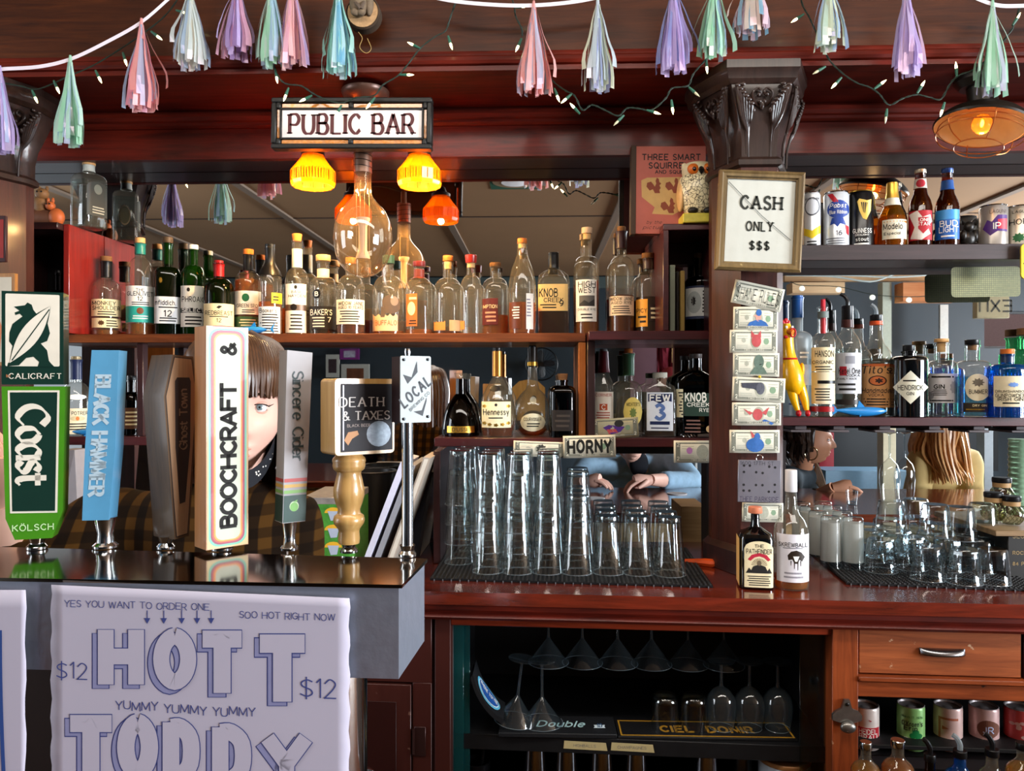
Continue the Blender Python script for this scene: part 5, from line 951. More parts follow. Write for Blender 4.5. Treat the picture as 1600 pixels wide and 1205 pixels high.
h.text(b, 'Sincere Cider', 456, 652, 17, mat('#3c4a4c', .5), y0-.0006, vert='down', wt=1.25, serif=.35, con=.45, gap=1.3); h.ferrule(11, 816)
# 6 wooden plaque on turned handle
h = Hd('square wooden plaque tap handle with dark framed beer picture on turned wood', 543, 856, 26); d = .044; BW = wood('#a8783c', '#d0a868', .35, 'z', .4)
k_ = h.k
b = h.pr('plaque', rr(511, 602, 594, 711, 6), d, BW); y0 = -d/2; h.face('picture', [(519, 602), (599, 602), (599, 706), (519, 706)], mat('#120e14', .6), y0-.0004, b)
h.face('picture_border', [(522, 604), (524, 604), (524, 703), (522, 703)], mat('#6a6470', .3), y0-.0006, b)
h.text(b, 'DEATH', 551, 630, 14, mat('#c8c4c0', .5), y0-.0008, wt=1.3, serif=.5, con=.5); h.text(b, '& TAXES', 558, 651, 13, mat('#c8c4c0', .5), y0-.0008, wt=1.3, serif=.5, con=.5, gap=1.4); h.text(b, 'BLACK BEER', 546, 666, 4, mat('#a89890', .5), y0-.0008)
h.face('moon_drawing', [(577+19*math.cos(a), 680+20*math.sin(a)) for a in [2*PI*i/20 for i in range(20)]], mat('#8c98a4', .5, var=.6, scale=150), y0-.0006, b); h.face('figure_drawing', [(524, 688), (530, 676), (544, 674), (546, 680), (536, 686), (530, 696)], mat('#b08058', .6), y0-.0007, b)
r = lambda px: px*k_
pts = [(10, 858), (16, 857), (17, 850), (16, 838), (17, 834), (23, 826), (24.5, 820), (23, 814), (18, 810), (17, 804), (21, 793), (24, 782), (24, 772), (21, 758), (18.5, 748), (19, 745), (24, 741), (25.5, 735), (25, 731), (26, 728), (25, 724), (21, 720), (17, 711), (16, 705)]
obj('turned_handle', MB().lathe([(r(a), h.z(y_-6)) for a, y_ in pts], 28), BW, h.t); h.ferrule(11, 850)
# 7 plate on chrome pole
h = Hd('white screw-fixed plate tap handle with arrows on a tall chrome pole, rightmost', 635, 862, 24); d = .026
b = h.pr('block', [(617, 560), (664, 559), (664, 660), (617, 662)], d, mat('#241418', .35)); y0 = -d/2; h.pr('plate', rr(617, 664, 559, 662, 3), .002, mat('#929a9a', .45, .1), y0-.002, parent=b); y1 = y0-.0024
AR = mat('#32363c', .5)
for pl in ([(621, 588), (634, 592), (642, 567), (643, 584), (628, 602)], [(637, 645), (650, 643), (657, 623), (657, 629), (651, 652)], ): h.face('arrow', pl, AR, y1, b)
V, Fc = txt('LOCAL', 15*h.k, 1.4, sx=.66, slant=.1); ca, sa = math.cos(math.radians(40)), math.sin(math.radians(40))
put('lettering', [(a*ca-c*sa, a*sa+c*ca) for a, c in V], Fc, lambda a, c: (h.x(640)+a, y1, h.z(614)+c), AR, b)
V, Fc = txt('BREWING CO', 4.5*h.k, .9); put('lettering', [(a*ca-c*sa, a*sa+c*ca) for a, c in V], Fc, lambda a, c: (h.x(646)+a, y1, h.z(629)+c), AR, b)
sw = MB()
for x_, y_ in ((622, 565), (659, 564), (659, 653), (622, 656)): sw.ell((h.x(x_), y1, h.z(y_)), 2.6*h.k, .0015, 2.6*h.k, 12, 6)
obj('screws', sw, mat('#50545a', .3, 1), b)
obj('pole', MB().lathe([(9*h.k, h.z(855)), (9*h.k, h.z(662))], 24), CHROME, h.t); h.ferrule(11, 856)
obj('top_fitting', MB().lathe([(4*h.k, h.z(560)), (5*h.k, h.z(552)), (4*h.k, h.z(547))], 12), CHROME, h.t)
# paper signs -----------------------------------------------------------------
PAPW = mat('#b9b5c6', .8, var=.03, scale=8); PEN = mat('#3c4684', .8)
YR_, YL_ = A_.y-.006, (A_+(C_-A_)*.76).y-.006
def Yp(px): return YR_+(YL_-YR_)*(628-px)/(628-80)
def wav(px, py): return .0002*math.sin(px*.011+py*.009)
def pp(px, py, e=0): return P(px, py, Yp(px)-.004+wav(px, py)-e)
def paper(name, label, x0, x1, y0f, y1, n=24):
    g = [[pp(x0+(x1-x0)*i/n+ (1.5*math.sin(j*1.7) if i in (0, n) else 0), y0f(x0+(x1-x0)*i/n)+(y1-y0f(x0))*j/n) for j in range(n+1)] for i in range(n+1)]
    o_ = obj(name, MB().sheet(g), PAPW, sharp=80); s_ = o_.modifiers.new('thickness', 'SOLIDIFY'); s_.thickness = .0003; s_.offset = 0; tag(o_, label, 'paper sign'); return o_
pa = paper('paper_sign', 'hand lettered white paper sign taped to the front of the steel tap tower', 80, 546, lambda x: 914+(x-80)*.045, 1270)
def ink(name, V, Fc, cx_, cy_, k, m=PEN, e=.0006): return put(name, V, Fc, lambda a, b: pp(cx_+a, cy_-b, e), m, pa)
def fat(ch, x0, x1, y0, y1, rot=0):
    st, gw = glyph(ch); h_ = y1-y0; w_ = x1-x0
    def lay(wt, dx, dy, m, e, nm):
        V, Fc = txt(ch, h_*.72, wt, sx=w_*.66/(max(gw, 1)*h_*.72/7)); ink(nm, [(a, b) for a, b in V], Fc, (x0+x1)/2+dx, (y0+y1)/2+dy, 1, m, e)
    lay(2.75, -7, 6, PEN, .0003, 'lettering'); lay(2.45, -7, 6, mat('#8a8cb4', .8), .0005, 'lettering_shading'); lay(2.75, 1, 0, PEN, .0007, 'lettering'); lay(2.45, 1, 0, PAPW, .0009, 'lettering_fill')
for ch, x0, x1, y0, y1 in (('H', 152, 224, 978, 1076), ('O', 240, 304, 980, 1080), ('T', 312, 380, 984, 1090), ('T', 400, 480, 990, 1104), ('T', 104, 178, 1116, 1222), ('O', 186, 242, 1114, 1222), ('D', 258, 306, 1122, 1226), ('D', 334, 388, 1130, 1232), ('Y', 408, 486, 1146, 1240)): fat(ch, x0, x1, y0, y1)
for s_, x_, y_, hh, jt in (('YES YOU WANT TO ORDER ONE', 214, 946, 10, .5), ('SOO HOT RIGHT NOW', 449, 963, 10, .5), ('YUMMY YUMMY YUMMY', 290, 1108, 13, 1.0), ('$12', 112, 1048, 25, .3), ('$12', 497, 1076, 29, .3)):
    V, Fc = txt(s_, hh, .75 if hh < 20 else .5, jit=jt, gap=1.4); ink('lettering', [(a, b-(a*.06 if 'YUM' in s_ else a*.03)) for a, b in V], Fc, x_, y_, 1)
ar = MB()
for x_ in (230, 256, 284, 308, 330):
    ar.add([pp(x_-.7, 954, .0006), pp(x_+.7, 954, .0006), pp(x_+.7, 968, .0006), pp(x_-.7, 968, .0006)], [(0, 1, 2, 3)]); ar.add([pp(x_-5, 966, .0006), pp(x_+5, 966, .0006), pp(x_, 975, .0006)], [(0, 1, 2)])
flat('drawn_arrows', ar, PEN, pa)
pb = paper('paper_sign', 'second white paper with a blue pen line at the lower left edge', -60, 40, lambda x: 922, 1260, 12)
flat('pen_line', MB().sheet([[pp(-3+6*(j/10)**2*1.2+i*6, 985+25*j, .0006) for j in range(11)] for i in (0, 1)]), mat('#2c4a8c', .8), pb)
# ================================================================== SIGNS, LAMPS, TASSELS, DECORATIONS
def rspl(l, k=4): return [v.x for v in spl([(a, 0) for a in l], k)]
class Pn:
    """a frame at depth Y whose x, z are measured in photograph pixels from (px, py)"""
    def __init__(s, name, label, cat, px, py, Y, rot=0, grp=None, yaw=None):
        s.k = K(px, Y); p = P(px, py, Y); s.px, s.py = px, py; s.t = thing(name, label, cat, p, 0, grp)
        s.t.rotation_euler = (0, math.radians(rot), yaw or 0)
    def x(s, a): return (a-s.px)*s.k
    def z(s, b): return (s.py-b)*s.k
    def poly(s, name, pts, m, y, parent=None): return flat(name, MB().add([(s.x(a), y, s.z(b)) for a, b in pts], [tuple(range(len(pts)))]), m, parent or s.t)
    def oval(s, name, cx_, cy_, rx, ry, m, y, parent=None, n=20, fn=None): return s.poly(name, [(cx_+rx*math.cos(2*PI*i/n)*(fn(i) if fn else 1), cy_+ry*math.sin(2*PI*i/n)*(fn(i) if fn else 1)) for i in range(n)], m, y, parent)
    def bar(s, name, x0, x1, y0, y1, d0, d1, m, parent=None, b=.001): return obj(name, MB().box(s.x(x0), s.x(x1), d0, d1, s.z(y1), s.z(y0), b), m, parent or s.t)
    def text(s, parent, st, cx_, cy_, h, m, y, fit=None, **kw):
        V, Fc = txt(st, h*s.k, **kw)
        if fit: W = max(a for a, _ in V)-min(a for a, _ in V); V = [(a*fit*s.k/W, b) for a, b in V]
        return put('lettering', V, Fc, lambda a, b: (s.x(cx_)+a, y, s.z(cy_)+b), m, parent)
LEAD = mat('#1c1a18', .5, .4, bump=.3, scale=90)
AMBG = mat('#b8701c', .25, coat=.6, var=.5, scale=120, bump=.5)
s = Pn('hanging_sign', 'lead framed glass sign with dark red capitals, hanging above the amber lamps', 'sign', 549.5, 194, 2.07, .7)
for a in ((424, 676, 154, 162), (424, 676, 226, 234)): s.bar('frame_bar', a[0], a[1], a[2], a[3], -.012, .022, LEAD, b=.003)
for a in ((424, 432, 162, 226), (668, 676, 162, 226)): s.bar('frame_bar', a[0], a[1], a[2], a[3], -.012, .022, LEAD, b=.003)
for a in ((438, 662, 169.5, 172.5), (438, 662, 216, 219), (437, 440, 172, 217), (660, 663, 172, 217)): s.bar('lead_strip', a[0], a[1], a[2], a[3], -.008, .012, LEAD)
for a in ((440, 546, 163, 169), (552, 660, 163, 169), (440, 546, 219.5, 225.5), (552, 660, 219.5, 225.5), (432.5, 436.5, 172, 217), (663.5, 667.5, 172, 217)): s.bar('amber_glass', a[0], a[1], a[2], a[3], -.004, .004, AMBG, b=.0005)
for a in ((545, 553, 161, 171), (545, 553, 217, 227), (431, 439, 161, 172), (661, 669, 161, 172), (431, 439, 217, 228), (661, 669, 217, 228)): s.bar('solder_joint', a[0], a[1], a[2], a[3], -.011, .006, LEAD, b=.004)
g_ = s.bar('glass_panel', 440, 660, 172.5, 216, -.003, .004, mat('#d0c4c0', .3, coat=.2, var=.03, emit=.05), b=.0004)  # panel given a faint glow of its own, as if backlit
s.text(g_, 'PUBLIC BAR', 549.5, 194.5, 30, mat('#4a0d14', .4), -.0036, fit=203, wt=1.9, con=.62, serif=.5, gap=2.3)
s.bar('back_box', 440, 660, 163, 225, .0045, .020, mat('#2a2018', .6))
# chandelier ------------------------------------------------------------------
YCH = 2.17; cx0 = 571; k = K(cx0, YCH); p = P(cx0, 147, YCH)
ztop = ZC+.8375; t = thing('chandelier', 'brass pendant fixture with two lit amber glass shades behind the hanging sign', 'lamp', (p.x, YCH, ztop))
BRASS = mat('#6a4e38', .4, .7, var=.2); DKB = mat('#2c221a', .4, .6)
obj('canopy', MB().lathe([(37*k, -.003), (37*k, -.010), (34*k, -.02), (20*k, -.032), (10*k, -.04)][::-1], 32), mat('#5a3c30', .35, .3), t)
zl = lambda py, Y=YCH: P(cx0, py, Y).z-ztop
obj('stem', MB().tube([(0, 0, -.03), (0, 0, zl(238))], 6*k, 12), BRASS, t)
AMB = bpy.data.materials.new('amber_ribbed_shade'); nt, N, L = nodes(AMB); N.remove(N['Principled BSDF'])
tl = N.new('ShaderNodeBsdfTranslucent'); tl.inputs[0].default_value = srgb('#b8741a'); tr = N.new('ShaderNodeBsdfTransparent'); tr.inputs[0].default_value = srgb('#ffb850'); gl = N.new('ShaderNodeBsdfGlossy'); gl.inputs[1].default_value = .12
df = N.new('ShaderNodeBsdfDiffuse'); df.inputs[0].default_value = srgb('#7a4810')
m1 = N.new('ShaderNodeMixShader'); m1.inputs[0].default_value = .22; m0 = N.new('ShaderNodeMixShader'); m0.inputs[0].default_value = .3; L.new(tl.outputs[0], m0.inputs[1]); L.new(df.outputs[0], m0.inputs[2]); L.new(m0.outputs[0], m1.inputs[1]); L.new(tr.outputs[0], m1.inputs[2])
fr = N.new('ShaderNodeFresnel'); fr.inputs[0].default_value = 1.4; m2 = N.new('ShaderNodeMixShader'); m2.inputs[0].default_value = .08; L.new(m1.outputs[0], m2.inputs[1]); L.new(gl.outputs[0], m2.inputs[2]); L.new(m2.outputs[0], N['Material Output'].inputs[0])
FIL = mat('#ffb050', .4, emit=26, var=0); BULB = mat('#ffb050', .3, emit=2.2, var=0)
YLP = 2.235
for px, nm in ((489, 'l'), (655.5, 'r')):
    q = P(px, 241, YLP)-Vector((p.x, YCH, ztop)); kk = K(px, YLP)
    def zz(py): return -(py-241)*kk
    obj('arm', MB().tube(spl([(0, 0, zl(214)), (q.x*.5, q.y*.5, zl(206)), (q.x, q.y, zl(214)), (q.x, q.y, q.z+.006)], 6), .005, 8), DKB, t)
    obj('fitter', MB().lathe([(18*kk, zz(243)), (18*kk, zz(238)), (11*kk, zz(234)), (8*kk, zz(226))], 24, (q.x, q.y, q.z)), DKB, t)
    prof = [(17, 241), (18, 246), (25, 256), (33.5, 266), (34.6, 269), (34.6, 286), (33, 291), (32.4, 292)]
    pr2 = [(r-1.2, y) for r, y in prof][::-1]
    sh = obj('lamp_shade', MB().lathe([(r*kk, zz(y)) for r, y in pr2+prof], 12, (q.x, q.y, q.z), capb=False, capt=False), AMB, t, sharp=12)
    rb = MB()
    for i in range(48):
        a = 2*PI*i/48; rr_ = 33.8*kk*(math.cos(PI/12)/math.cos(((a) % (PI/6))-PI/12) if 1 else 1)
        rb.tube([(q.x+rr_*math.cos(a), q.y+rr_*math.sin(a), q.z+zz(270)), (q.x+rr_*math.cos(a), q.y+rr_*math.sin(a), q.z+zz(285))], .0014, 4)
    obj('ribs', rb, AMB, sh)
    obj('bulb', MB().lathe([(4*kk, zz(246)), (6*kk, zz(256)), (9*kk, zz(266)), (7*kk, zz(274)), (2*kk, zz(280))], 14, (q.x, q.y, q.z)), BULB, t)
    point('lamp_light_'+nm, (p.x+q.x, YLP, ztop+q.z+zz(290)), 15, (1, .6, .22), .010)
    point('lamp_glow_'+nm, (p.x+q.x, YLP, ztop+q.z+zz(255)), 0.25, (1, .6, .2), .010)
# big clear bulb on wrapped copper neck
YB_ = 2.15; kb = K(567, YB_); pb_ = P(567, 234, YB_)
t = thing('light_bulb', 'huge clear unlit vintage bulb on a wire wrapped copper neck, below the sign', 'bulb', (pb_.x, YB_, pb_.z))
zb_ = lambda y: -(y-234)*kb
obj('copper_neck', MB().lathe([(14*kb, zb_(271)), (14*kb, zb_(232))], 24), mat('#7a5a48', .4, .5), t)
sp_ = MB().tube([(14.8*kb*math.cos(a), 14.8*kb*math.sin(a), zb_(236+32*a/(2*PI*3.5))) for a in [2*PI*3.5*i/84 for i in range(85)]], .0009, 5)
obj('wire_wrap', sp_, DKB, t)
GLB = glass('#fbf6ea', '#d8b888', .01, dens=.05, body='#e8c8a0', name='bulb_glass', refl=1.6)  # warm haze mixed in to brighten the bulb's outline
obj('glass_envelope', MB().lathe([(13 if y < 300 else 1, y) if 0 else (r*kb, zb_(y)) for r, y in spl([(0.5, 434), (17, 430), (31, 419), (41, 401), (45.5, 374), (43.5, 350), (35.5, 331), (24, 318), (16, 308), (13.5, 298), (13.5, 272)], 5)], 40, capt=False), GLB, t)
obj('glass_stem', MB().lathe([(9*kb, zb_(y)) for y in (302, 274)], 16).lathe([(13*kb, zb_(432)), (13*kb, zb_(407))], 16), GLB, t)
CER = mat('#c8a896', .5); mi = MB().lathe([(10, 346), (8, 352), (6.5, 354), (6.5, 391), (8, 394), (11, 402), (11, 405)] and [(a*kb, zb_(y)) for a, y in [(11, 405), (11, 402), (8, 394), (6.5, 391), (6.5, 354), (8, 351), (11, 344), (11, 341)]], 16)
obj('filament_mount', mi, CER, t)
wr = MB()
for a in (.4, 2.2, 3.6, 5.2): wr.tube([(10*kb*math.cos(a), 10*kb*math.sin(a), zb_(300)), (10*kb*math.cos(a), 10*kb*math.sin(a), zb_(408))], .0006, 4)
wr.tube(spl([(-8*kb, 0, zb_(412)), (-3*kb, 0, zb_(424)), (0, 0, zb_(414)), (3*kb, 0, zb_(424)), (8*kb, 0, zb_(412))], 5), .0006, 4); obj('support_wires', wr, mat('#8a6a48', .3, .8), t)
# cage lamp -------------------------------------------------------------------
YG = 2.14; kg = K(1534, YG); pg_ = P(1528, 152, YG)
t = thing('cage_lamp', 'dark metal dome lamp with a copper wire cage, upper right under the canopy', 'lamp', pg_); DKM = mat('#2a241e', .4, .6)
R_ = Matrix.Rotation(math.radians(12), 4, 'Y') @ Matrix.Rotation(math.radians(-6), 4, 'X'); C0 = Vector((6*kg, 0, -44*kg))
def cg(mb): return mb.xf(Matrix.Translation(C0) @ R_)
obj('mount', MB().lathe([(34*kg, 30*kg), (34*kg, 24*kg), (26*kg, 14*kg)][::-1], 28).tube([(0, 0, 20*kg), tuple(C0+Vector((-3*kg, 0, 30*kg)))], 17*kg, 14), DKM, t)
obj('dome', cg(MB().lathe([(67, -4), (68, 0), (64, 6), (54, 15), (42, 22), (28, 28), (20, 34), (18, 44)] and [(r*kg, z*kg) for r, z in [(67, -5), (68.5, -2), (64, 6), (55, 14), (42, 22), (28, 28), (20, 34), (17, 44)]], 40, capb=False)), DKM, t)
obj('dome_lining', cg(MB().lathe([(r*kg, z*kg) for r, z in [(66.5, -4), (62, 4), (53, 12.5), (41, 20), (27, 26), (5, 30)]], 40, capb=False)), mat('#b89a78', .35, .3), t)
CUW = mat('#b06a38', .3, .9); 
for rr_, zz_ in ((60, -8), (62, -18), (34, -38)): obj('cage_ring', cg(MB().tube([(rr_*kg*math.cos(2*PI*i/40), rr_*kg*math.sin(2*PI*i/40), zz_*kg) for i in range(40)], .0016, 6, closed=True)), CUW, t)
for i in range(6):
    a = 2*PI*i/6+.3; obj('cage_wire', cg(MB().tube([(r*kg*math.cos(a), r*kg*math.sin(a), z*kg) for r, z in spl([(64, -3), (63, -14), (54, -28), (34, -38)], 4)], .0015, 6)), CUW, t)
obj('bulb', cg(MB().ell((0, 0, 2*kg), 15*kg, 15*kg, 16*kg)), glass('#ffd080', '#e08020', .05, dens=.35, body='#ffb050', name='bulb_glass'), t)
obj('filament', cg(MB().ell((0, 0, 3*kg), 2.5*kg, 2.5*kg, 6*kg)), FIL, t)
pl_ = pg_+C0+Vector((0, -.0, -14*kg)); point('cage_lamp_light', pl_, 0.4, (1, .6, .25), .012)
# tassels ---------------------------------------------------------------------
def tassel(label, px, top, bot, cols, Y=2.0, seed=0):
    rnd = random.Random(seed); k = K(px, Y); p = P(px, top, Y); t = thing('tassel', label, 'tassel', p, 0, 'iridescent paper tassels on the ribbon'); Lh = (bot-top)*k
    obj('knot', MB().tube([(0, 0, .006), (0, 0, -.006), (rnd.uniform(-.001, .001), 0, -.03), (0, 0, -.05)], [.003, .0045, .0045, .008], 8), film(cols[0], .95), t)
    for ci, c in enumerate(cols):
        mb = MB()
        for i in range(20 if ci == 0 else 11):
            a = rnd.uniform(0, 2*PI); r1 = rnd.uniform(.010, .044)+.002*ci; ln = Lh*rnd.uniform(.86, 1.0); wv = rnd.uniform(-.006, .006); w_ = rnd.uniform(.010, .017)
            if rnd.random() < .08: r1 += .02; ln *= .85
            ca, sa = math.cos(a), math.sin(a); tw = rnd.uniform(-.8, .8); g = [[], []]
            for j in range(9):
                f = j/8; r = .004+(r1-.004)*min(1, f*1.25)**1.1+.002*math.sin(f*9+i); z = -.012-(ln-.012)*f
                cxx, cyy = r*ca+wv*f*f, r*sa*.75; an = a+PI/2+tw*f
                for sgn in (0, 1): g[sgn].append((cxx+(sgn-.5)*w_*math.cos(an)*(.3+.7*f), cyy+(sgn-.5)*w_*math.sin(an)*(.3+.7*f), z))
            mb.sheet(g)
        obj('fringe', mb, film(c, .9 if ci < 2 else .6), t, sharp=0)
CP, CG, CPK, CCR, CBL = '#b49ad4', '#9cdcb4', '#f09488', '#dcdcc8', '#a8c8e8'
for i, (px, a, b_, cs, lb) in enumerate((
    (0, 106, 240, (CP, '#c8b4dc', CBL), 'lilac tassel cut by the left edge of the picture'), (110, 90, 231, (CG, '#b8e4c8', CBL), 'mint green tassel, lowest and near the left end'),
    (221, 32, 172, (CPK, '#e87890', CBL), 'coral pink tassel on the rising ribbon at left'), (298, -22, 107, (CCR, '#c8d4d0', CBL), 'cream white tassel between the coral and the purple one'),
    (370, -30, 91, (CP, '#a884c8', '#e8a0b8'), 'purple tassel right of the cream white tassel'), (424, -34, 106, (CG, '#c4e0d0', CBL), 'mint tassel overlapping a pink one above the hanging sign'),
    (456, -38, 107, ('#f0b4b0', '#e8a4b8', CP), 'pale pink tassel beside the mint one above the hanging sign'), (528, -22, 122, ('#98dcc8', '#a8d8dc', '#4ab0d8'), 'aqua tassel left of the squirrel ornament'),
    (834, 5, 149, (CPK, '#f0a8a0', CBL), 'coral tassel hanging in the middle of the canopy'), (934, 0, 144, ('#c4d4d8', '#d4d8b0', '#9ca8e0'), 'pale blue and cream tassel right of the middle coral one'),
    (1052, -28, 117, (CP, '#c0a8dc', '#7c98e0'), 'purple tassel left of the carved column'), (1116, -34, 94, (CG, '#a8e0b8', CBL), 'mint tassel directly above the carved column'),
    (1176, -64, 58, ('#d8b8c4', '#e0c8b0', '#60b8d8'), 'short looking pink iridescent tassel above the column'), (1294, -42, 80, ('#d0dcb8', '#c0dcc8', '#8cb8e8'), 'cream green tassel just right of the column'),
    (1416, -24, 122, (CP, '#c4b0e0', '#e0b8d8'), 'lilac tassel over the beer bottles at upper right'), (1551, 4, 150, (CG, '#b4dcc0', '#c4b8d8'), 'mint green tassel over the cage lamp'))):
    tassel(lb, px, a, b_, cs, seed=i+3)
RIB = mat('#d8ccd4', .4, coat=.3)
for pts, lb in (([(-40, 114), (0, 108), (60, 104), (110, 92), (165, 66), (221, 34), (270, -8), (310, -40)], 'white satin ribbon rising at the upper left with tassels tied on'), ([(640, -14), (700, 0), (770, 7), (834, 8), (900, 2), (960, -10)], 'white satin ribbon dipping at the top middle'), ([(1500, -14), (1551, 6), (1590, 9), (1660, 4)], 'white satin ribbon at the upper right corner')):
    ps = [P(a, b_, 2.0) for a, b_ in spl(pts, 5)]; tag(obj('ribbon', MB().sheet([[q+Vector((0, 0, .0045)) for q in ps], [q+Vector((0, .002, -.0045)) for q in ps]]), RIB), lb, 'ribbon')
# fairy lights ------------------------------------------------------------------
GW = mat('#1c2a22', .6); SOCK = mat('#2c5a48', .5); GLOW = mat('#fff0a8', .3, emit=7, var=0); DEAD = mat('#c8c4a0', .3)
def strand(label, pts, bulbs, Y=2.035):
    ps = [P(a, b_, Y) for a, b_ in spl(pts, 5)]; t = thing('fairy_lights', label, 'string lights', ps[0], 0, None); o = ps[0]
    tw = MB()
    for ph in (0, PI): tw.tube([p_-o+Vector((.0014*math.cos(i*1.3+ph), .0014*math.sin(i*1.3+ph), .0014*math.sin(i*1.3+ph))) for i, p_ in enumerate(ps)], .0016, 5)
    obj('cable', tw, GW, t)
    for (bx, by, dx, dy, *on) in bulbs:
        a = P(bx, by, Y)-o; d = P(bx+dx, by+dy, Y)-P(bx, by, Y); d = d.normalized()
        sk = obj('socket', MB().tube([a, a+d*.012, a+d*.021], [.0026, .0038, .0042], 8), SOCK, t)
        obj('bulb', MB().tube([a+d*.020, a+d*.026, a+d*.032, a+d*.039], [.0026, .0035, .0026, .0004], 8), DEAD if on else GLOW, sk)
strand('green fairy light cable drooping at the upper left behind the tassels', [(-30, 124), (30, 134), (60, 139), (110, 118), (148, 101), (195, 72), (232, 46), (262, 20), (290, -20)], [(50, 141, 6, 14), (84, 126, 4, 9), (149, 110, 7, 14), (192, 82, 3, 10), (236, 49, 9, 7), (275, 16, 7, 2), (360, 34, 3, 4)][:6])
strand('green fairy light cable looping over the hanging sign and up to the right', [(424, 90), (434, 118), (447, 131), (470, 134), (489, 146), (510, 156), (534, 161), (555, 153), (585, 149), (598, 133), (622, 118), (640, 97), (657, 75), (680, 57), (696, 48), (704, 26), (716, -8)], [(430, 108, 1, 6), (451, 137, -6, 16), (488, 149, -10, 5), (534, 164, -8, 14), (586, 152, -10, 13), (624, 117, 8, 0), (657, 76, -16, -8), (700, 56, 5, 16)])
strand('short green fairy light cable hanging at the top middle', [(795, -20), (803, 8), (806, 26), (815, 44), (816, 56)], [(803, 12, 8, -1), (815, 60, -4, 9)])
strand('green fairy light cable sagging between the middle tassels and the column', [(852, 92), (857, 112), (865, 128), (884, 142), (898, 150), (910, 172), (925, 164), (945, 172), (966, 181), (980, 169), (1000, 170), (1018, 172), (1040, 154), (1050, 138), (1075, 134), (1083, 116), (1102, 94), (1116, 80)], [(866, 138, 5, 13), (894, 146, -9, 8), (906, 178, -12, -13), (975, 180, -14, 14, 1), (1010, 172, 7, 2), (1049, 156, 2, 16), (1076, 136, 9, 8, 1), (1103, 92, 1, 10), (838, 74, 0, 6)])
strand('green fairy light cable crossing the upper right to the cage lamp', [(1248, -20), (1254, 8), (1264, 26), (1272, 44), (1285, 70), (1296, 94), (1318, 116), (1340, 130), (1358, 136), (1374, 147), (1389, 164), (1410, 154), (1432, 148), (1452, 152), (1470, 155), (1484, 132), (1498, 118), (1530, 104), (1566, 66), (1584, 40), (1594, 8)], [(1256, 22, -12, 8), (1290, 104, -12, 7, 1), (1315, 121, -13, 14), (1366, 139, 4, -3), (1386, 170, -2, 16, 1), (1433, 146, 8, -13), (1476, 160, -5, 16), (1495, 120, -1, -14), (1582, 40, 5, -8)])
# squirrel ornament --------------------------------------------------------------
FUR = mat('#6a5a48', .9, var=.5, scale=90, bump=.6)
t = thing('squirrel_ornament', 'grey squirrel figure on a bark edged log slice, hanging at the top centre', 'ornament', P(565, 20, 2.03)); k = K(565, 2.03)
obj('log_slice', MB().lathe([(24*k, -.018), (25*k, -.012), (25*k, .012), (24*k, .018)], 24).xf(Matrix.Rotation(PI/2, 4, 'X') @ Matrix.Rotation(0, 4, 'Z')).mv(.004, .012, 0), wood('#8a6a48', '#c09a70', .7, 'y', 0), t)
obj('bark', MB().lathe([(25*k, -.019), (27*k, -.015), (26*k, 0), (27*k, .014), (25*k, .019)], 24, capb=False, capt=False).xf(Matrix.Rotation(PI/2, 4, 'X')).mv(.004, .012, 0), mat('#3a2c20', .9, var=.5, scale=60, bump=.8), t)
bd = MB().ell((-.004, -.018, .014), .024, .022, .034).ell((-.016, -.024, .044), .015, .015, .014).ell((.022, -.01, .02), .012, .016, .034).ell((-.010, -.03, -.012), .012, .010, .010).ell((.006, -.03, -.012), .012, .010, .010)
obj('body', bd, FUR, t); obj('paws', MB().tube(spl([(-.01, -.034, .01), (0, -.042, 0), (.006, -.04, -.008)], 4), .005, 6).tube(spl([(.012, -.03, .012), (.012, -.04, .002), (.008, -.04, -.008)], 4), .005, 6), mat('#5a4c40', .9), t)
obj('hanging_cord', MB().tube(spl([P(a, b_, 2.02)-t.location for a, b_ in ((560, 50), (566, 60), (562, 74), (572, 83), (580, 76), (574, 60))], 5), .0008, 5), mat('#b09058', .7), t)
# book and owl ---------------------------------------------------------------------
s = Pn('book', 'old salmon pink storybook with drawn squirrels, standing behind the owl', 'book', 1043, 299, 2.314, .5)
cv = s.bar('cover', 992, 1100, 231, 367, -.016, -.0125, mat('#a8584a', .6, var=.12, scale=25)); s.bar('cover', 992, 1100, 231, 367, .0125, .016, mat('#8a4a40', .6)); s.bar('pages', 993, 1098, 233, 365, -.0122, .0122, mat('#b8a888', .8)); s.bar('spine', 985, 993, 230, 368, -.018, .018, mat('#3c2c20', .7))
BI = mat('#2c2422', .7)
for tx, x_, y_, h_, ft in (('THREE SMART', 1047, 248, 8.5, 90), ('SQUIRRELS', 1047, 261, 8.5, 70), ('AND SQUEE', 1047, 271, 5, 50)): s.text(cv, tx, x_, y_, h_, BI, -.0164, fit=ft, wt=1.5)
TAN = mat('#b8945c', .7, var=.2); s.poly('drawing_ground', [(1001, 284), (1010, 280), (1062, 279), (1075, 283), (1078, 300), (1060, 308), (1064, 330), (1050, 338), (1018, 336), (1022, 326), (1002, 310)], TAN, -.0163, cv)
SQ = mat('#7a3c28', .7)
for x_, y_ in ((1023, 294), (1052, 294), (1045, 325)):
    s.poly('squirrel_drawing', [(x_+dx, y_+dy) for dx, dy in ((-1, 10), (-4, 4), (-9, 6), (-14, 0), (-13, -6), (-7, -8), (-3, -3), (-1, 0), (1, -5), (0, -9), (2, -14), (5, -12), (6, -7), (9, -5), (6, -2), (8, 2), (6, 5), (7, 10))], SQ, -.0165, cv)
s.text(cv, 'pictures', 1025, 357, 5, BI, -.0164, fit=42, wt=.7, slant=.3); s.text(cv, 'by the', 1022, 349, 5, BI, -.0164, fit=24, wt=.7, slant=.3)
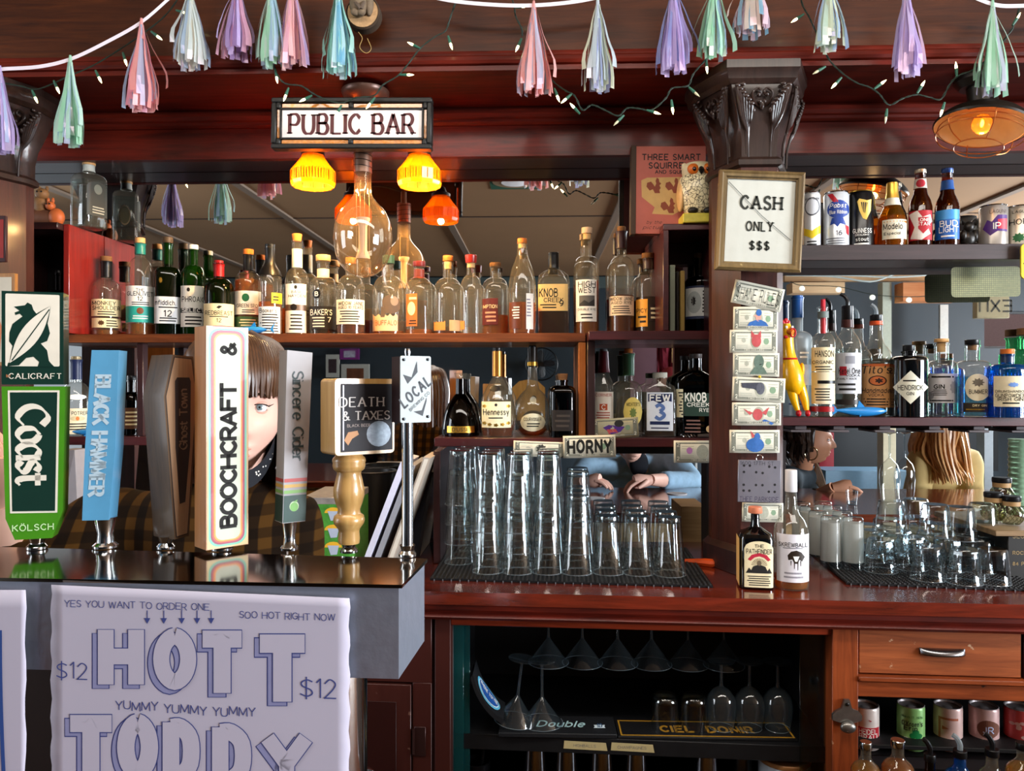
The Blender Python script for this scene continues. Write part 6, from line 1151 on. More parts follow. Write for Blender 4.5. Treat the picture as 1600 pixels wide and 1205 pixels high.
CR = bpy.data.materials.new('crackled_plaster'); nt, N, L = nodes(CR); b = N['Principled BSDF']; vo = N.new('ShaderNodeTexVoronoi'); vo.feature = 'DISTANCE_TO_EDGE'; vo.inputs['Scale'].default_value = 95
tc = N.new('ShaderNodeTexCoord'); nz = N.new('ShaderNodeTexNoise'); nz.inputs['Scale'].default_value = 40; mxv = N.new('ShaderNodeMix'); mxv.data_type = 'RGBA'; mxv.inputs[0].default_value = .03; L.new(tc.outputs['Object'], nz.inputs[0]); L.new(tc.outputs['Object'], mxv.inputs[6]); L.new(nz.outputs['Color'], mxv.inputs[7]); L.new(mxv.outputs[2], vo.inputs[0])
rp = N.new('ShaderNodeValToRGB'); rp.color_ramp.elements[0].position = .02; rp.color_ramp.elements[0].color = srgb('#3a2a18'); rp.color_ramp.elements[1].position = .10; rp.color_ramp.elements[1].color = srgb('#d8cba4'); L.new(vo.outputs[0], rp.inputs[0]); L.new(rp.outputs[0], b.inputs[0]); b.inputs['Roughness'].default_value = .35
t = thing('owl_figurine', 'crackle glazed cream owl with orange eyes on a yellow base', 'owl figurine', (P(1091, 346, 2.27).x, 2.27, ZCB)); k = K(1091, 2.27)
zo = lambda y: (346-y)*k; PL = mat('#cfc09a', .4, var=.15, scale=60)
obj('base', MB().box(-28*k, 28*k, -24*k, 24*k, 0.001, zo(331), .003), mat('#b8a83c', .4, var=.35, scale=60), t)
obj('body', MB().lathe([(r*k, zo(y), r*k*.8) for r, y in spl([(18, 330), (25, 318), (31, 300), (32, 286), (28, 272), (22, 268)], 4)], 28), CR, t)
hd = obj('head', MB().lathe([(r*k, zo(y), r*k*.85) for r, y in spl([(21, 274), (25, 266), (25, 257), (20, 250), (10, 248)], 4)], 28).tube([(-20*k, 0, zo(256)), (-23*k, 0, zo(249))], [7*k, 3*k], 8).tube([(20*k, 0, zo(256)), (23*k, 0, zo(249))], [7*k, 3*k], 8), PL, t)
for sg in (-1, 1):
    e = obj('eye_patch', MB().ell((sg*11*k, -18*k, zo(262)), 9.5*k, 5*k, 8.5*k), mat('#c8641c', .4, var=.3), hd); obj('pupil', MB().ell((sg*10.5*k, -22.4*k, zo(263)), 3.2*k, 1.6*k, 3.4*k), mat('#2a0c06', .15), hd)
    obj('foot', MB().ell((sg*12*k, -18*k, zo(326)), 8*k, 7*k, 5*k), mat('#1c1814', .5, var=.5), t)
    obj('wing', MB().ell((sg*27*k, 2*k, zo(298)), 6*k, 16*k, 26*k), mat('#c8a06a', .4, var=.3, scale=50), t)
obj('beak', MB().tube([(0, -20*k, zo(262)), (0, -25*k, zo(266)), (0, -23*k, zo(271))], [4*k, 4.5*k, 1*k], 8), mat('#14110f', .3), hd)
# framed cash sign --------------------------------------------------------------------
s = Pn('framed_sign', 'old gilt wooden frame with a cracked white paper cash notice, on the column', 'framed sign', 1187, 346, 1.985, 2.7)
FRW = wood('#4a3a22', '#7a6440', .45, 'z', .2, wear='#a89060'); x0, x1, y0, y1 = 1121, 1253, 268, 424
for nm, ax in (('frame_side', 0), ('frame_side', 1), ('frame_rail', 2), ('frame_rail', 3)):
    prof = [(0, .010), (0, -.006), (.006, -.013), (.010, -.010), (.016, -.010), (.019, -.004), (.022, -.004), (.022, .010)]
    A, B = (s.x(x0), s.z(y1)), (s.x(x1), s.z(y0)); fl = 1.0*s.k/.00165; vs = []
    for u, d in prof:
        u *= fl
        cs = {0: ((A[0]+u, A[1]+u), (A[0]+u, B[1]-u)), 1: ((B[0]-u, A[1]+u), (B[0]-u, B[1]-u)), 2: ((A[0]+u, B[1]-u), (B[0]-u, B[1]-u)), 3: ((A[0]+u, A[1]+u), (B[0]-u, A[1]+u))}[ax]
        vs += [(cs[0][0], d, cs[0][1]), (cs[1][0], d, cs[1][1])]
    n = len(prof); obj(nm, MB().add(vs, [(2*i, 2*i+1, 2*((i+1) % n)+1, 2*((i+1) % n)) for i in range(n)]), FRW, s.t, sharp=25)
pg = obj('paper', MB().sheet([[(s.x(1131+112*i/16), .0005*math.sin(i*2.1+j*.4), s.z(280+132*j/12)) for j in range(13)] for i in range(17)]), mat('#b4b5ac', .8, var=.06, scale=30, bump=.4), s.t)
for tx, y_, h_, ft in (('CASH', 317, 20, 68), ('ONLY', 354, 14, 44), ('$$$', 384, 13, 32)): s.text(pg, tx, 1188 if tx != 'ONLY' else 1187, y_, h_, mat('#24261f', .7), -.0012, fit=ft, wt=1.7, con=.35, serif=.7)
obj('glass_crack', MB().tube([(s.x(1136), -.003, s.z(286)), (s.x(1190), -.003, s.z(338)), (s.x(1236), -.003, s.z(374))], .0007, 5), mat('#3a3c38', .3), s.t)
s.bar('backing', 1124, 1250, 271, 421, .003, .008, mat('#4a3c2c', .8))
# two-dollar bills -----------------------------------------------------------------------
BLG, BLD, BLM = mat('#cfccba', .75, var=.06), mat('#76786c', .8, var=.4, scale=260), mat('#a3a494', .8, var=.25, scale=260)
def bill(label, px, py, w, Y, rot=0, h=None, curl=.0, art=None, base=None, word=None):
    s = Pn('dollar_bill', label, 'bill', px, py, Y, rot, 'decorated two dollar bills'); h = h or w*.47; k = s.k; hw, hh = w/2*k, h/2*k
    cv = lambda x: curl*(x/hw)**2+.0006*math.sin(x*130+px)
    def sh(nm, x0, x1, z0, z1, m, e, parent=None): return obj(nm, MB().sheet([[(x0+(x1-x0)*i/10, cv(x0+(x1-x0)*i/10)-e, z0+(z1-z0)*j/2) for j in range(3)] for i in range(11)]), m, parent or s.t, sharp=80)
    b = sh('note', -hw, hw, -hh, hh, base or BLG, 0)
    sm = b.modifiers.new('thickness', 'SOLIDIFY'); sm.thickness = .0002; sm.offset = 1
    E = .0005
    for x0, x1, z0, z1 in ((-.93, -.76, -.82, .82), (.76, .93, -.82, .82), (-.76, .76, .70, .82), (-.76, .76, -.82, -.66)): sh('engraving', x0*hw, x1*hw, z0*hh, z1*hh, BLD, E, b)
    def ov(nm, cx_, cz, rx, rz, m, e, n=18, fn=None): 
        v = [(hw*cx_, cv(hw*cx_)-e, hh*cz)]+[(hw*(cx_+rx*math.cos(2*PI*i/n)*(fn(i) if fn else 1)), cv(hw*(cx_+rx*math.cos(2*PI*i/n)))-e, hh*(cz+rz*math.sin(2*PI*i/n)*(fn(i) if fn else 1))) for i in range(n)]
        return flat(nm, MB().add(v, [(0, 1+i, 1+(i+1) % n) for i in range(n)]), m, b)
    def pg(nm, pts, m, e=.0012): return flat(nm, MB().add([(hw*x, cv(hw*x)-e, hh*z) for x, z in pts], [tuple(range(len(pts)))]), m, b)
    if not word: ov('portrait_oval', .06, 0, .22, .62, BLM, E)
    ov('seal', -.42, .1, .09, .22, BLM, E); ov('seal', .52, 0, .12, .28, mat('#7a9478', .8), E)
    for sx in (-1, 1):
        for sz in (-1, 1): V, Fc = txt('2', hh*.3, 1.4); put('lettering', V, Fc, lambda a, c: (sx*hw*.84+a, cv(sx*hw*.84)-.0009, sz*hh*.62+c), BLG, b)
    V, Fc = txt('TWO DOLLARS', hh*.15, 1.1); put('lettering', V, Fc, lambda a, c: (a, cv(a)-.0009, -hh*.74+c), BLG, b)
    for zz_ in (.45, .25, -.35, -.5): sh('engraving', -.7*hw, -.26*hw, (zz_-.02)*hh, (zz_+.03)*hh, BLM, E, b); sh('engraving', .34*hw, .7*hw, (zz_-.02)*hh, (zz_+.03)*hh, BLM, E, b)
    if word:
        V, Fc = txt(word, hh*1.0, .55 if 'H' != word[0] else 2.0, jit=.5); W = max(a for a, _ in V)-min(a for a, _ in V); V = [(a*1.7*hw/W, c) for a, c in V]
        put('hand_lettering', V, Fc, lambda a, c: (a, cv(a)-.0014, c), mat('#14140f', .7), b)
    if art: art(ov, pg)
    return s.t, b
SKB, SKR, SKG, SKN = mat('#2c5c9c', .7, var=.3, scale=120), mat('#b04a4c', .7, var=.3, scale=120), mat('#56685c', .7, var=.4, scale=120), mat('#c89080', .7)
YC_ = 2.036
bill('tilted bill with scrawled black words, topmost on the column', 1184, 462.5, 78, YC_, 12.3, word='SHANE RULES')
bill('bill with a blue robed figure drawn on it, second from the top of the column', 1182, 498, 70, YC_, 1, 37, .008, lambda ov, pg: (pg('drawing', [(-.4, -.62), (-.3, -.3), (0, -.1), (.2, -.1), (.42, -.3), (.54, -.62)], SKB), ov('drawing', .08, .12, .12, .34, SKN, .0012), ov('drawing', .1, .5, .13, .28, SKB, .0014), pg('drawing', [(-.16, .25), (0, .1), (-.02, .3)], SKN)))
bill('bill with a pink horned face in the oval, third from the top of the column', 1178, 533.5, 74, YC_, .5, 36, .004, lambda ov, pg: (ov('drawing', .1, .05, .2, .55, SKR, .0012), pg('drawing', [(-.12, .3), (-.12, .95), (.04, .55)], SKR), pg('drawing', [(.14, .55), (.28, .95), (.3, .3)], SKR)))
bill('bill with a grey green hooded face drawn on it, fourth down the column', 1182, 570, 72, YC_, .5, 37, .004, lambda ov, pg: (ov('drawing', .1, .25, .22, .6, SKG, .0012), pg('drawing', [(-.3, -.8), (-.1, -.2), (.3, -.2), (.48, -.8)], SKG), pg('drawing', [(.12, .05), (.3, .1), (.14, -.05)], mat('#1c2420', .7), .0014)))
tb, b_ = bill('bill with a dark inked revolver shape, fifth down the column, yellow pin above', 1186, 609, 82, YC_, 2.5, 38, .004, lambda ov, pg: (pg('drawing', [(-.68, .5), (.05, .6), (.12, .2), (0, -.2), (-.2, .05), (-.64, .12)], mat('#3c3e48', .7, var=.4, scale=150)), ov('drawing', .05, .1, .16, .5, mat('#50525c', .7), .0011)))
obj('push_pin', MB().ell((-1*K(1186, YC_), -.006, 20*K(1186, YC_)), .004, .005, .004), mat('#d8b820', .3), tb)
bill('bill with a red long eared face drawn on it, sixth down the column', 1183, 647, 76, YC_, 0, 36, .006, lambda ov, pg: (ov('drawing', .02, -.05, .2, .5, SKR, .0012), pg('drawing', [(-.16, .1), (-.55, .45), (-.3, -.1)], SKR), pg('drawing', [(.18, .1), (.5, .6), (.36, -.1)], SKR), pg('drawing', [(.2, -.6), (.6, -.95), (.7, -.8), (.3, -.45)], SKB)))
bill('bill with a blue coated figure drawn on it, seventh down the column', 1180, 690, 78, YC_, 0, 36, .006, lambda ov, pg: (ov('drawing', 0, -.3, .36, .62, SKB, .0012), ov('drawing', .08, .42, .12, .32, SKB, .0013), pg('drawing', [(-.12, .3), (-.2, .95), (.0, .5)], SKR)))
bill('bill half hidden behind the pewter plate at the column foot', 1192, 801, 64, YC_, 1, 30, .004)
bill('crumpled bill taped to the left on the low shelf edge', 842, 702, 80, 2.288, 2, 24, .004, lambda ov, pg: ov('drawing', .1, 0, .22, .7, mat('#3a3a34', .7), .0012, fn=lambda i: 1-.3*(i % 2)))
bill('bill with big outlined letters taped to the low shelf edge', 921, 698, 82, 2.282, -1.5, 35, .003, word='HORNY')
bill('bill with a red and purple winged drawing leaning on the shelf bottles', 962, 669, 72, 2.31, -3, 31, .008, lambda ov, pg: (pg('drawing', [(-.55, .1), (-.3, .35), (.1, .2), (.4, .1), (.2, -.4), (-.2, -.6), (-.4, -.2)], mat('#4c2c7c', .7)), pg('drawing', [(-.4, -.1), (0, -.1), (.1, -.5), (-.3, -.6)], SKR, .0014), ov('drawing', .15, .45, .2, .35, mat('#2c2c28', .7), .0014)), base=mat('#a8a284', .75))
bill('flat bill with purple ink dots taped to the low shelf edge next to the column', 1095, 706, 84, 2.285, 0, 35, .001, lambda ov, pg: (ov('drawing', -.42, .1, .11, .3, mat('#b078b0', .7), .0012), ov('drawing', .52, 0, .11, .3, mat('#b078b0', .7), .0012)))
s = Pn('playing_card', 'small purple trading card stuck on the column side', 'card', 1134.5, 646.5, 2.155, 0, yaw=-math.radians(0)); cdb = s.bar('card', 1123, 1146, 624, 670, -.0012, .0002, mat('#8a6a5a', .4), b=.0002); s.poly('picture', [(1125, 629), (1144, 629), (1144, 644), (1125, 644)], mat('#5a5868', .5, var=.5, scale=200), -.0016, cdb); s.poly('text_panel', [(1125, 646), (1144, 646), (1144, 667), (1125, 667)], mat('#4a2858', .5), -.0016, cdb)
s = Pn('metal_plate', 'square pewter plate with punched holes hanging on the column', 'metal plate', 1186, 752, 2.025, 1)
pl = s.bar('plate', 1153, 1219, 719, 785, -.002, .002, mat('#8c8a94', .35, .7, var=.15, scale=30)); BHL = mat('#141214', .6)
for x_, y_ in ((1162, 728), (1171, 728), (1201, 729), (1210, 730), (1162, 738), (1191, 739), (1162, 758), (1181, 758), (1191, 758), (1162, 767), (1171, 767), (1210, 757), (1201, 768), (1210, 768), (1181, 738)): s.oval('hole', x_, y_, 2, 2, BHL, -.0023, pl, 12)
s.text(pl, '1600 17TH ST', 1182, 724, 5.5, mat('#3a3840', .6), -.0023, fit=52, wt=.8); s.text(pl, 'THEE PARKSIDE', 1186, 780, 7, mat('#4a4458', .6), -.0023, fit=60, wt=1)
obj('hanging_ring', MB().tube([(5*s.k*math.cos(2*PI*i/20), 0, s.z(716)+5*s.k*math.sin(2*PI*i/20)) for i in range(20)], .001, 6, closed=True), CHROME, s.t)
# chicken, sharks, figurines ------------------------------------------------------------------
YEL = mat('#e8a808', .35, coat=.4, var=.12, scale=60, bump=.5); RDP = mat('#b81820', .35, coat=.3)
Yk = 2.345; t = thing('rubber_chicken', 'yellow rubber chicken with red comb and feet standing before the frosted bottle', 'rubber chicken', (P(1242, 652, Yk).x, Yk, ZRM)); k = K(1242, Yk)
def cq(x, y): return ((x-1242)*k, 0, (651.5-y)*k)
body = MB().tube([cq(x, y) for x, y in spl([(1229, 506), (1229, 516), (1230, 530), (1232, 548), (1234, 562), (1236, 578), (1239, 594), (1243, 608), (1245, 616)], 3)], [r*k for r in rspl([6, 10, 9.5, 9, 11, 15.5, 16.5, 13, 6], 3)], 16)
for x1, x2, x3 in ((1236, 1240, 1246), (1248, 1256, 1260)): body.tube([cq(x, y) for x, y in spl([(x1, 600), (x2, 622), (x3, 641)], 4)], [r*k for r in rspl([9, 6.5, 4])], 10)
obj('body', body, YEL, t)
obj('wing', MB().ell(tuple(Vector(cq(1252, 578))+Vector((0, -.004, 0))), 4*k, 6*k, 11*k), YEL, t); obj('wing', MB().ell(tuple(Vector(cq(1223, 578))+Vector((0, -.004, 0))), 4*k, 6*k, 11*k), YEL, t)
cmb = MB()
for x, y, r in ((1224, 505, 3), (1228, 502, 4), (1232, 505, 3)): cmb.ell(cq(x, y), r*k, 2.5*k, 5*k, 10, 6)
obj('comb', cmb, RDP, t)
obj('beak', MB().tube([Vector(cq(1231, 519))+Vector((0, -7*k, 0)), Vector(cq(1235, 521))+Vector((0, -13*k, 0))], [6*k, 4*k], 10), mat('#d8701c', .4), t)
obj('beak_rim', MB().tube([Vector(cq(1235+4.4*math.cos(a), 521+6.5*math.sin(a)))+Vector((0, -12*k, 0)) for a in [2*PI*i/14 for i in range(14)]], 1.2*k, 6, closed=True), RDP, t)
for x in (1226, 1235): obj('eye', MB().ell(tuple(Vector(cq(x, 512))+Vector((0, -9*k, 0))), 2.2*k, 1.6*k, 2.2*k, 8, 6), WHT, t)
obj('collar', MB().tube([(Vector(cq(1234, 561))+Vector((10.8*k*math.cos(a), 10.8*k*math.sin(a), 0))) for a in [2*PI*i/20 for i in range(20)]], 1.5*k, 6, closed=True), RDP, t)
obj('wattle', MB().ell(tuple(Vector(cq(1226, 527))+Vector((0, -8*k, 0))), 4*k, 2*k, 3*k), RDP, t)
for x in (1247, 1261): obj('foot', MB().ell(tuple(Vector(cq(x, 646))+Vector((0, -2*k, 0))), 4*k, 6*k, 5.4*k), RDP, t)
SHB = mat('#1f78b8', .3, coat=.3)
def shark(label, px, py, w, Y, zs, flip=1, rz=0):
    k = K(px, Y)*w/85; t = thing('toy_shark', label, 'toy shark', (P(px, py, Y).x, Y, zs), rz, 'blue plastic toy sharks')
    q = lambda x, z: (x*k*flip, 0, z*k)
    b = MB().tube([q(x, z) for x, z in spl([(42, 9), (36, 9), (24, 8.5), (6, 8), (-12, 8.5), (-28, 9.5), (-36, 10)], 4)], [r*k for r in rspl([.6, 4, 6.5, 7.5, 6, 3, 1.4])], 12)
    obj('body', b, SHB, t)
    def fin(pts, th=1.2, ry=0): mb = MB().prism([(x*k*flip, z*k) for x, z in pts], -th*k, th*k); return mb
    obj('tail_fin', fin([(-33, 11), (-43, 24), (-38, 12), (-41, 2), (-33, 8)]), SHB, t); obj('dorsal_fin', fin([(10, 14), (0, 25), (-3, 14)]), SHB, t)
    for s_ in (1, -1): obj('side_fin', MB().prism([(12*k*flip, 0), (2*k*flip, 0), (-2*k*flip, 14*k)], -.8*k, .8*k).xf(Matrix.Translation((0, s_*5*k, 6*k)) @ Matrix.Rotation(s_*math.radians(112), 4, 'X')), SHB, t)
    return t
shark('blue toy shark below the red-stamped vodka bottle, on the right middle shelf', 1342, 650, 86, 2.335, ZRM+.0006)
shark('blue toy shark on the long upper shelf, tail to the right', 398, 521, 64, 2.345, ZU+.0006, -1)
shark('blue toy shark on the lower left shelf, half hidden by the blue tap handle', 136, 681, 60, 2.34, ZM+.0006)
ORF = mat('#b0582a', .5, var=.25, scale=50); BRF = mat('#7a5430', .6, var=.4, scale=70, bump=.4)
t = thing('squirrel_figurine', 'brown and orange ceramic squirrel pair by a log, on the red box at far left', 'figurine', (P(74, 357, 2.34).x, 2.34, ZU+.332)); k = K(74, 2.34)
f = lambda x, y, d=0: ((x-74)*k, -d*k, (357-y)*k)
obj('log', MB().tube([f(48, 340), f(72, 342), f(86, 343)], [13*k, 14*k, 12*k], 14), mat('#5a3420', .6, var=.4, scale=40, bump=.4), t)
obj('brown_squirrel', MB().ell(f(66, 322, 4), 11*k, 9*k, 15*k).ell(f(70, 306, 6), 10*k, 9*k, 9*k).ell(f(55, 323), 6*k, 6*k, 12*k).ell(f(64, 297, 4), 3*k, 2*k, 4*k, 8, 6).ell(f(76, 297, 4), 3*k, 2*k, 4*k, 8, 6), BRF, t)
obj('orange_squirrel', MB().ell(f(92, 342, 5), 12*k, 10*k, 14*k).ell(f(84, 325, 8), 7*k, 7*k, 7*k).ell(f(81, 317, 8), 2.5*k, 2*k, 5*k, 8, 6).ell(f(88, 317, 8), 2.5*k, 2*k, 5*k, 8, 6), ORF, t)
for x, y in ((67, 304), (74, 304), (82, 323), (87, 323)): obj('eye', MB().ell(f(x, y, 15), 1.4*k, 1*k, 1.4*k, 8, 6), BLK, t)
t = thing('dark_figurine', 'small dark bronze gargoyle-like figurine between the blue beer bottle and the grey can', 'figurine', (P(1513, 381, 2.40).x, 2.40, ZRT)); k = K(1513, 2.40)
f = lambda x, y, d=0: ((x-1513)*k, -d*k, (381-y)*k); BZ = mat('#1c1814', .4, .4, var=.4, scale=60, bump=.6)
fg = MB().ell(f(1512, 366), 12*k, 10*k, 14*k).ell(f(1512, 348, 3), 8*k, 8*k, 9*k).ell(f(1503, 361, 4), 5*k, 6*k, 9*k).ell(f(1521, 362, 3), 5*k, 6*k, 10*k)
for s_ in (-1, 1): fg.tube(spl([f(1512+s_*5, 343), f(1512+s_*11, 337), f(1512+s_*13, 345)], 4), [2.4*k]*8+[.6*k], 6).ell(f(1512+s_*7, 377, 6), 5*k, 7*k, 4*k)
obj('body', fg, BZ, t)
s = Pn('hanging_tag', 'yellow rounded tag at the right edge of the can shelf', 'tag', 1606, 408, 2.30); obj('tag_body', MB().prism([(s.x(a), s.z(b_)) for a, b_ in rr(1595, 1618, 381, 436, 7)], -.003, .003), mat('#e0c418', .4, coat=.3), s.t); s.oval('hole', 1599, 412, 1.2, 1.2, BLK, -.0034)
gm = bpy.data.materials.new('olive_grid_sheet'); nt, N, L = nodes(gm); b = N['Principled BSDF']; tc = N.new('ShaderNodeTexCoord'); bk = N.new('ShaderNodeTexBrick'); bk.offset = 0; bk.inputs['Scale'].default_value = 1; bk.inputs['Brick Width'].default_value = .006; bk.inputs['Row Height'].default_value = .006; bk.inputs['Mortar Size'].default_value = .0007
sx = N.new('ShaderNodeSeparateXYZ'); cx_ = N.new('ShaderNodeCombineXYZ'); L.new(tc.outputs['Object'], sx.inputs[0]); L.new(sx.outputs[0], cx_.inputs[0]); L.new(sx.outputs[2], cx_.inputs[1]); L.new(cx_.outputs[0], bk.inputs[0])
for i, c in ((1, '#8a8a5c'), (2, '#7c7e54'), (3, '#4c5038')): bk.inputs[i].default_value = srgb(c)
L.new(bk.outputs[0], b.inputs[0]); b.inputs['Roughness'].default_value = .6
s = Pn('grid_sheet', 'olive grid patterned sheet with rounded corners hanging below the can shelf', 'sheet', 1540, 440, 2.40, -.5); so = obj('sheet', MB().prism([(s.x(a), s.z(b_)) for a, b_ in rr(1487, 1593, 417, 464, 6)], -.001, .001), gm, s.t)
# left edge wall pieces ----------------------------------------------------------------------
s = Pn('poster', 'narrow red and black framed poster at the left edge', 'poster', -2, 374, 2.04); s.bar('poster_board', -22, 12, 338, 410, -.008, .002, mat('#2a0e10', .4)); s.poly('poster_print', [(-20, 344), (9, 344), (9, 404), (-20, 404)], mat('#7a1c18', .4, var=.5, scale=25), -.0085)
s = Pn('picture_frame', 'wood framed print cut by the left edge, beside the green tap handle', 'picture', -4, 500, 2.035); s.bar('frame', -40, 28, 428, 572, -.010, .003, wood('#6a4420', '#9a6a38', .4, 'z', .3)); s.poly('print', [(-36, 434), (23, 434), (23, 566), (-36, 566)], mat('#b0a898', .6, var=.2, scale=14), -.0106)
s.poly('print_figure', [(-30, 500), (2, 496), (8, 512), (4, 552), (-30, 558)], mat('#b06a48', .6, var=.3), -.011)
# ================================================================== GLASSWARE
ORD = ['first', 'second', 'third', 'fourth', 'fifth', 'sixth', 'seventh', 'eighth', 'ninth', 'tenth', 'eleventh', 'twelfth', 'thirteenth', 'fourteenth']
GRM = glass('#f4f8fa', '#b4c4cc', .02, dens=.3, body='#c8d4dc', name='glass_rim', refl=1.5); GP = glass('#fbfdfd', '#ccd6da', .02, name='pint_glass', refl=1.5); GPB = glass('#f0f6f8', '#a4b4bc', .02, name='thick_glass_base', refl=1.5)
def rubber_mat(label, quad, zs):
    t = thing('bar_mat', label, 'bar mat', (sum(p.x for p in quad)/4, sum(p.y for p in quad)/4, zs)); o = t.location
    RB = mat('#0e0e10', .45, bump=.4, scale=300)
    obj('base_sheet', MB().hexa([(p.x-o.x, p.y-o.y, .0006) for p in quad]+[(p.x-o.x, p.y-o.y, .006) for p in quad]), RB, t, sharp=10)
    nb = MB(); A, B, C, D = [Vector((p.x-o.x, p.y-o.y, 0)) for p in quad]
    nx, ny = int((B-A).length/.011), int((D-A).length/.011)
    for i in range(nx):
        for j in range(ny):
            u, v = (i+.5)/nx, (j+.5)/ny; p = (A*(1-u)+B*u)*(1-v)+(D*(1-u)+C*u)*v; r = .003
            nb.add([(p.x-r, p.y-r, .006), (p.x+r, p.y-r, .006), (p.x+r, p.y+r, .006), (p.x-r, p.y+r, .006), (p.x-r*.6, p.y-r*.6, .009), (p.x+r*.6, p.y-r*.6, .009), (p.x+r*.6, p.y+r*.6, .009), (p.x-r*.6, p.y+r*.6, .009)], [(4, 5, 6, 7), (0, 1, 5, 4), (1, 2, 6, 5), (2, 3, 7, 6), (3, 0, 4, 7)])
    tag(obj('rubber_nubs', nb, RB, t, sharp=0), None, kind='stuff')
    fr = MB(); n = int((B-A).length/.022)
    for i in range(n): p = A+(B-A)*(i+.5)/n; fr.box(p.x-.0012, p.x+.0012, p.y-.003, p.y-.0005, -.004, .004, 0)
    tag(obj('edge_tabs', fr, mat('#5a5c60', .4), t, sharp=0), None, kind='stuff'); return zs+.009
zm = ZK+.0
def Q(px, py): return PZ(px, py, ZK)
ztop_ = rubber_mat('long black rubber bar mat under the stacked pint glasses', [Q(672, 907), Q(1114, 919), Vector((Q(1114, 919).x+.02, 2.36, 0)), Vector((Q(672, 907).x+.005, 2.36, 0))], ZK)
# pint glass, mouth down
pint = [(.0412, 0), (.0422, .0012), (.0418, .0026), (.0408, .0038), (.0300, .138), (.0298, .146), (.0285, .150)]
def pint_proto():
    t = thing('pint_glass', 'p', 'pint glass', (0, 0, 0), 0, 'upturned pint glasses on the long mat')
    obj('glass_wall', MB().lathe(pint, 26, capb=False), GP, t, sharp=50)
    obj('rim', MB().tube([(.0413*math.cos(2*PI*i/36), .0413*math.sin(2*PI*i/36), .0012) for i in range(36)], .0010, 5, closed=True), GRM, t); obj('thick_base', MB().lathe([(.0280, .135), (.0292, .1365), (.0290, .145), (.0278, .1492)], 26), GPB, t, sharp=50)
    return t
proto = pint_proto(); used = [False]
def pint_at(x, y, z, label):
    if not used[0]: used[0] = True; proto.location = (x, y, z); proto['label'] = label; return
    dup(proto, (x, y, z), random.uniform(0, 6), label)
cols = [(715, 884), (761, 899), (808, 900), (856, 900), (904, 901), (952, 901), (1000, 902), (1051, 904)]
rows_n = ['front', 'second', 'third', 'back']
rnd = random.Random(5)
for ci, (px, py) in enumerate(cols):
    p0 = PZ(px, py, ztop_); ddx = 0
    hs = {0: (4, 4, 4), 1: (4, 4, 4), 2: (4, 4, 4), 3: (4, 4, 4), 4: (2, 3, 3), 5: (1, 1, 1, 1), 6: (1, 1, 1, 1), 7: (1, 1, 1, 1)}[ci]
    for ri, n in enumerate(hs):
        for k_ in range(n):
            x = p0.x+.0875*0+rnd.uniform(-.002, .002)+ri*.004; y = p0.y+.042*0+ri*.0885+.0415
            if ci == 0: x += .004*ri
            lv = '' if n == 1 else ('bottom glass' if k_ == 0 else 'top glass' if k_ == n-1 else ORD[k_]+' glass up')
            lab = ('upturned pint glass, ' if n == 1 else lv+' of the pint stack, ')+'%s column from the left, %s row' % (ORD[ci], rows_n[ri])
            pint_at(x, y, ztop_+.0004+k_*.0535, lab)
# right mat, rocks glasses, frosted tall glasses -----------------------------------
zr_ = rubber_mat('black rubber bar mat under the rocks glasses at right', [Q(1322, 914), Q(1640, 926), Vector((Q(1640, 926).x+.02, 2.33, 0)), Vector((Q(1268, 866).x+.0, 2.33, 0))], ZK)
for i, (px, py, row) in enumerate(((1303, 889, 0), (1338, 891, 0), (1283, 878, 1), (1321, 878, 1), (1268, 868, 2), (1305, 866, 2), (1256, 858, 3), (1290, 856, 3))):
    p = PZ(px, py, zr_); k = K(px, p.y+.02)
    t = thing('tall_glass', '%s tall glass with frosted white lining, %s' % (('left', 'right')[i % 2]+' one of the', ('front pair', 'second pair back', 'third pair back', 'rear pair')[row]), 'glass', (p.x, p.y+.022, zr_+.0004), 0, 'tall frosted glasses at the left of the right mat'); t['label'] = '%s of the %s of tall glasses with frosted white lining' % (('left one', 'right one')[i % 2], ('front pair', 'second pair', 'third pair', 'rear pair')[row])
    obj('glass_wall', MB().lathe([(.0285, 0), (.0280, .002), (.0262, .128), (.0255, .134), (.022, .137)], 24, capb=False), GP, t, sharp=50)
    obj('frosted_lining', MB().lathe([(.0268, .018), (.0254, .120), (.0240, .122)], 24), glass('#d8d8d4', '#c0c0bc', .5, dens=.82, body='#c9c8c2', name='frosted_lining', refl=.2), t)
rocks = [(.0412, 0), (.0420, .0012), (.0416, .0026), (.0408, .004), (.0385, .030), (.0350, .066), (.0330, .082), (.0300, .086)]
def rocks_proto():
    t = thing('rocks_glass', 'r', 'rocks glass', (0, 0, 0), 0, 'upturned rocks glasses on the right mat')
    wl = MB().lathe(rocks, 10, capb=False); 
    obj('glass_wall', MB().lathe([(r*(1 if i < 2 else 1), z) for i, (r, z) in enumerate(rocks)], 26, capb=False), GP, t, sharp=50)
    obj('rim', MB().tube([(.0411*math.cos(2*PI*i/36), .0411*math.sin(2*PI*i/36), .0012) for i in range(36)], .0010, 5, closed=True), GRM, t)
    obj('faceted_base', MB().lathe([(.0352, .036), (.0370, .038), (.0342, .066), (.0322, .081), (.028, .085)], 10), GPB, t, sharp=5)
    return t
rp_ = rocks_proto(); ur = [False]
def rocks_at(x, y, z, label):
    if not ur[0]: ur[0] = True; rp_.location = (x, y, z); rp_['label'] = label; return
    dup(rp_, (x, y, z), random.uniform(0, 6), label)
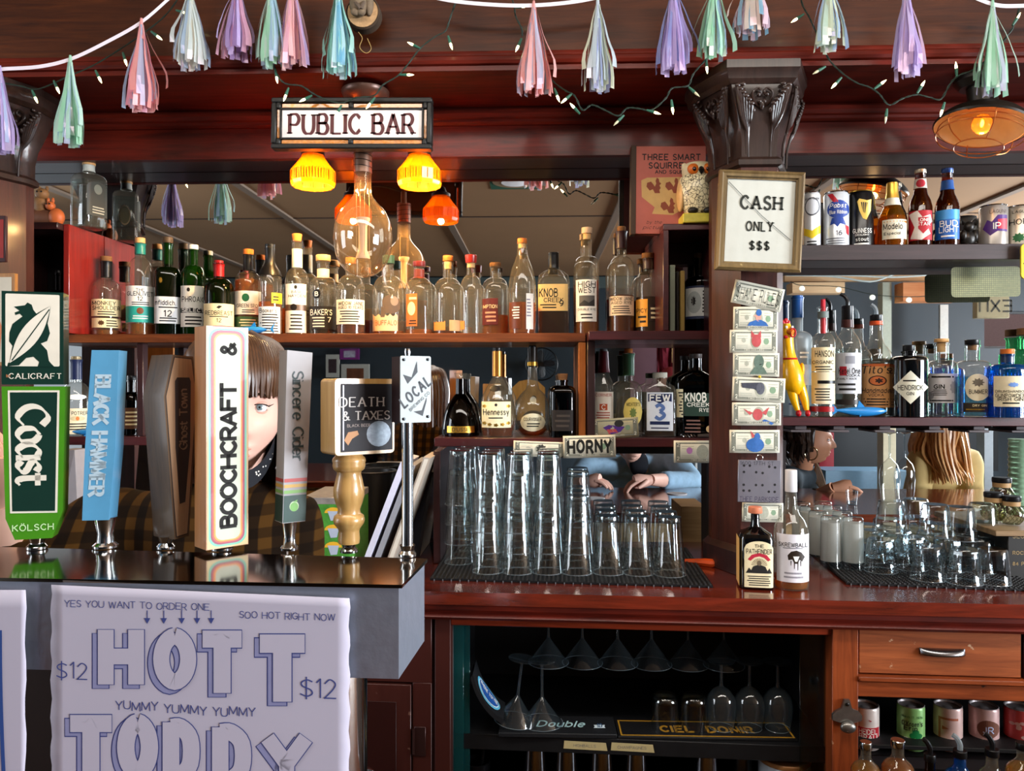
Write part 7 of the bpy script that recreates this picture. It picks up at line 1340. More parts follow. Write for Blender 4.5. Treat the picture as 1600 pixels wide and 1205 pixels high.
rowspec = [(916, [(1517, 916), (1562, 916)]), (910, [(1459, 910)]), (897, [(1384, 897)]), (893, [(1432, 893), (1490, 895), (1540, 897)]), (880, [(1372, 880), (1412, 881), (1462, 882), (1512, 883), (1556, 884)]), (868, [(1362, 868), (1402, 869), (1448, 869), (1494, 870), (1538, 871)]), (858, [(1390, 858), (1434, 858), (1478, 859), (1522, 860)])]
rw = ['front row', 'row just behind the front two', 'row beside the tall glasses', 'middle row', 'fifth row back', 'sixth row back', 'rearmost row']
for ri, (_, ps) in enumerate(rowspec):
    for ci, (px, py) in enumerate(ps):
        p = PZ(px, py, zr_); p.y += .03
        rocks_at(p.x, p.y, zr_+.0004, 'upturned rocks glass, %s from the left in the %s' % (ORD[ci], rw[ri]) if len(ps) > 1 else 'upturned rocks glass standing alone in the %s' % rw[ri])
for ci, (px, py, ly) in enumerate(((1461, 840, 2.10), (1500, 850, 2.06), (1392, 834, 2.16), (1430, 836, 2.2), (1535, 860, 2.12))):
    rocks_at(P(px, 0, ly).x, ly, zr_+.0878, 'rocks glass stacked on top of others, %s of five on the upper layer' % ['third from left', 'fourth from left', 'leftmost', 'second from left', 'rightmost'][ci])
# stemware -------------------------------------------------------------------------
def stem(name, label, prof, loc, grp, rot=None, foot=None, n=26):
    t = thing(name, label, 'glass', loc, 0, grp)
    g_ = GCB if prof.get('light_haze') else GP
    obj('bowl', MB().lathe(prof['bowl'], n, capb=False, capt=False), g_, t, sharp=60)
    if prof.get('light_haze'): r_ = prof['bowl'][0][0]; obj('rim', MB().tube([(r_*math.cos(2*PI*i/40), r_*math.sin(2*PI*i/40), .0008) for i in range(40)], .0009, 5, closed=True), GRM, t)
    obj('stem', MB().lathe(prof['stem'], 12), g_ if prof.get('light_haze') else GPB, t, sharp=60); obj('foot', MB().lathe(prof['foot'], n), g_, t, sharp=60)
    if rot: t.rotation_euler = rot
    return t
flute = {'bowl': [(.024, 0), (.0275, .03), (.030, .065), (.029, .090), (.022, .112), (.010, .125), (.004, .132)], 'stem': [(.004, .131), (.0032, .150), (.0035, .205)], 'foot': [(.0035, .204), (.012, .207), (.031, .210), (.031, .2115)]}
zfl = ZRM-.046-.2125
for i, (px, Yf, lb) in enumerate(((1390, 2.385, 'tall wine glass hanging upside down below the gin shelf, front left of the group'), (1413.5, 2.405, 'tall wine glass hanging upside down below the gin shelf, rightmost of the group'))):
    stem('wine_glass', lb, flute, (P(px, 0, Yf).x, Yf, zfl), 'wine glasses hanging under the gin shelf')
GCB = glass('#f4f8fa', '#c0ccd2', .02, dens=.05, body='#b0c0c8', name='light_haze_glass', refl=1.5); GRM = glass('#f0f6f8', '#a4b4bc', .02, dens=.35, body='#c0d0d8', name='glass_rim', refl=1.5)  # pale haze in glass and rims stands in for reflected light
mart = {'light_haze': 1, 'bowl': [(.054, 0), (.0535, .0015), (.004, .066)], 'stem': [(.004, .0655), (.0042, .07), (.0034, .078), (.0034, .155)], 'foot': [(.0034, .154), (.012, .158), (.036, .161), (.036, .1625)]}
zc_ = CABC.location; YM_ = 2.08
for i, px in enumerate((857, 910, 965, 1018, 1075, 1131)):
    z0 = P(px, 1035+i*1.0, YM_).z
    stem('martini_glass', '%s hanging martini glass from the left, under the cabinet top' % ORD[i], mart, (P(px, 0, YM_).x, YM_, z0), 'martini glasses hanging in the cabinet')
zs_ = ZB+zsh
tag(obj('bar_mat', MB().box(X_(780, 1.97), X_(962, 1.97), 1.935, 2.04, zs_+.0006, zs_+.012), mat('#17181b', .5, bump=.4, scale=250)), 'black bar mat strip under the two standing martini glasses in the cabinet', 'bar mat')
bmA = bpy.context.scene.objects['bar_mat.002'] if 'bar_mat.002' in bpy.data.objects else None
cur = [(735, 1060), (742, 1082), (753, 1102), (768, 1120), (783, 1131)]
cm = MB(); g0 = []
for px, py in spl(cur, 4):
    a = P(px, py, 1.935); g0.append((a.x, a.z))
cm.add([(x, 1.935, z) for x, z in g0]+[(x, 2.04, z) for x, z in g0]+[(x+.006, 1.935, z+.010) for x, z in g0]+[(x+.006, 2.04, z+.010) for x, z in g0], [(i, i+1, i+1+len(g0), i+len(g0)) for i in range(len(g0)-1)]+[(i+2*len(g0), i+1+2*len(g0), i+1+3*len(g0), i+3*len(g0)) for i in range(len(g0)-1)]+[(i, i+1, i+1+2*len(g0), i+2*len(g0)) for i in range(len(g0)-1)])
root = obj('bar_mat', cm, mat('#17181b', .5, bump=.4, scale=250), sharp=60); tag(root, 'curled black bar mat end with a blue oval badge, in the cabinet', 'bar mat')
m_ = len(g0); mid = g0[3:15]
def onc(f, d, e=.0008):                        # point on the inner face of the curl
    i = min(int(f*(len(mid)-1)), len(mid)-2); u = f*(len(mid)-1)-i; x = mid[i][0]*(1-u)+mid[i+1][0]*u; z = mid[i][1]*(1-u)+mid[i+1][1]*u; return (x+.006+e, 1.935+d, z+.010+e)
def ovc(rx, ry, m, e, nm): 
    v = [onc(.5, .05, e)]+[onc(.5+rx*math.cos(2*PI*i/22), .05+ry*math.sin(2*PI*i/22), e) for i in range(22)]; flat(nm, MB().add(v, [(0, 1+i, 1+(i+1) % 22) for i in range(22)]), m, root)
ovc(.5, .042, mat('#58a8c8', .5), .0012, 'badge'); ovc(.43, .035, mat('#c8dce4', .5), .002, 'badge'); ovc(.40, .031, mat('#1c4c94', .5), .0028, 'badge')
V, Fc = txt('WHERE YOURE', .016, 1.4); Wd = max(a for a, _ in V); put('lettering', V, Fc, lambda a, b: onc(.5+a/Wd*.36, .055+b, .0036), WHT, root)
V, Fc = txt('Double', .016, 1.2, slant=.3); put('lettering', V, Fc, lambda a, b: (X_(878, 1.95)+a*1.6, 1.99+b*2, zs_+.0126), mat('#a8ccd0', .5), bpy.data.objects['bar_mat.002'])
bm2 = bpy.data.objects['bar_mat.002']; e2 = obj('emblem', MB().prism([(X_(938, 1.95)+a*.001, b*.001) for a, b in ((-13, -8), (13, -8), (15, -4), (12, 0), (14, 8), (6, 7), (0, 9), (-6, 7), (-14, 8), (-12, 0), (-15, -4))], 0, .001).xf(Matrix.Translation((0, 1.975, zs_+.0130)) @ Matrix.Rotation(-PI/2*.86, 4, 'X')), mat('#c0d0d8', .5), bm2)
V, Fc = txt('10', .009, 1.6); put('lettering', V, Fc, lambda a, b: (X_(938, 1.95)+a, 1.974+b*.3, zs_+.0142+b*.95+.002), mat('#1c3c5c', .5), bm2)
ym = tag(obj('bar_mat', MB().box(X_(964, 1.97), X_(1240, 1.97), 1.935, 2.03, zs_+.0006, zs_+.008), mat('#121214', .5, bump=.4, scale=250)), 'black bar mat edged with yellow lines under the upturned wine glasses', 'bar mat')
YLN = mat('#a87c24', .5); xa_, xb_ = X_(968, 1.97), X_(1236, 1.97)
for nm, b4 in (('border_line', (xa_, xb_, 1.939, 1.943)), ('border_line', (xa_, xb_, 2.022, 2.026)), ('border_line', (xa_, xa_+.004, 1.943, 2.022)), ('border_line', (xb_-.004, xb_, 1.943, 2.022))): obj(nm, MB().box(b4[0], b4[1], b4[2], b4[3], zs_+.0081, zs_+.0088, 0), YLN, ym)
for wd_, px_ in (('CIEL', 1058), ('DONIR', 1142)): V, Fc = txt(wd_, .020, 1.8); put('lettering', V, Fc, lambda a, b: (X_(px_, 1.97)+a*1.2, 1.98+b*1.6, zs_+.0084), YLN, ym)
zt2 = zs_+.0124
for px, py, tilt, lb in ((803, 1122, 7, 'upturned martini glass leaning left on the black mat strip'), (846, 1125, 0, 'upturned martini glass standing straight on the black mat strip')):
    stem('martini_glass', lb, mart, (P(px+1, 0, 1.98).x, 1.995, zt2+.0006+(.004 if tilt else 0)), 'martini glasses on the cabinet mat', (0, math.radians(tilt), 0))
wineg = {'light_haze': 1, 'bowl': [(.030, 0), (.036, .03), (.038, .055), (.034, .080), (.020, .098), (.006, .106)], 'stem': [(.006, .105), (.0038, .115), (.0036, .165)], 'foot': [(.0036, .164), (.012, .168), (.034, .1705), (.035, .172)]}
for i, (px, lb) in enumerate(((1127, 'leftmost'), (1171, 'middle'), (1215, 'rightmost'))):
    stem('wine_glass', '%s of three upturned wine glasses on the yellow edged mat' % lb, wineg, (P(px, 0, 1.99).x, 1.99, zs_+.0092), 'upturned wine glasses in the cabinet')
for i, (px, lb) in enumerate(((1039, 'left'), (1084, 'right'))):
    t = thing('tumbler', '%s one of two upturned tumblers on the yellow edged mat' % lb, 'glass', (P(px, 0, 1.985).x, 1.985, zs_+.0092), 0, 'upturned tumblers in the cabinet')
    obj('glass_wall', MB().lathe([(.034, 0), (.0345, .004), (.0345, .07), (.030, .082), (.024, .086)], 24, capb=False), GP, t, sharp=50); obj('thick_base', MB().lathe([(.031, .066), (.030, .078), (.024, .083)], 24), GPB, t, sharp=50)
TIN = mat('#9a9ca4', .14, 1, var=.05, scale=20)
zl_ = ZB+.0206
for i, (px, py, w, lb) in enumerate(((836, 1161, 33, 'first'), (885, 1161, 32, 'second'), (940, 1153, 32, 'third, tallest'), (994, 1166, 32, 'fourth'), (1103, 1169, 33, 'fifth'))):
    k = K(px, 1.98); zt_ = P(px, py, 1.98).z; t = thing('shaker_tin', '%s steel shaker tin from the left, upside down at the cabinet bottom' % lb, 'shaker tin', (P(px, 0, 1.98).x, 1.98, zt_-.175), 0, 'shaker tins at the bottom of the cabinet'); r = w/2*k
    obj('tin_body', MB().lathe([(r*1.42, 0), (r*1.44, .003), (r*1.02, .165), (r*1.0, .172), (r*.94, .175), (r*.8, .171)], 26), TIN, t, sharp=40)
tag(obj('tin_shelf', MB().box(X_(712, 1.93), X_(1292, 1.93), 1.94, 2.33, P(836, 1161, 1.98).z-.195, P(836, 1161, 1.98).z-.176), W_BLACK), 'black lower shelf carrying the shaker tins inside the cabinet', 'shelf')
zts = P(836, 1161, 1.98).z-.1755
t = thing('tumbler', 'dark rimmed tumbler between the last tin and the white canister', 'glass', (P(1159, 0, 2.02).x, 2.02, zts)); obj('glass_wall', MB().lathe([(.030, .001), (.027, .14), (.024, .147)], 24, capb=False), GP, t); 
t = thing('canister', 'white canister with round wooden lid at the bottom right of the cabinet', 'canister', (P(1225, 0, 1.99).x, 1.99, zts)); k = K(1225, 1.99); zz_ = P(1225, 1183, 1.99).z-zts
obj('body', MB().lathe([(38*k, .0006), (39*k, .004), (39*k, zz_-.006)], 32), mat('#b8c0c8', .35, coat=.4), t); ld = obj('lid', MB().lathe([(39.5*k, zz_-.0055), (40.5*k, zz_-.003), (40.5*k, zz_+.004), (39.5*k, zz_+.006)], 36), wood('#7a5030', '#a87848', .5, 'x', .1), t)
obj('lid_handle', MB().tube(spl([(0, -.008, zz_+.006), (0, -.009, zz_+.02), (0, 0, zz_+.027), (0, .009, zz_+.02), (0, .008, zz_+.006)], 5), .0025, 8), CHROME, ld)
t = thing('metal_jug', 'dark metal jug with a leaning handle at the bottom left of the cabinet', 'jug', (P(745, 0, 2.0).x, 2.0, zts)); DJ = mat('#2a2a2e', .3, .9)
obj('body', MB().lathe([(.030, .0006), (.034, .06), (.036, .118), (.033, .119), (.03, .06)], 24, capt=False), DJ, t); obj('handle', MB().tube([(.005, -.01, .06), (.018, -.012, .15), (.022, -.012, .165)], .005, 8), DJ, t)
# items on the worktop ------------------------------------------------------------------
for i, (px, py, Yj, lb) in enumerate(((1552, 769, 2.12, 'left one of the swirled glass jars with black lids on the dark box'), (1580, 775, 2.10, 'right one of the swirled glass jars with black lids on the dark box'), (1565, 746, 2.30, 'glass jar with black lid behind the pair of swirled jars'))):
    k = K(px, Yj); zb = P(px, py+44, Yj).z; t = thing('glass_jar', lb, 'jar', (P(px, 0, Yj).x, Yj, zb), 0, 'glass jars with black lids'); 
    obj('jar_body', MB().lathe([(12*k, .001), (17*k, 8*k), (17.5*k, 16*k), (14*k, 26*k), (12*k, 29*k), (12*k, 36*k)], 24), glass('#dcdcc8', '#6a6a58', .03), t); sw_ = MB()
    for j in range(16): sw_.tube([((r+.2)*k*math.cos(2*PI*j/16+f), (r+.2)*k*math.sin(2*PI*j/16+f), z*k) for r, z, f in ((14, 4, 0), (17, 9, .25), (17.6, 16, .55), (14.5, 25, .9))], .0011, 5)
    obj('swirl_ribs', sw_, glass('#eeeede', '#7a7a68', .03), t); obj('lid', MB().lathe([(13*k, 36*k), (13.5*k, 37*k), (13.5*k, 43*k), (12.5*k, 44*k)], 24), BLK, t); obj('lid_band', MB().lathe([(12.6*k, 29*k), (12.8*k, 36*k)], 24, capb=False, capt=False), mat('#9a7a50', .5), t)
zbx2 = P(1552, 818, 2.12).z
tag(obj('bar_board', MB().box(P(1528, 0, 2.1).x, P(1640, 0, 2.1).x, 2.02, 2.33, zbx2-.016, zbx2-.0006), wood('#5a4630', '#8a7050', .6, 'x', 0)), 'short wooden board carrying the swirled jars at right', 'board')
t = thing('carton', 'black carton with gold printed lines below the swirled jars at the right edge', 'carton', (P(1606, 0, 2.08).x, 2.08, ZK)); hb_ = zbx2-.0168-ZK
bxm = obj('box', MB().box(P(1575, 0, 2.03).x-t.location.x, P(1650, 0, 2.03).x-t.location.x, -.05, .2, .0006, hb_), mat('#15130f', .5), t)
xl_ = P(1575, 0, 2.03).x-t.location.x
for tx, y_, h_ in (('SLOW & LOW', 838, 6), ('ROCK AND RYE', 864, 5), ('84 PROOF', 881, 5)): V, Fc = txt(tx, h_*K(1590, 2.03), 1.4, al='l'); put('lettering', V, Fc, lambda a, b: (xl_+.012+a, -.0505, P(1590, y_, 2.03).z-ZK+b), mat('#8a744c', .5), bxm)
t = thing('carton', 'dark bluish carton left of the gold printed one, below the jars', 'carton', (P(1548, 0, 2.20).x, 2.20, ZK)); obj('box', MB().box(-.04, .045, -.05, .1, .0006, zbx2-.0168-ZK), mat('#1c242a', .4), t)
t = thing('beer_carton', 'green beer carton with repeated badges behind the white tap handle', 'carton', (P(520, 0, 2.02).x, 2.02, ZK)); k = K(520, 2.0); ht = P(520, 778, 2.0).z-ZK
bb = obj('box', MB().box(-46*k, 30*k, -.02, .20, .0006, ht), mat('#3c7a2c', .5, var=.5, scale=70), t); obj('grey_band', MB().box(-46.3*k, 30.3*k, -.0206, .2006, ht-.018, ht+.0006), mat('#8a8480', .4, .3, var=.4, scale=60), t)
for i in range(2):
    for j in range(4):
        x, z = (-30+i*34)*k, ht-.04-j*.045; flat('badge', MB().add([(x+14*k*math.cos(PI*a/8), -.0206, z+9*k*math.sin(PI*a/8)) for a in range(9)], [tuple(range(9))]), mat('#c89a2c', .5), bb); flat('badge', MB().add([(x-9*k, -.0208, z+3*k), (x+9*k, -.0208, z+3*k), (x+6*k, -.0208, z-11*k), (x-4*k, -.0208, z-12*k)], [(3, 2, 1, 0)]), mat('#9aa4b4', .5), bb)
t = thing('metal_bin', 'dark round bin behind the turned wood tap handle', 'bin', (P(583, 0, 2.40).x, 2.395, ZK)); obj('body', MB().lathe([(.066, .0006), (.072, .225), (.074, .232), (.070, .232), (.066, .2)], 30, capt=False), mat('#14100e', .4, .3), t); obj('rim', MB().tube([(.073*math.cos(2*PI*i/30), .073*math.sin(2*PI*i/30), .233) for i in range(30)], .003, 6, closed=True), mat('#2a2420', .4, .4), t)
def leaner(name, label, cat, xb, xt, yt, w, m, Y0, Y1, pages=None):
    z1 = P(xt, yt, Y0).z; b0, b1 = P(xb, 0, Y0).x, P(xt, 0, Y0).x; k = K(600, Y0); t = thing(name, label, cat, (b0, Y0, ZK)); d = b1-b0; h_ = z1-ZK; wk = w*k
    dx = -d/h_*0
    obj('cover' if pages else 'sheets', MB().hexa([(0, 0, .0006), (wk, 0, .0006), (wk, Y1-Y0, .0006), (0, Y1-Y0, .0006), (d, 0, h_), (d+wk, 0, h_-.004), (d+wk, Y1-Y0, h_-.004), (d, Y1-Y0, h_)]), m, t, sharp=10)
    if pages: obj('pages', MB().hexa([(wk*.2+d*.1, -.0012, h_*.1), (wk*.8+d*.1, -.0012, h_*.1), (wk*.8+d*.1, .01, h_*.1), (wk*.2+d*.1, .01, h_*.1), (wk*.2+d*.98, -.0012, h_*.98), (wk*.8+d*.98, -.0012, h_*.98), (wk*.8+d*.98, .01, h_*.98), (wk*.2+d*.98, .01, h_*.98)]), pages, t, sharp=10)
    return t
leaner('paper_stack', 'leaning stack of white printed papers behind the chrome pole handle', 'papers', 560, 626, 722, 9, mat('#c8c8dc', .8, var=.08), 2.04, 2.26)
leaner('folder', 'thin grey folder leaning beside the white papers', 'folder', 577, 640, 726, 8, mat('#8a8c94', .5), 2.05, 2.27)
leaner('folder', 'pale folder leaning between the grey folder and the black binder', 'folder', 598, 662, 714, 11, mat('#a89c90', .6), 2.06, 2.22, mat('#cfc8bc', .8))
leaner('binder', 'fat black ring binder leaning against the shelf upright', 'binder', 634, 656, 736, 22, mat('#14181f', .3, coat=.3), 2.235, 2.44, mat('#1c222c', .4))
tag(obj('paper_bag', MB().hexa([(P(98, 0, 2.25).x, 2.2, ZK+.0006), (P(140, 0, 2.25).x, 2.2, ZK+.0006), (P(140, 0, 2.25).x, 2.32, ZK+.0006), (P(98, 0, 2.25).x, 2.32, ZK+.0006), (P(103, 0, 2.25).x, 2.23, P(110, 702, 2.25).z), (P(126, 0, 2.25).x, 2.22, P(110, 702, 2.25).z), (P(128, 0, 2.25).x, 2.29, P(110, 702, 2.25).z), (P(104, 0, 2.25).x, 2.29, P(110, 702, 2.25).z)]), mat('#8c8a90', .8, bump=.3)), 'pale grey paper bag standing behind the green and blue tap handles', 'bag')
# opener, books in cubby, orange tool, corkscrew -----------------------------------------
t = thing('bottle_opener', 'cast metal wall bottle opener screwed to the mahogany cabinet post', 'bottle opener', P(1322, 1118, 1.855)); t.rotation_euler = (0, 0, math.atan(-.048)); k = K(1322, 1.855); OPM = mat('#8a8884', .35, .9, var=.3, scale=60, bump=.3)
yo = CABR.location.y-.004+(-.048)*(t.location.x-CABR.location.x)-t.location.y-.0008
obj('plate', MB().prism([(a*k, b_*k) for a, b_ in ((-4, 26), (4, 26), (6, 18), (8, 12), (18, 8), (23, 2), (22, -6), (10, -10), (-10, -10), (-22, -6), (-22, 2), (-16, 8), (-8, 12), (-6, 18))], yo-.008, yo), OPM, t); obj('lip', MB().ell((0, yo-.014, -15*k), 12*k, .010, 9*k), OPM, t); obj('screw', MB().ell((0, yo-.009, 19*k), 3*k, .002, 3*k, 10, 6), mat('#2a2826', .4, .8), t)
for px0, px1, pt_, c, lb in ((1047, 1055, 414, '#a8b098', 'pale green thin book standing in the cubby'), (1057, 1061, 424, '#2a2420', 'very thin dark book standing in the cubby'), (1063, 1070, 423, '#b0904c', 'thin mustard yellow book standing in the cubby')):
    x0, x1 = P(px0, 0, 2.36).x, P(px1, 0, 2.36).x; t = thing('book', lb, 'book', ((x0+x1)/2, 2.36, ZU), 0, 'thin books in the cubby'); hw = (x1-x0)/2; hh = P(px0, pt_, 2.36).z-ZU
    obj('cover', MB().box(-hw, hw, 0, .10, .0006, hh), mat(c, .6), t); obj('pages', MB().box(-hw*.6, hw*.6, .004, .098, hh, hh+.0008, 0), mat('#cfc4a4', .8), t)
t = thing('orange_tool', 'orange handled bar tool lying at the end of the long mat', 'bar tool', (Q(1098, 884).x, Q(1098, 884).y, ZK)); obj('handle', MB().tube(spl([(-.045, .02, .008), (0, 0, .009), (.03, -.02, .010)], 5), [.006, .007, .008, .009, .010, .011, .012, .012, .012, .012, .008], 8), mat('#c04818', .4), t)
t = thing('corkscrew', 'metal corkscrew lying on the low shelf beside the column', 'corkscrew', (P(1090, 0, 2.325).x, 2.325, ZM)); obj('worm', MB().tube([(-.05+.0016*i, .004*math.cos(i*1.1), .006+.004*math.sin(i*1.1)) for i in range(30)], .0014, 5), CHROME, t); obj('handle', MB().tube([(0, 0, .006), (.05, .003, .009), (.075, .004, .012)], [.005, .006, .004], 8), mat('#6a5c54', .3, .8), t)
# ================================================================== PEOPLE AND THE ROOM SEEN IN THE MIRROR
def sm(a, b, x): t = max(0, min(1, (x-a)/(b-a))); return t*t*(3-2*t)
def gs(x, c, w_): return math.exp(-((x-c)/w_)**2)
def head_mb(smile=0):
    """eye-level origin, facing -Y, about 0.23 m tall, with sockets, nose, lips, chin and ears"""
    nu, nv = 72, 64; vs = []; fs = []
    for j in range(1, nv):
        ph = PI*j/nv; cz = -math.cos(ph); sr = math.sin(ph)
        for i in range(nu):
            a = 2*PI*i/nu; x, y = math.sin(a), -math.cos(a); r = sr**.88
            X = .0745*x*r; Y = (.094 if y < 0 else .102)*y*r; Z = .118*cz
            jaw = sm(-.02, -.112, Z); front = sm(.25, -.35, y)
            X *= 1-.40*jaw; Y *= 1-(.10 if y < 0 else .55)*jaw
            if y < 0: Y -= .012*jaw*sr*front
            X *= 1-.06*sm(.02, .1, Z)*0; 
            if y < .15:
                f = sm(.15, -.3, y); d = 0
                d += .004*gs(Z, .024, .011)*gs(X, 0, .05)
                for s in (-1, 1): d -= .0125*gs(X, s*.032, .017)*gs(Z, .001, .0125); d += .0045*gs(X, s*.043, .02)*gs(Z, -.034, .02); d += .0055*gs(X, s*.012, .007)*gs(Z, -.041, .007)
                if Z < .022: t = sm(.022, -.038, Z); d += (.004+.0215*t**1.3)*gs(X, 0, .0085+.004*t)*(1-sm(-.040, -.050, Z))
                d += .0075*gs(Z, -.0655, .0055)*gs(X, 0, .020)+.008*gs(Z, -.0775, .006)*gs(X, 0, .017)-.004*gs(Z, -.0712, .0028)*gs(X, 0, .022)
                d += .007*gs(Z, -.103, .013)*gs(X, 0, .020)-.003*gs(Z, -.090, .006)*gs(X, 0, .02)
                Y -= d*f
            vs.append((X, Y, Z))
    vs += [(0, 0, -.114), (0, 0, .118)]
    for j in range(nv-2):
        for i in range(nu): fs.append((j*nu+i, j*nu+(i+1) % nu, (j+1)*nu+(i+1) % nu, (j+1)*nu+i))
    n = len(vs)
    for i in range(nu): fs.append((n-2, (i+1) % nu, i)); fs.append((n-1, (nv-2)*nu+i, (nv-2)*nu+(i+1) % nu))
    mb = MB().add(vs, fs)
    for s in (-1, 1): mb.tube(spl([(s*.070, .012, .012), (s*.080, .020, .020), (s*.083, .026, .004), (s*.079, .020, -.016), (s*.071, .010, -.026)], 4), rspl([.004, .007, .008, .006, .004]), 8).ell((s*.073, .014, -.004), .006, .012, .016, 10, 8)
    return mb
def hand_mb(mb, W, D, up, curl=.6, s=1, thumb=1):
    """palm at wrist W pointing along D, back of the hand towards up; five bent fingers"""
    D = Vector(D).normalized(); U = (Vector(up)-D*Vector(up).dot(D)).normalized(); R = D.cross(U); W = Vector(W)
    mb.tube([W, W+D*.03, W+D*.06, W+D*.085], [.024*s, .030*s, .036*s, .032*s], 10)
    for i, (o, ln) in enumerate(((-.028, .070), (-.0095, .080), (.0095, .075), (.027, .060))):
        p = W+D*.080+R*o; pts = [p-D*.01, p]; d = D.copy(); 
        for q in range(3): d = (d*math.cos(curl*.75)-U*math.sin(curl*.75)).normalized(); U2 = U; pts.append(pts[-1]+d*ln*s*(.45, .32, .23)[q]); U = (U*math.cos(curl*.75)+D*0).normalized() if 0 else U
        mb.tube(pts, [.0095, .0095, .0088, .008, .006], 8)
    t0 = W+D*.03-R*.03*thumb; mb.tube([t0+R*.012*thumb, t0, t0+D*.025-R*.018*thumb-U*.01, t0+D*.05-R*.02*thumb-U*.022], [.013, .012, .0105, .0075], 8); return mb
SKIN = mat('#deb09e', .5, var=.08, scale=40); SKIN2 = mat('#c08a6c', .5, var=.08, scale=40)
def hairm(c1, c2): return wood(c1, c2, .35, 'z', .1, 60, 'hair', .3)
def plaid(c0, c1, c2):
    m = bpy.data.materials.new('plaid_flannel'); nt, N, L = nodes(m); b = N['Principled BSDF']; tc = N.new('ShaderNodeTexCoord'); prev = None
    for ax in ('X', 'Z'):
        wv = N.new('ShaderNodeTexWave'); wv.bands_direction = ax; wv.inputs['Scale'].default_value = 8.5; wv.inputs['Distortion'].default_value = .6; L.new(tc.outputs['Object'], wv.inputs[0])
        rp = N.new('ShaderNodeValToRGB'); rp.color_ramp.elements[0].position = .45; rp.color_ramp.elements[1].position = .6; L.new(wv.outputs['Fac'], rp.inputs[0])
        mx = N.new('ShaderNodeMix'); mx.data_type = 'RGBA'; mx.inputs[6].default_value = C4(c0); mx.inputs[7].default_value = C4(c1 if ax == 'X' else c2); 
        if prev: L.new(prev, mx.inputs[6]); ml = N.new('ShaderNodeMath'); ml.operation = 'MULTIPLY'; ml.inputs[1].default_value = .6; L.new(rp.outputs[0], ml.inputs[0]); L.new(ml.outputs[0], mx.inputs[0])
        else: L.new(rp.outputs[0], mx.inputs[0])
        prev = mx.outputs[2]
    L.new(prev, b.inputs[0]); b.inputs['Roughness'].default_value = .95; b.inputs['Specular IOR Level'].default_value = .1; return m
def person(label, H, yaw, pitch, skin, shirt, sh, hips, arms, sw=.19, roll=0, collar=None):
    """H head centre, sh mid-shoulder point, hips point; arms = [(shoulder side, elbow, wrist, hand dir, up)]"""
    H, sh, hips = Vector(H), Vector(sh), Vector(hips); t = thing('person', label, 'person', (hips.x, hips.y, 0)); o = t.location
    RM_ = Matrix.Translation(H-o) @ Matrix.Rotation(yaw, 4, 'Z') @ Matrix.Rotation(pitch, 4, 'X') @ Matrix.Rotation(roll, 4, 'Y')
    skinmb = head_mb().xf(RM_)
    nk = RM_ @ Vector((0, .035, -.06)); skinmb.tube([nk, nk*.5+(sh-o)*.5, sh-o-Vector((0, 0, .02))], [.054, .052, .062], 16)
    cl = MB(); ax = (Matrix.Rotation(yaw if 1 else 0, 3, 'Z') @ Vector((1, 0, 0))); body_yaw = yaw
    if arms: d_ = Vector(arms[-1][0])-Vector(arms[0][0]) if len(arms) > 1 else ax; d_.z = 0; ax = d_.normalized() if d_.length > .01 else ax
    ay = Vector((-ax.y, ax.x, 0)); rows = [(0, .075, .07), (.03, .13, .085), (.07, sw*.98, .105), (.14, sw, .12), (.28, sw*.92, .125), (.42, sw*.86, .115), (.55, sw*.95, .125)]
    vs = []; n = 24; ln = (hips-sh).length; dr = (hips-sh).normalized()
    for u, rx, ry in rows:
        c = sh-o+Vector((0, 0, .045))+dr*(u/.55)*ln
        for i in range(n): a = 2*PI*i/n; vs.append(c+ax*rx*math.cos(a)+ay*ry*math.sin(a))
    cl.add(vs, [(j*n+i, j*n+(i+1) % n, (j+1)*n+(i+1) % n, (j+1)*n+i) for j in range(len(rows)-1) for i in range(n)]+[tuple(range(n)), tuple(range((len(rows)-1)*n, len(rows)*n))])
    for S, E, W, D, up in arms:
        S, E, W = Vector(S)-o, Vector(E)-o, Vector(W)-o
        cl.tube(spl([(sh-o)*.5+S*.5+dr*.06, S, (S+E)/2, E, (E*2+W)/3, (E+W*3)/4], 4), rspl([.075, .070, .062, .054, .050, .046]), 14)
        fd = (W-E).normalized(); skinmb.tube([E*.5+W*.5, W-fd*.02, W+fd*.01], [.040, .029, .026], 12); hand_mb(skinmb, W, D, up)
    tor = [sh-o+Vector((0, 0, .03)), sh-o, sh-o+dr*ln*.3, sh-o+dr*ln*.95]; skinmb.tube(tor, [.04, .05, .06, .06], 14)
    for S, E, W, D, up in arms: S, E, W = Vector(S)-o, Vector(E)-o, Vector(W)-o; skinmb.tube([sh-o+dr*.05, S, (S+E)/2, E, E*.4+W*.6], [.03, .03, .03, .03, .03], 12)
    obj('body', skinmb, skin, t, sharp=60)
    for sgn in (-1, 1):
        q = hips-o+ax*sgn*.085; ft = Vector((q.x+ax.x*sgn*.03, q.y, .04)); lg = MB().tube([q+Vector((0, 0, .06)), q-Vector((0, 0, .1)), (q+ft)/2+Vector((0, -.01, 0)), ft+Vector((0, 0, .02))], [.085, .085, .062, .048], 14)
        l_ = obj('trouser_leg', lg, mat('#20242c', .85, var=.2), t); fwd = Matrix.Rotation(yaw, 3, 'Z') @ Vector((0, -1, 0)); obj('shoe', MB().tube([ft-fwd*.06+Vector((0, 0, .0)), ft+fwd*.04-Vector((0, 0, .005)), ft+fwd*.13-Vector((0, 0, .012))], [.038, .036, .026], 12), BLK, l_)
    g = obj('shirt', cl, shirt, t, sharp=0); r = g.modifiers.new('merge', 'REMESH'); r.mode = 'VOXEL'; r.voxel_size = .013; r.use_smooth_shade = True; s = g.modifiers.new('smooth', 'SMOOTH'); s.factor = .6; s.iterations = 6
    return t, RM_, g
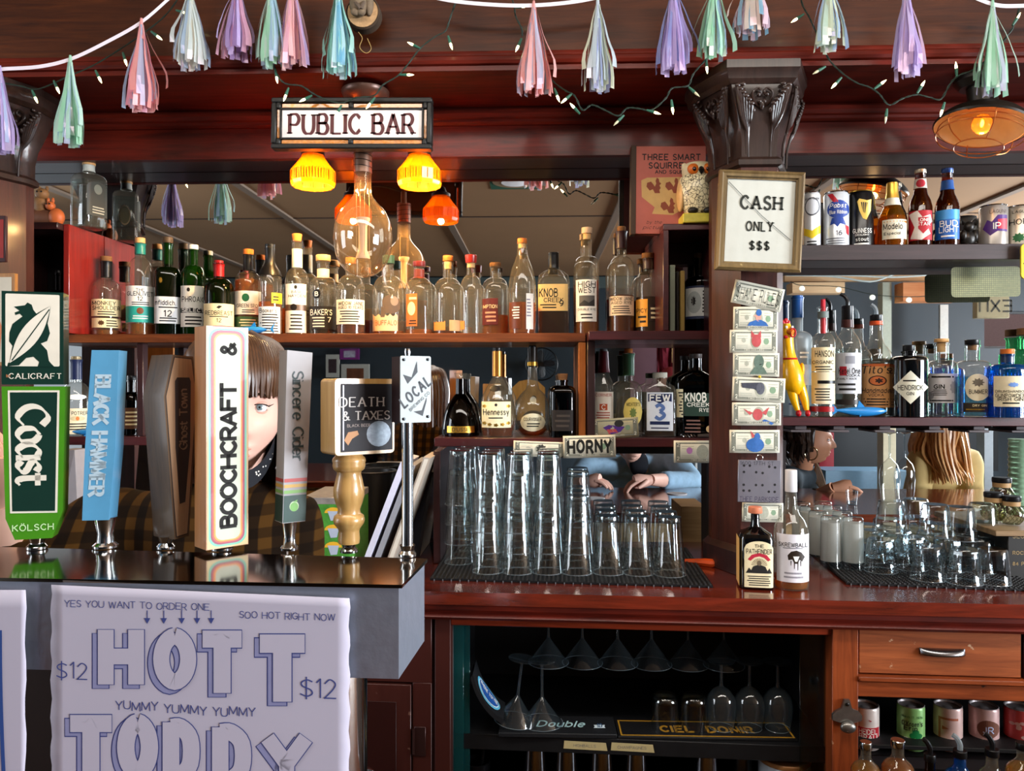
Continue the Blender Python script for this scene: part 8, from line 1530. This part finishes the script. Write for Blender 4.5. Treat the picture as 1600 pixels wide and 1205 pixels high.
def eyes(t, RM_, iris='#66767a', liner=True):
    for s in (-1, 1):
        c = Vector((s*.032, -.0705, .001)); e = obj('eye', MB().ell(tuple(c), .0122, .0122, .0122, 20, 14).xf(RM_), mat('#d8d4d0', .15, coat=.6, var=.03), t)
        for nm, r_, dy, m in (('iris', .0056, .0119, mat(iris, .2, coat=.5)), ('pupil', .0026, .0123, BLK)):
            obj(nm, MB().ell((c.x-.0005*s, c.y-dy+.0009, c.z+.0005), r_, .0012, r_, 18, 6).xf(RM_), m, e)
        for nm, a0, a1, m, rr_ in (('eyelid', 24, 92, SKIN, .0134), ('eyelid', -92, -34, SKIN, .0131)):
            g = [[tuple(RM_ @ (c+Vector((rr_*1.12*math.sin(b), -rr_*math.cos(b)*math.cos(a), rr_*math.cos(b)*math.sin(a)-.0025*abs(math.sin(b))*0)))) for b in [math.radians(-80+160*i/14) for i in range(15)]] for a in [math.radians(a0+(a1-a0)*j/6) for j in range(7)]]
            obj(nm, MB().sheet(g), m, t, sharp=0)
        if liner:
            pts = [RM_ @ (c+Vector((.0139*1.1*math.sin(b), -.0139*math.cos(b)*math.cos(math.radians(25)), .0139*math.cos(b)*math.sin(math.radians(25))))) for b in [math.radians(-70+140*i/12) for i in range(13)]]
            if s < 0: pts = pts[::-1]
            pts.append(RM_ @ (c+Vector((s*.023, -.001, .006)))); obj('eyeliner', MB().tube(pts, [.0009]*12+[.0012, .0004], 6), mat('#1c1210', .6), t)
def strands(name, m, t, paths, r=.006):
    mb = MB()
    for p in paths: p = spl(p, 4); n = len(p); mb.tube(p, [r*(1-.75*(i/(n-1))**3) for i in range(n)], 5)
    return obj(name, mb, m, t, sharp=60)
def lathe_cap(mb, RM_, back=1, top=.126, side=.084):
    c = MB(); g = []
    for j in range(13):
        ph = math.radians(2+j*9.5); row = []
        for i in range(41):
            a = 2*PI*i/40; y = -math.cos(a); lim = 1 if y > -.2 else max(.0, 1-(-y-.2)*.7)
            p2 = min(ph, math.radians(118 if y > -.1 else 62)); row.append(RM_ @ Vector((side*math.sin(a)*math.sin(p2)**.85, (.106 if y < 0 else .116)*y*math.sin(p2)**.85, top*math.cos(p2)+.002)))
        g.append(row)
    return mb.sheet(g)
# bartender ------------------------------------------------------------------------
rh = random.Random(11)
YF = 1.245; Hc = P(370, 639, YF+.078); HB = hairm('#1e120b', '#553722'); FLN = plaid('#1a0f05', '#40290d', '#080402')
yw = math.atan2(-Hc.x, Hc.y)*1.0+math.radians(3)
shp = P(330, 792, YF+.10); shp.y = YF+.11
lS, rS = shp+Vector((.115, .04, -.03)), shp+Vector((-.18, -.02, -.03)); 
wr = P(-4, 800, 1.16); el = P(30, 960, 1.2)
t, RB, g = person('bartender with brown fringe and brown plaid shirt, half hidden behind the tap handles', Hc, yw, math.radians(-2), SKIN, FLN, shp, shp+Vector((.02, .06, -.55)),
    [(rS, el, wr, (.02, -.02, 1), (1, 0, 0)), (lS, lS+Vector((.02, .0, -.30)), lS+Vector((-.04, -.2, -.42)), (-.5, -.8, .1), (0, 0, 1))], .155)
eyes(t, RB)
hp_ = []
for i in range(46):                             # fringe
    a = math.radians(-78+156*i/45); e = .018 if abs(a) < 1.0 else -.03
    hp_.append([RB @ Vector((.02*math.sin(a), -.01-.02*math.cos(a), .128)), RB @ Vector((.066*math.sin(a), -.062*math.cos(a)-.01, .110)), RB @ Vector((.082*math.sin(a), -.103*math.cos(a)-.002, .066)), RB @ Vector((.081*math.sin(a)+rh.uniform(-.002, .002), -.110*math.cos(a)+.002, e+rh.uniform(-.003, .004)))])
strands('fringe', HB, t, hp_, .0072)
hp_ = []
for i in range(70):                             # sides and back to the shoulders
    a = math.radians(70+220*i/69); r_ = rh.uniform(.94, 1.05); s_, c_ = math.sin(a), math.cos(a); le = rh.uniform(-.30, -.20)
    hp_.append([RB @ Vector((.02*s_, -.01-.02*c_, .130)), RB @ Vector((.074*s_*r_, -.088*c_*r_+.006, .095)), RB @ Vector((.090*s_*r_, -.116*c_*r_, .02)), RB @ Vector((.092*s_*r_, -.104*c_*r_+.01, -.08)), RB @ Vector((.088*s_*r_+rh.uniform(-.012, .012), -.085*c_*r_+.02+rh.uniform(-.015, .015), le))])
strands('long_hair', HB, t, hp_, .0085); obj('hair_cap', lathe_cap(MB(), RB), HB, t, sharp=0)
mk = [[RB @ Vector((s*(.0525+.006*sm(-.12, -.05, z)) if 0 else .060*math.sin(a)*(1+(z+.115)*1.6), -.112*math.cos(a)*(1+(z+.115)*.5)+.008, z-.006+.055*abs(math.sin(a))**2.2)) for z in (-.125, -.115, -.105, -.096)] for a in [math.radians(-86+172*i/20) for i in range(21)]]
fm = obj('face_mask', MB().sheet(mk), mat('#11131a', .8), t, sharp=0); sd_ = fm.modifiers.new('thickness', 'SOLIDIFY'); sd_.thickness = .002
dt = MB()
for i in range(10):
    a = math.radians(18+rh.uniform(0, 50)); z = rh.uniform(-.118, -.101); q = Vector((.060*math.sin(a)*(1+(z+.115)*1.6)*1.01, -.1135*math.cos(a)*(1+(z+.115)*.5)+.007, z-.006+.055*abs(math.sin(a))**2.2)); dt.ell(tuple(q), .0016, .0012, .0016, 8, 5)
obj('mask_print', dt.xf(RB), WHT, fm); obj('mask_strap', MB().tube([RB @ Vector(v) for v in spl([(.079, .004, -.006), (.076, -.030, -.045), (.066, -.062, -.086), (.058, -.074, -.102)], 4)], .0022, 6), mat('#8a8a90', .5), fm)
obj('hairline_brow', MB().tube([RB @ Vector(v) for v in spl([(.014, -.098, .018), (.030, -.096, .0235), (.048, -.082, .017)], 4)], .0022, 6).tube([RB @ Vector(v) for v in spl([(-.014, -.098, .018), (-.030, -.096, .0235), (-.048, -.082, .017)], 4)], .0022, 6), mat('#3a2618', .8), t)
obj('lips', MB().ell((0, -.1045, -.0660), .017, .0036, .0032).ell((0, -.1040, -.0765), .015, .004, .004).xf(RB), mat('#c08474', .4), t)
# front bar under the taps, and the far side of the island bar with its customers -------------
ZBAR = ZC-.50
def barc(label, y0, y1, p0, p1, x0, x1):
    t = thing('bar_counter', label, 'bar counter', (.5, (y0+y1)/2, 0)); o_ = t.location
    obj('top', MB().box(x0-o_.x, x1-o_.x, y0-o_.y, y1-o_.y, ZBAR-.04, ZBAR-.0004, .008), wood('#3a160c', '#6e3220', .14, 'x', .7), t); obj('front_panel', MB().box(x0-o_.x, x1-o_.x, p0-o_.y, p1-o_.y, .0006, ZBAR-.0402), wood('#a07c50', '#c8a474', .5, 'x', .2), t)
barc('front bar whose top carries the steel tap tower, below the picture', .04, .965, .34, .94, -2.5, 3.2)
barc('far bar with glossy wooden top, seen through the opening behind the glasses', 3.03, 3.80, 3.12, 3.6, -2.5, 4.5)
DEN, DKD, KHA = mat('#8cacc4', .85, var=.3, scale=30, bump=.3), mat('#2c353c', .85, var=.4, scale=30, bump=.3), mat('#c0a870', .8, var=.2, scale=20, bump=.3)
V3 = P
H = V3(985, 683, 3.98)
sh = V3(1000, 722, 4.2); hp = Vector((sh.x+.05, 4.5, .85))
t, RD, g = person('person in a pale denim shirt leaning on the far bar below the low shelf', H, .35, .2, SKIN, DEN, sh, hp,
    [(V3(926, 722, 4.16), V3(888, 758, 3.95), V3(912, 752, 3.72), (.9, -.4, .1), (0, 0, 1)), (V3(1050, 716, 4.14), V3(1082, 752, 3.95), V3(1018, 750, 3.66), (-1, -.15, -.1), (0, 0, 1))], .20)
eyes(t, RD, '#4a3a2c', False); obj('hair_cap', lathe_cap(MB(), RD), hairm('#3a2a1c', '#6a5238'), t, sharp=0)
obj('inner_shirt', MB().ell((sh.x-t.location.x-.02, sh.y-t.location.y-.11, sh.z+.0), .05, .03, .07), mat('#14181f', .9), t)
H = V3(1268, 688, 3.95); sh = V3(1250, 742, 4.05); hp = Vector((sh.x-.02, 4.2, .85))
t, RW, g = person('woman with hoop earrings and black denim jacket at the far bar above the frosted glasses', H, PI/2-.25, -.05, SKIN2, DKD, sh, hp,
    [(V3(1232, 748, 3.93), V3(1236, 800, 3.90), V3(1300, 763, 3.70), (1, -.1, .12), (0, 0, 1)), (V3(1268, 748, 4.2), V3(1264, 800, 4.2), V3(1290, 775, 4.1), (1, -.1, 0), (0, 0, 1))], .17)
eyes(t, RW, '#3a2a1c', True); HD = hairm('#15100d', '#3a2a20'); obj('hair_cap', lathe_cap(MB(), RW), HD, t, sharp=0)
hp_ = []
for i in range(60):
    a = math.radians(110+150*i/59); s_, c_ = math.sin(a), math.cos(a); r_ = rh.uniform(1.0, 1.25)
    hp_.append([RW @ Vector((.03*s_, -.03*c_, .13)), RW @ Vector((.085*s_*r_, -.11*c_*r_, .07)), RW @ Vector((.115*s_*r_, -.14*c_*r_, .03+rh.uniform(-.02, .02))), RW @ Vector((.10*s_*r_, -.12*c_*r_, -.01+rh.uniform(-.02, .02))), RW @ Vector((.115*s_*r_, -.145*c_*r_, -.05+rh.uniform(-.03, .02))), RW @ Vector((.09*s_*r_, -.12*c_*r_, -.09+rh.uniform(-.03, .02)))])
strands('curly_hair', HD, t, hp_, .012)
strands('long_lock', hairm('#3a2a20', '#8a6a4c'), t, [[RW @ Vector((.05, .03, -.05)), RW @ Vector((.055, -.02, -.12)), RW @ Vector((.05, -.05+q*.006, -.2)), RW @ Vector((.04, -.07, -.30))] for q in range(8)], .008)
for s_ in (-1, 1): obj('hoop_earring', MB().tube([RW @ Vector((s_*.080, .012+.030*math.cos(a), -.060+.032*math.sin(a))) for a in [2*PI*i/28 for i in range(28)]], .0036, 8, closed=True), mat('#c8b088', .2, 1), t)
H = V3(1468, 655, 4.05); sh = V3(1478, 708, 4.05); hp = Vector((sh.x, 4.3, .85))
t, RK, g = person('woman with long fair hair and khaki shirt, back turned, at the far bar', H, PI-.5, 0, SKIN, KHA, sh, hp, [(V3(1440, 718, 4.02), V3(1434, 790, 4.0), V3(1432, 830, 4.1), (0, .6, -.4), (0, 0, 1)), (V3(1512, 718, 4.08), V3(1520, 790, 4.1), V3(1514, 830, 4.2), (0, .6, -.4), (0, 0, 1))], .155)
hp_ = []
for i in range(90):
    a = math.radians(70+220*i/89); s_, c_ = math.sin(a), math.cos(a); r_ = rh.uniform(.95, 1.2); w_ = rh.uniform(-.03, .03)
    hp_.append([RK @ Vector((.02*s_, -.02*c_, .13)), RK @ Vector((.085*s_*r_, -.105*c_*r_, .07)), RK @ Vector((.10*s_*r_, -.12*c_*r_, -.05)), RK @ Vector((.10*s_*r_+w_, -.14*c_*r_, -.17)), RK @ Vector((.09*s_*r_-.05, -.15*c_*r_, -.30+w_))])
strands('long_hair', hairm('#945424', '#e4b070'), t, hp_, .012); obj('hair_cap', lathe_cap(MB(), RK), hairm('#945424', '#e4b070'), t, sharp=0)
V3 = RM
H = V3(1047, 594, 8.0); sh = H+Vector((.02, 0, -.26))
t, RR, g = person('bearded person in a red knit cap, far back in the mirror', H, PI/2-2.6, 0, SKIN, mat('#2a2624', .8), sh, sh+Vector((0, -.1, -.55)), [(sh+Vector((-.2, 0, -.03)), sh+Vector((-.24, 0, -.3)), sh+Vector((-.22, .1, -.5)), (0, .3, -1), (1, 0, 0)), (sh+Vector((.2, 0, -.03)), sh+Vector((.24, 0, -.3)), sh+Vector((.22, .1, -.5)), (0, .3, -1), (1, 0, 0))], .2)
obj('knit_cap', lathe_cap(MB(), RR, top=.135, side=.088), mat('#8a3038', .9, bump=.4, scale=120), t, sharp=0); obj('beard', MB().ell((0, -.06, -.095), .05, .05, .035).xf(RR), mat('#3a2418', .9), t)
# things on the far bar and beyond ----------------------------------------------------------
for px, Y, lb in ((929, 3.42, 'white round coaster on the far bar, left one below the denim shirt'), (1058, 3.58, 'white round coaster on the far bar, right one below the denim sleeve')):
    p = P(px, 768, Y); tag(obj('coaster', MB().lathe([(.045, 0), (.046, .002), (.045, .003)], 28, (p.x, p.y, ZBAR)), mat('#d4d4d8', .7)), lb, 'coaster')
p = P(1331, 775, 3.28); t = thing('shot_glass', 'small empty shot glass on the far bar by the hoop earring woman\'s hand', 'glass', (p.x, p.y, ZBAR)); obj('glass_wall', MB().lathe([(.019, .0006), (.025, .06)], 20, capt=False), GP, t); obj('thick_base', MB().lathe([(.0185, .001), (.020, .014)], 20), GPB, t)
t = thing('cup_stack', 'tall stack of ribbed pale green cups on the far bar at the right edge', 'cups', (P(1594, 765, 3.3).x, 3.3, ZBAR)); obj('cups', MB().lathe([((.045 if i % 2 else .041), .001+i*.011) for i in range(26)], 24), mat('#a8d0a8', .3, trans=.2), t)
def fbox(name, label, cat, px0, px1, py0, py1, Y, m, th=.05): a, b_ = P(px0, py1, Y), P(px1, py0, Y); return tag(obj(name, MB().box(a.x, b_.x, Y, Y+th, max(0, a.z), b_.z), m), label, cat)
fbox('red_door_panel', 'narrow red panel right behind the hoop earring woman', 'panel', 1280, 1303, 560, 1200, 6.2, mat('#8a1420', .4))
fbox('post', 'cream post seen between the hanging wine glasses, on the far side', 'post', 1380, 1400, 500, 1200, 5.6, mat('#c8c0a4', .6), .1)
fbox('post', 'grey metal post on the far side, right of the fair haired woman', 'post', 1538, 1552, 500, 1200, 5.6, mat('#8a9298', .5), .1)
fbox('bench', 'pale blue bench back on the far side, behind the hanging wine glasses', 'bench', 1290, 1420, 736, 1200, 5.9, mat('#6c8ca4', .4), .3)
fbox('wall_shelf', 'white railing shelf on the far side, right of the denim sleeve', 'shelf', 1060, 1140, 752, 757, 5.5, mat('#d8dcdc', .5), .2)
for i, px in enumerate((1072, 1088, 1104)): fbox('railing_post', '%s thin white railing post on the far side beside the denim sleeve' % ('left', 'middle', 'right')[i], 'post', px-1.5, px+1.5, 700, 1200, 5.72, mat('#d8dcdc', .5), .02)
fbox('blackboard', 'large black board on the far wall behind the women', 'board', 1225, 1560, 600, 735, 6.9, mat('#0e1216', .5, var=.5, scale=3), .0995)
fbox('wooden_crate', 'wooden crate stretched down to the floor, just beyond the opening beside the column', 'cabinet', 1064, 1104, 792, 1500, 2.72, wood('#8a6038', '#b88a58', .6, 'x', 0), .2)  # crate extended below its visible top to reach the floor
# far wall -----------------------------------------------------------------------------
def far(px, py, D=9.65): return RM(px, py, D)
def wbox(name, label, cat, px0, px1, py0, py1, m, D=9.6, th=.03, grp=None):
    a, b_ = far(px0, py1, D), far(px1, py0, D); return tag(obj(name, MB().box(a.x, b_.x, a.y-th, a.y, a.z, b_.z), m), label, cat, grp)
def framed(label, px0, px1, py0, py1, fm_, pm): 
    a, b_ = far(px0, py1, 9.62), far(px1, py0, 9.62); t = thing('picture_frame', label, 'picture', (a.x, a.y-.03, a.z)); w_, h_ = b_.x-a.x, b_.z-a.z
    obj('frame', MB().box(0, w_, 0, .03, 0, h_), fm_, t); obj('print', MB().box(w_*.2, w_*.8, .0301, .031, h_*.2, h_*.8, 0), pm, t)
framed('small white matted picture, left one on the dark far wall in the mirror', 509, 530, 554, 590, mat('#b8bcb4', .6), mat('#3a2c30', .6, var=.6, scale=30)); framed('wide white picture of a brown figure on the dark far wall in the mirror', 533, 577, 569, 602, mat('#b8bcb4', .6), mat('#6a4028', .6, var=.6, scale=12)); framed('purple bordered poster above the white pictures on the far wall', 531, 561, 545, 562, mat('#7a2c7c', .5), mat('#b0b0c4', .5, var=.6, scale=30))
wbox('wood_shutter', 'honey coloured slatted wood panel on the far wall, seen at left in the mirror', 'wood panel', 222, 266, 520, 575, wood('#b8843c', '#d8a858', .5, 'z', .1), 9.5)
t = thing('wall_fan', 'black caged wall fan on the dark far wall in the mirror', 'fan', far(846, 569, 9.55)); r_ = .20
obj('cage', MB().tube([(r_*math.cos(a), 0, r_*math.sin(a)) for a in [2*PI*i/36 for i in range(36)]], .008, 6, closed=True).tube([(r_*.98*math.cos(a), .05, r_*.98*math.sin(a)) for a in [2*PI*i/36 for i in range(36)]], .006, 6, closed=True), BLK, t); cgw = MB()
for i in range(24): a = 2*PI*i/24; cgw.tube([(.03*math.cos(a), .07, .03*math.sin(a)), (r_*math.cos(a+.2), .05, r_*math.sin(a+.2))], .002, 4)
obj('cage_wires', cgw, BLK, t)
for i in range(4): a = 2*PI*i/4; obj('blade', MB().ell((.09, .02, 0), .085, .004, .05, 12, 6).xf(Matrix.Rotation(a, 4, 'Y') @ Matrix.Rotation(.4, 4, 'X')), mat('#2a2c30', .4), t)
obj('motor', MB().lathe([(.045, -.13), (.05, -.02), (.03, .03)], 20).xf(Matrix.Rotation(-PI/2, 4, 'X')), BLK, t)
wbox('brick_panel', 'mauve painted block wall section behind the red cap in the mirror', 'wall section', 985, 1100, 530, 690, mat('#8a6a78', .8, var=.12, scale=5), 9.6, .02)
sh_ = [[far(1026+84*i/24, 536+ (70*j/8), 9.3+.04*math.sin(i*1.3)+.02*math.sin(j+i)) for j in range(9)] for i in range(25)]; hd_ = tag(obj('hanging_sweater', MB().sheet(sh_), mat('#6a1426', .85), sharp=0), 'maroon sweater hanging on the mauve wall behind the red cap', 'sweater'); hd_.modifiers.new('thickness', 'SOLIDIFY').thickness = .02
t = thing('chair', 'honey coloured wooden chair with curved back, seen in the mirror behind the cognac', 'chair', (far(826, 640, 6.6).x, far(826, 640, 6.6).y, 0)); CHW = wood('#b07c34', '#d8a858', .4, 'z', .2); zt_ = far(826, 593, 6.6).z
obj('backrest', MB().prism([(-.14, zt_-.35), (.14, zt_-.35), (.14, zt_-.07), (.08, zt_-.015), (0, zt_), (-.08, zt_-.015), (-.14, zt_-.07)], -.015, .015), CHW, t); obj('seat', MB().box(-.19, .19, -.4, .02, zt_-.5, zt_-.46), CHW, t)
for sx in (-.16, .16):
    for sy in (-.36, -.02): obj('leg', MB().box(sx-.018, sx+.018, sy-.018, sy+.018, 0.0006, zt_-.5), CHW, t)
PLY = wood('#c0a078', '#dcc09a', .6, 'x', 0)
wbox('header_beam', 'pale bare wood header beam under the ceiling, seen in the mirror at right', 'beam', 1226, 1480, 429, 440, PLY, 8.6, .08); wbox('wood_box', 'pale wooden box under the header beam behind the vodka spouts', 'box', 1238, 1320, 441, 458, PLY, 8.4, .2); wbox('wood_crate', 'orange brown crate board under the header beam above the gin bottles', 'crate', 1411, 1500, 441, 471, wood('#a8683c', '#c88a5c', .6, 'x', 0), 8.4, .2)
wbox('post', 'pale green grey post from floor to header beam, seen in the mirror', 'post', 1379, 1393, 441, 640, mat('#a8b4a8', .6), 8.5, .12); wbox('metal_strip', 'pale metal strip standing against the dark far wall above the gin corks', 'strip', 1469, 1482, 476, 560, mat('#a8b0b0', .4, .4), 9.4, .04)
a = RM(1552, 480, 6.5); t = thing('exit_sign', 'hanging lit box sign reading EXIT, reversed in the mirror at right', 'sign', a); bx_ = obj('sign_box', MB().box(-.13, .13, -.07, 0, -.09, .09), mat('#a8a080', .5), t)
V, Fc = txt('EXIT', .09, 1.2); put('lettering', V, Fc, lambda x, z: (-x, .0008, z+.01), mat('#3a3a34', .5), bx_); obj('chain', MB().tube([(-.1, -.03, .09), (-.1, -.03, CEIL-a.z)], .003, 5), CHROME, t); obj('chain', MB().tube([(.1, -.03, .09), (.1, -.03, CEIL-a.z)], .003, 5), CHROME, t)
cbp = [[far(x, y, 8.2) for x, y in q] for q in ([(1228, 430), (1300, 432), (1360, 440), (1400, 428), (1440, 424), (1500, 428)], [(1228, 428), (1320, 430), (1400, 433), (1490, 426)])]
for q, lb in zip(cbp, ('pale cable sagging along the header beam in the mirror', 'blue grey cable running straight along the header beam in the mirror')): tag(obj('cable', MB().tube(spl(q, 5), .010, 6), mat('#a8b8b8', .5)), lb, 'cable')
gl0 = far(1240, 444, 7.6); t = thing('globe_lights', 'cable of small round globe bulbs across the room, seen in the mirror at right', 'string lights', gl0); gp = [far(x, y, 7.6)-gl0 for x, y in ((1235, 440), (1253, 446), (1310, 448), (1363, 460), (1420, 464), (1475, 460), (1520, 452))]; obj('cable', MB().tube(spl(gp, 4), .004, 5), GW, t)
for p in gp[1:6]: obj('bulb', MB().ell((p.x, p.y, p.z-.03), .026, .026, .026, 14, 10), mat('#e8f0e8', .2, emit=.9, var=0), t)
p = RM(804, 291, 5.2); t = thing('ceiling_speaker', 'round recessed ceiling speaker with a green painted patch, seen in the mirror', 'ceiling speaker', (p.x, p.y, CEIL)); obj('green_patch', MB().box(-.17, .18, -.2, .2, -.004, -.0006, 0), mat('#3c6a54', .7), t); obj('ring', MB().lathe([(.15, -.0045), (.15, -.008), (.09, -.012)][::-1], 32, capb=False, capt=False), mat('#b09878', .6), t); obj('grille', MB().lathe([(.09, -.0122), (.085, -.016), (.02, -.018)][::-1], 28), mat('#dcdce0', .5, emit=.25), t)  # grille given a faint glow of its own
tag(obj('street_facade', MB().box(4.6, 9.5, -7.6, -7.4, -.05, 4, 0), mat('#d8a8a0', .8)), 'pink building front across the street, seen through the far window', 'building')
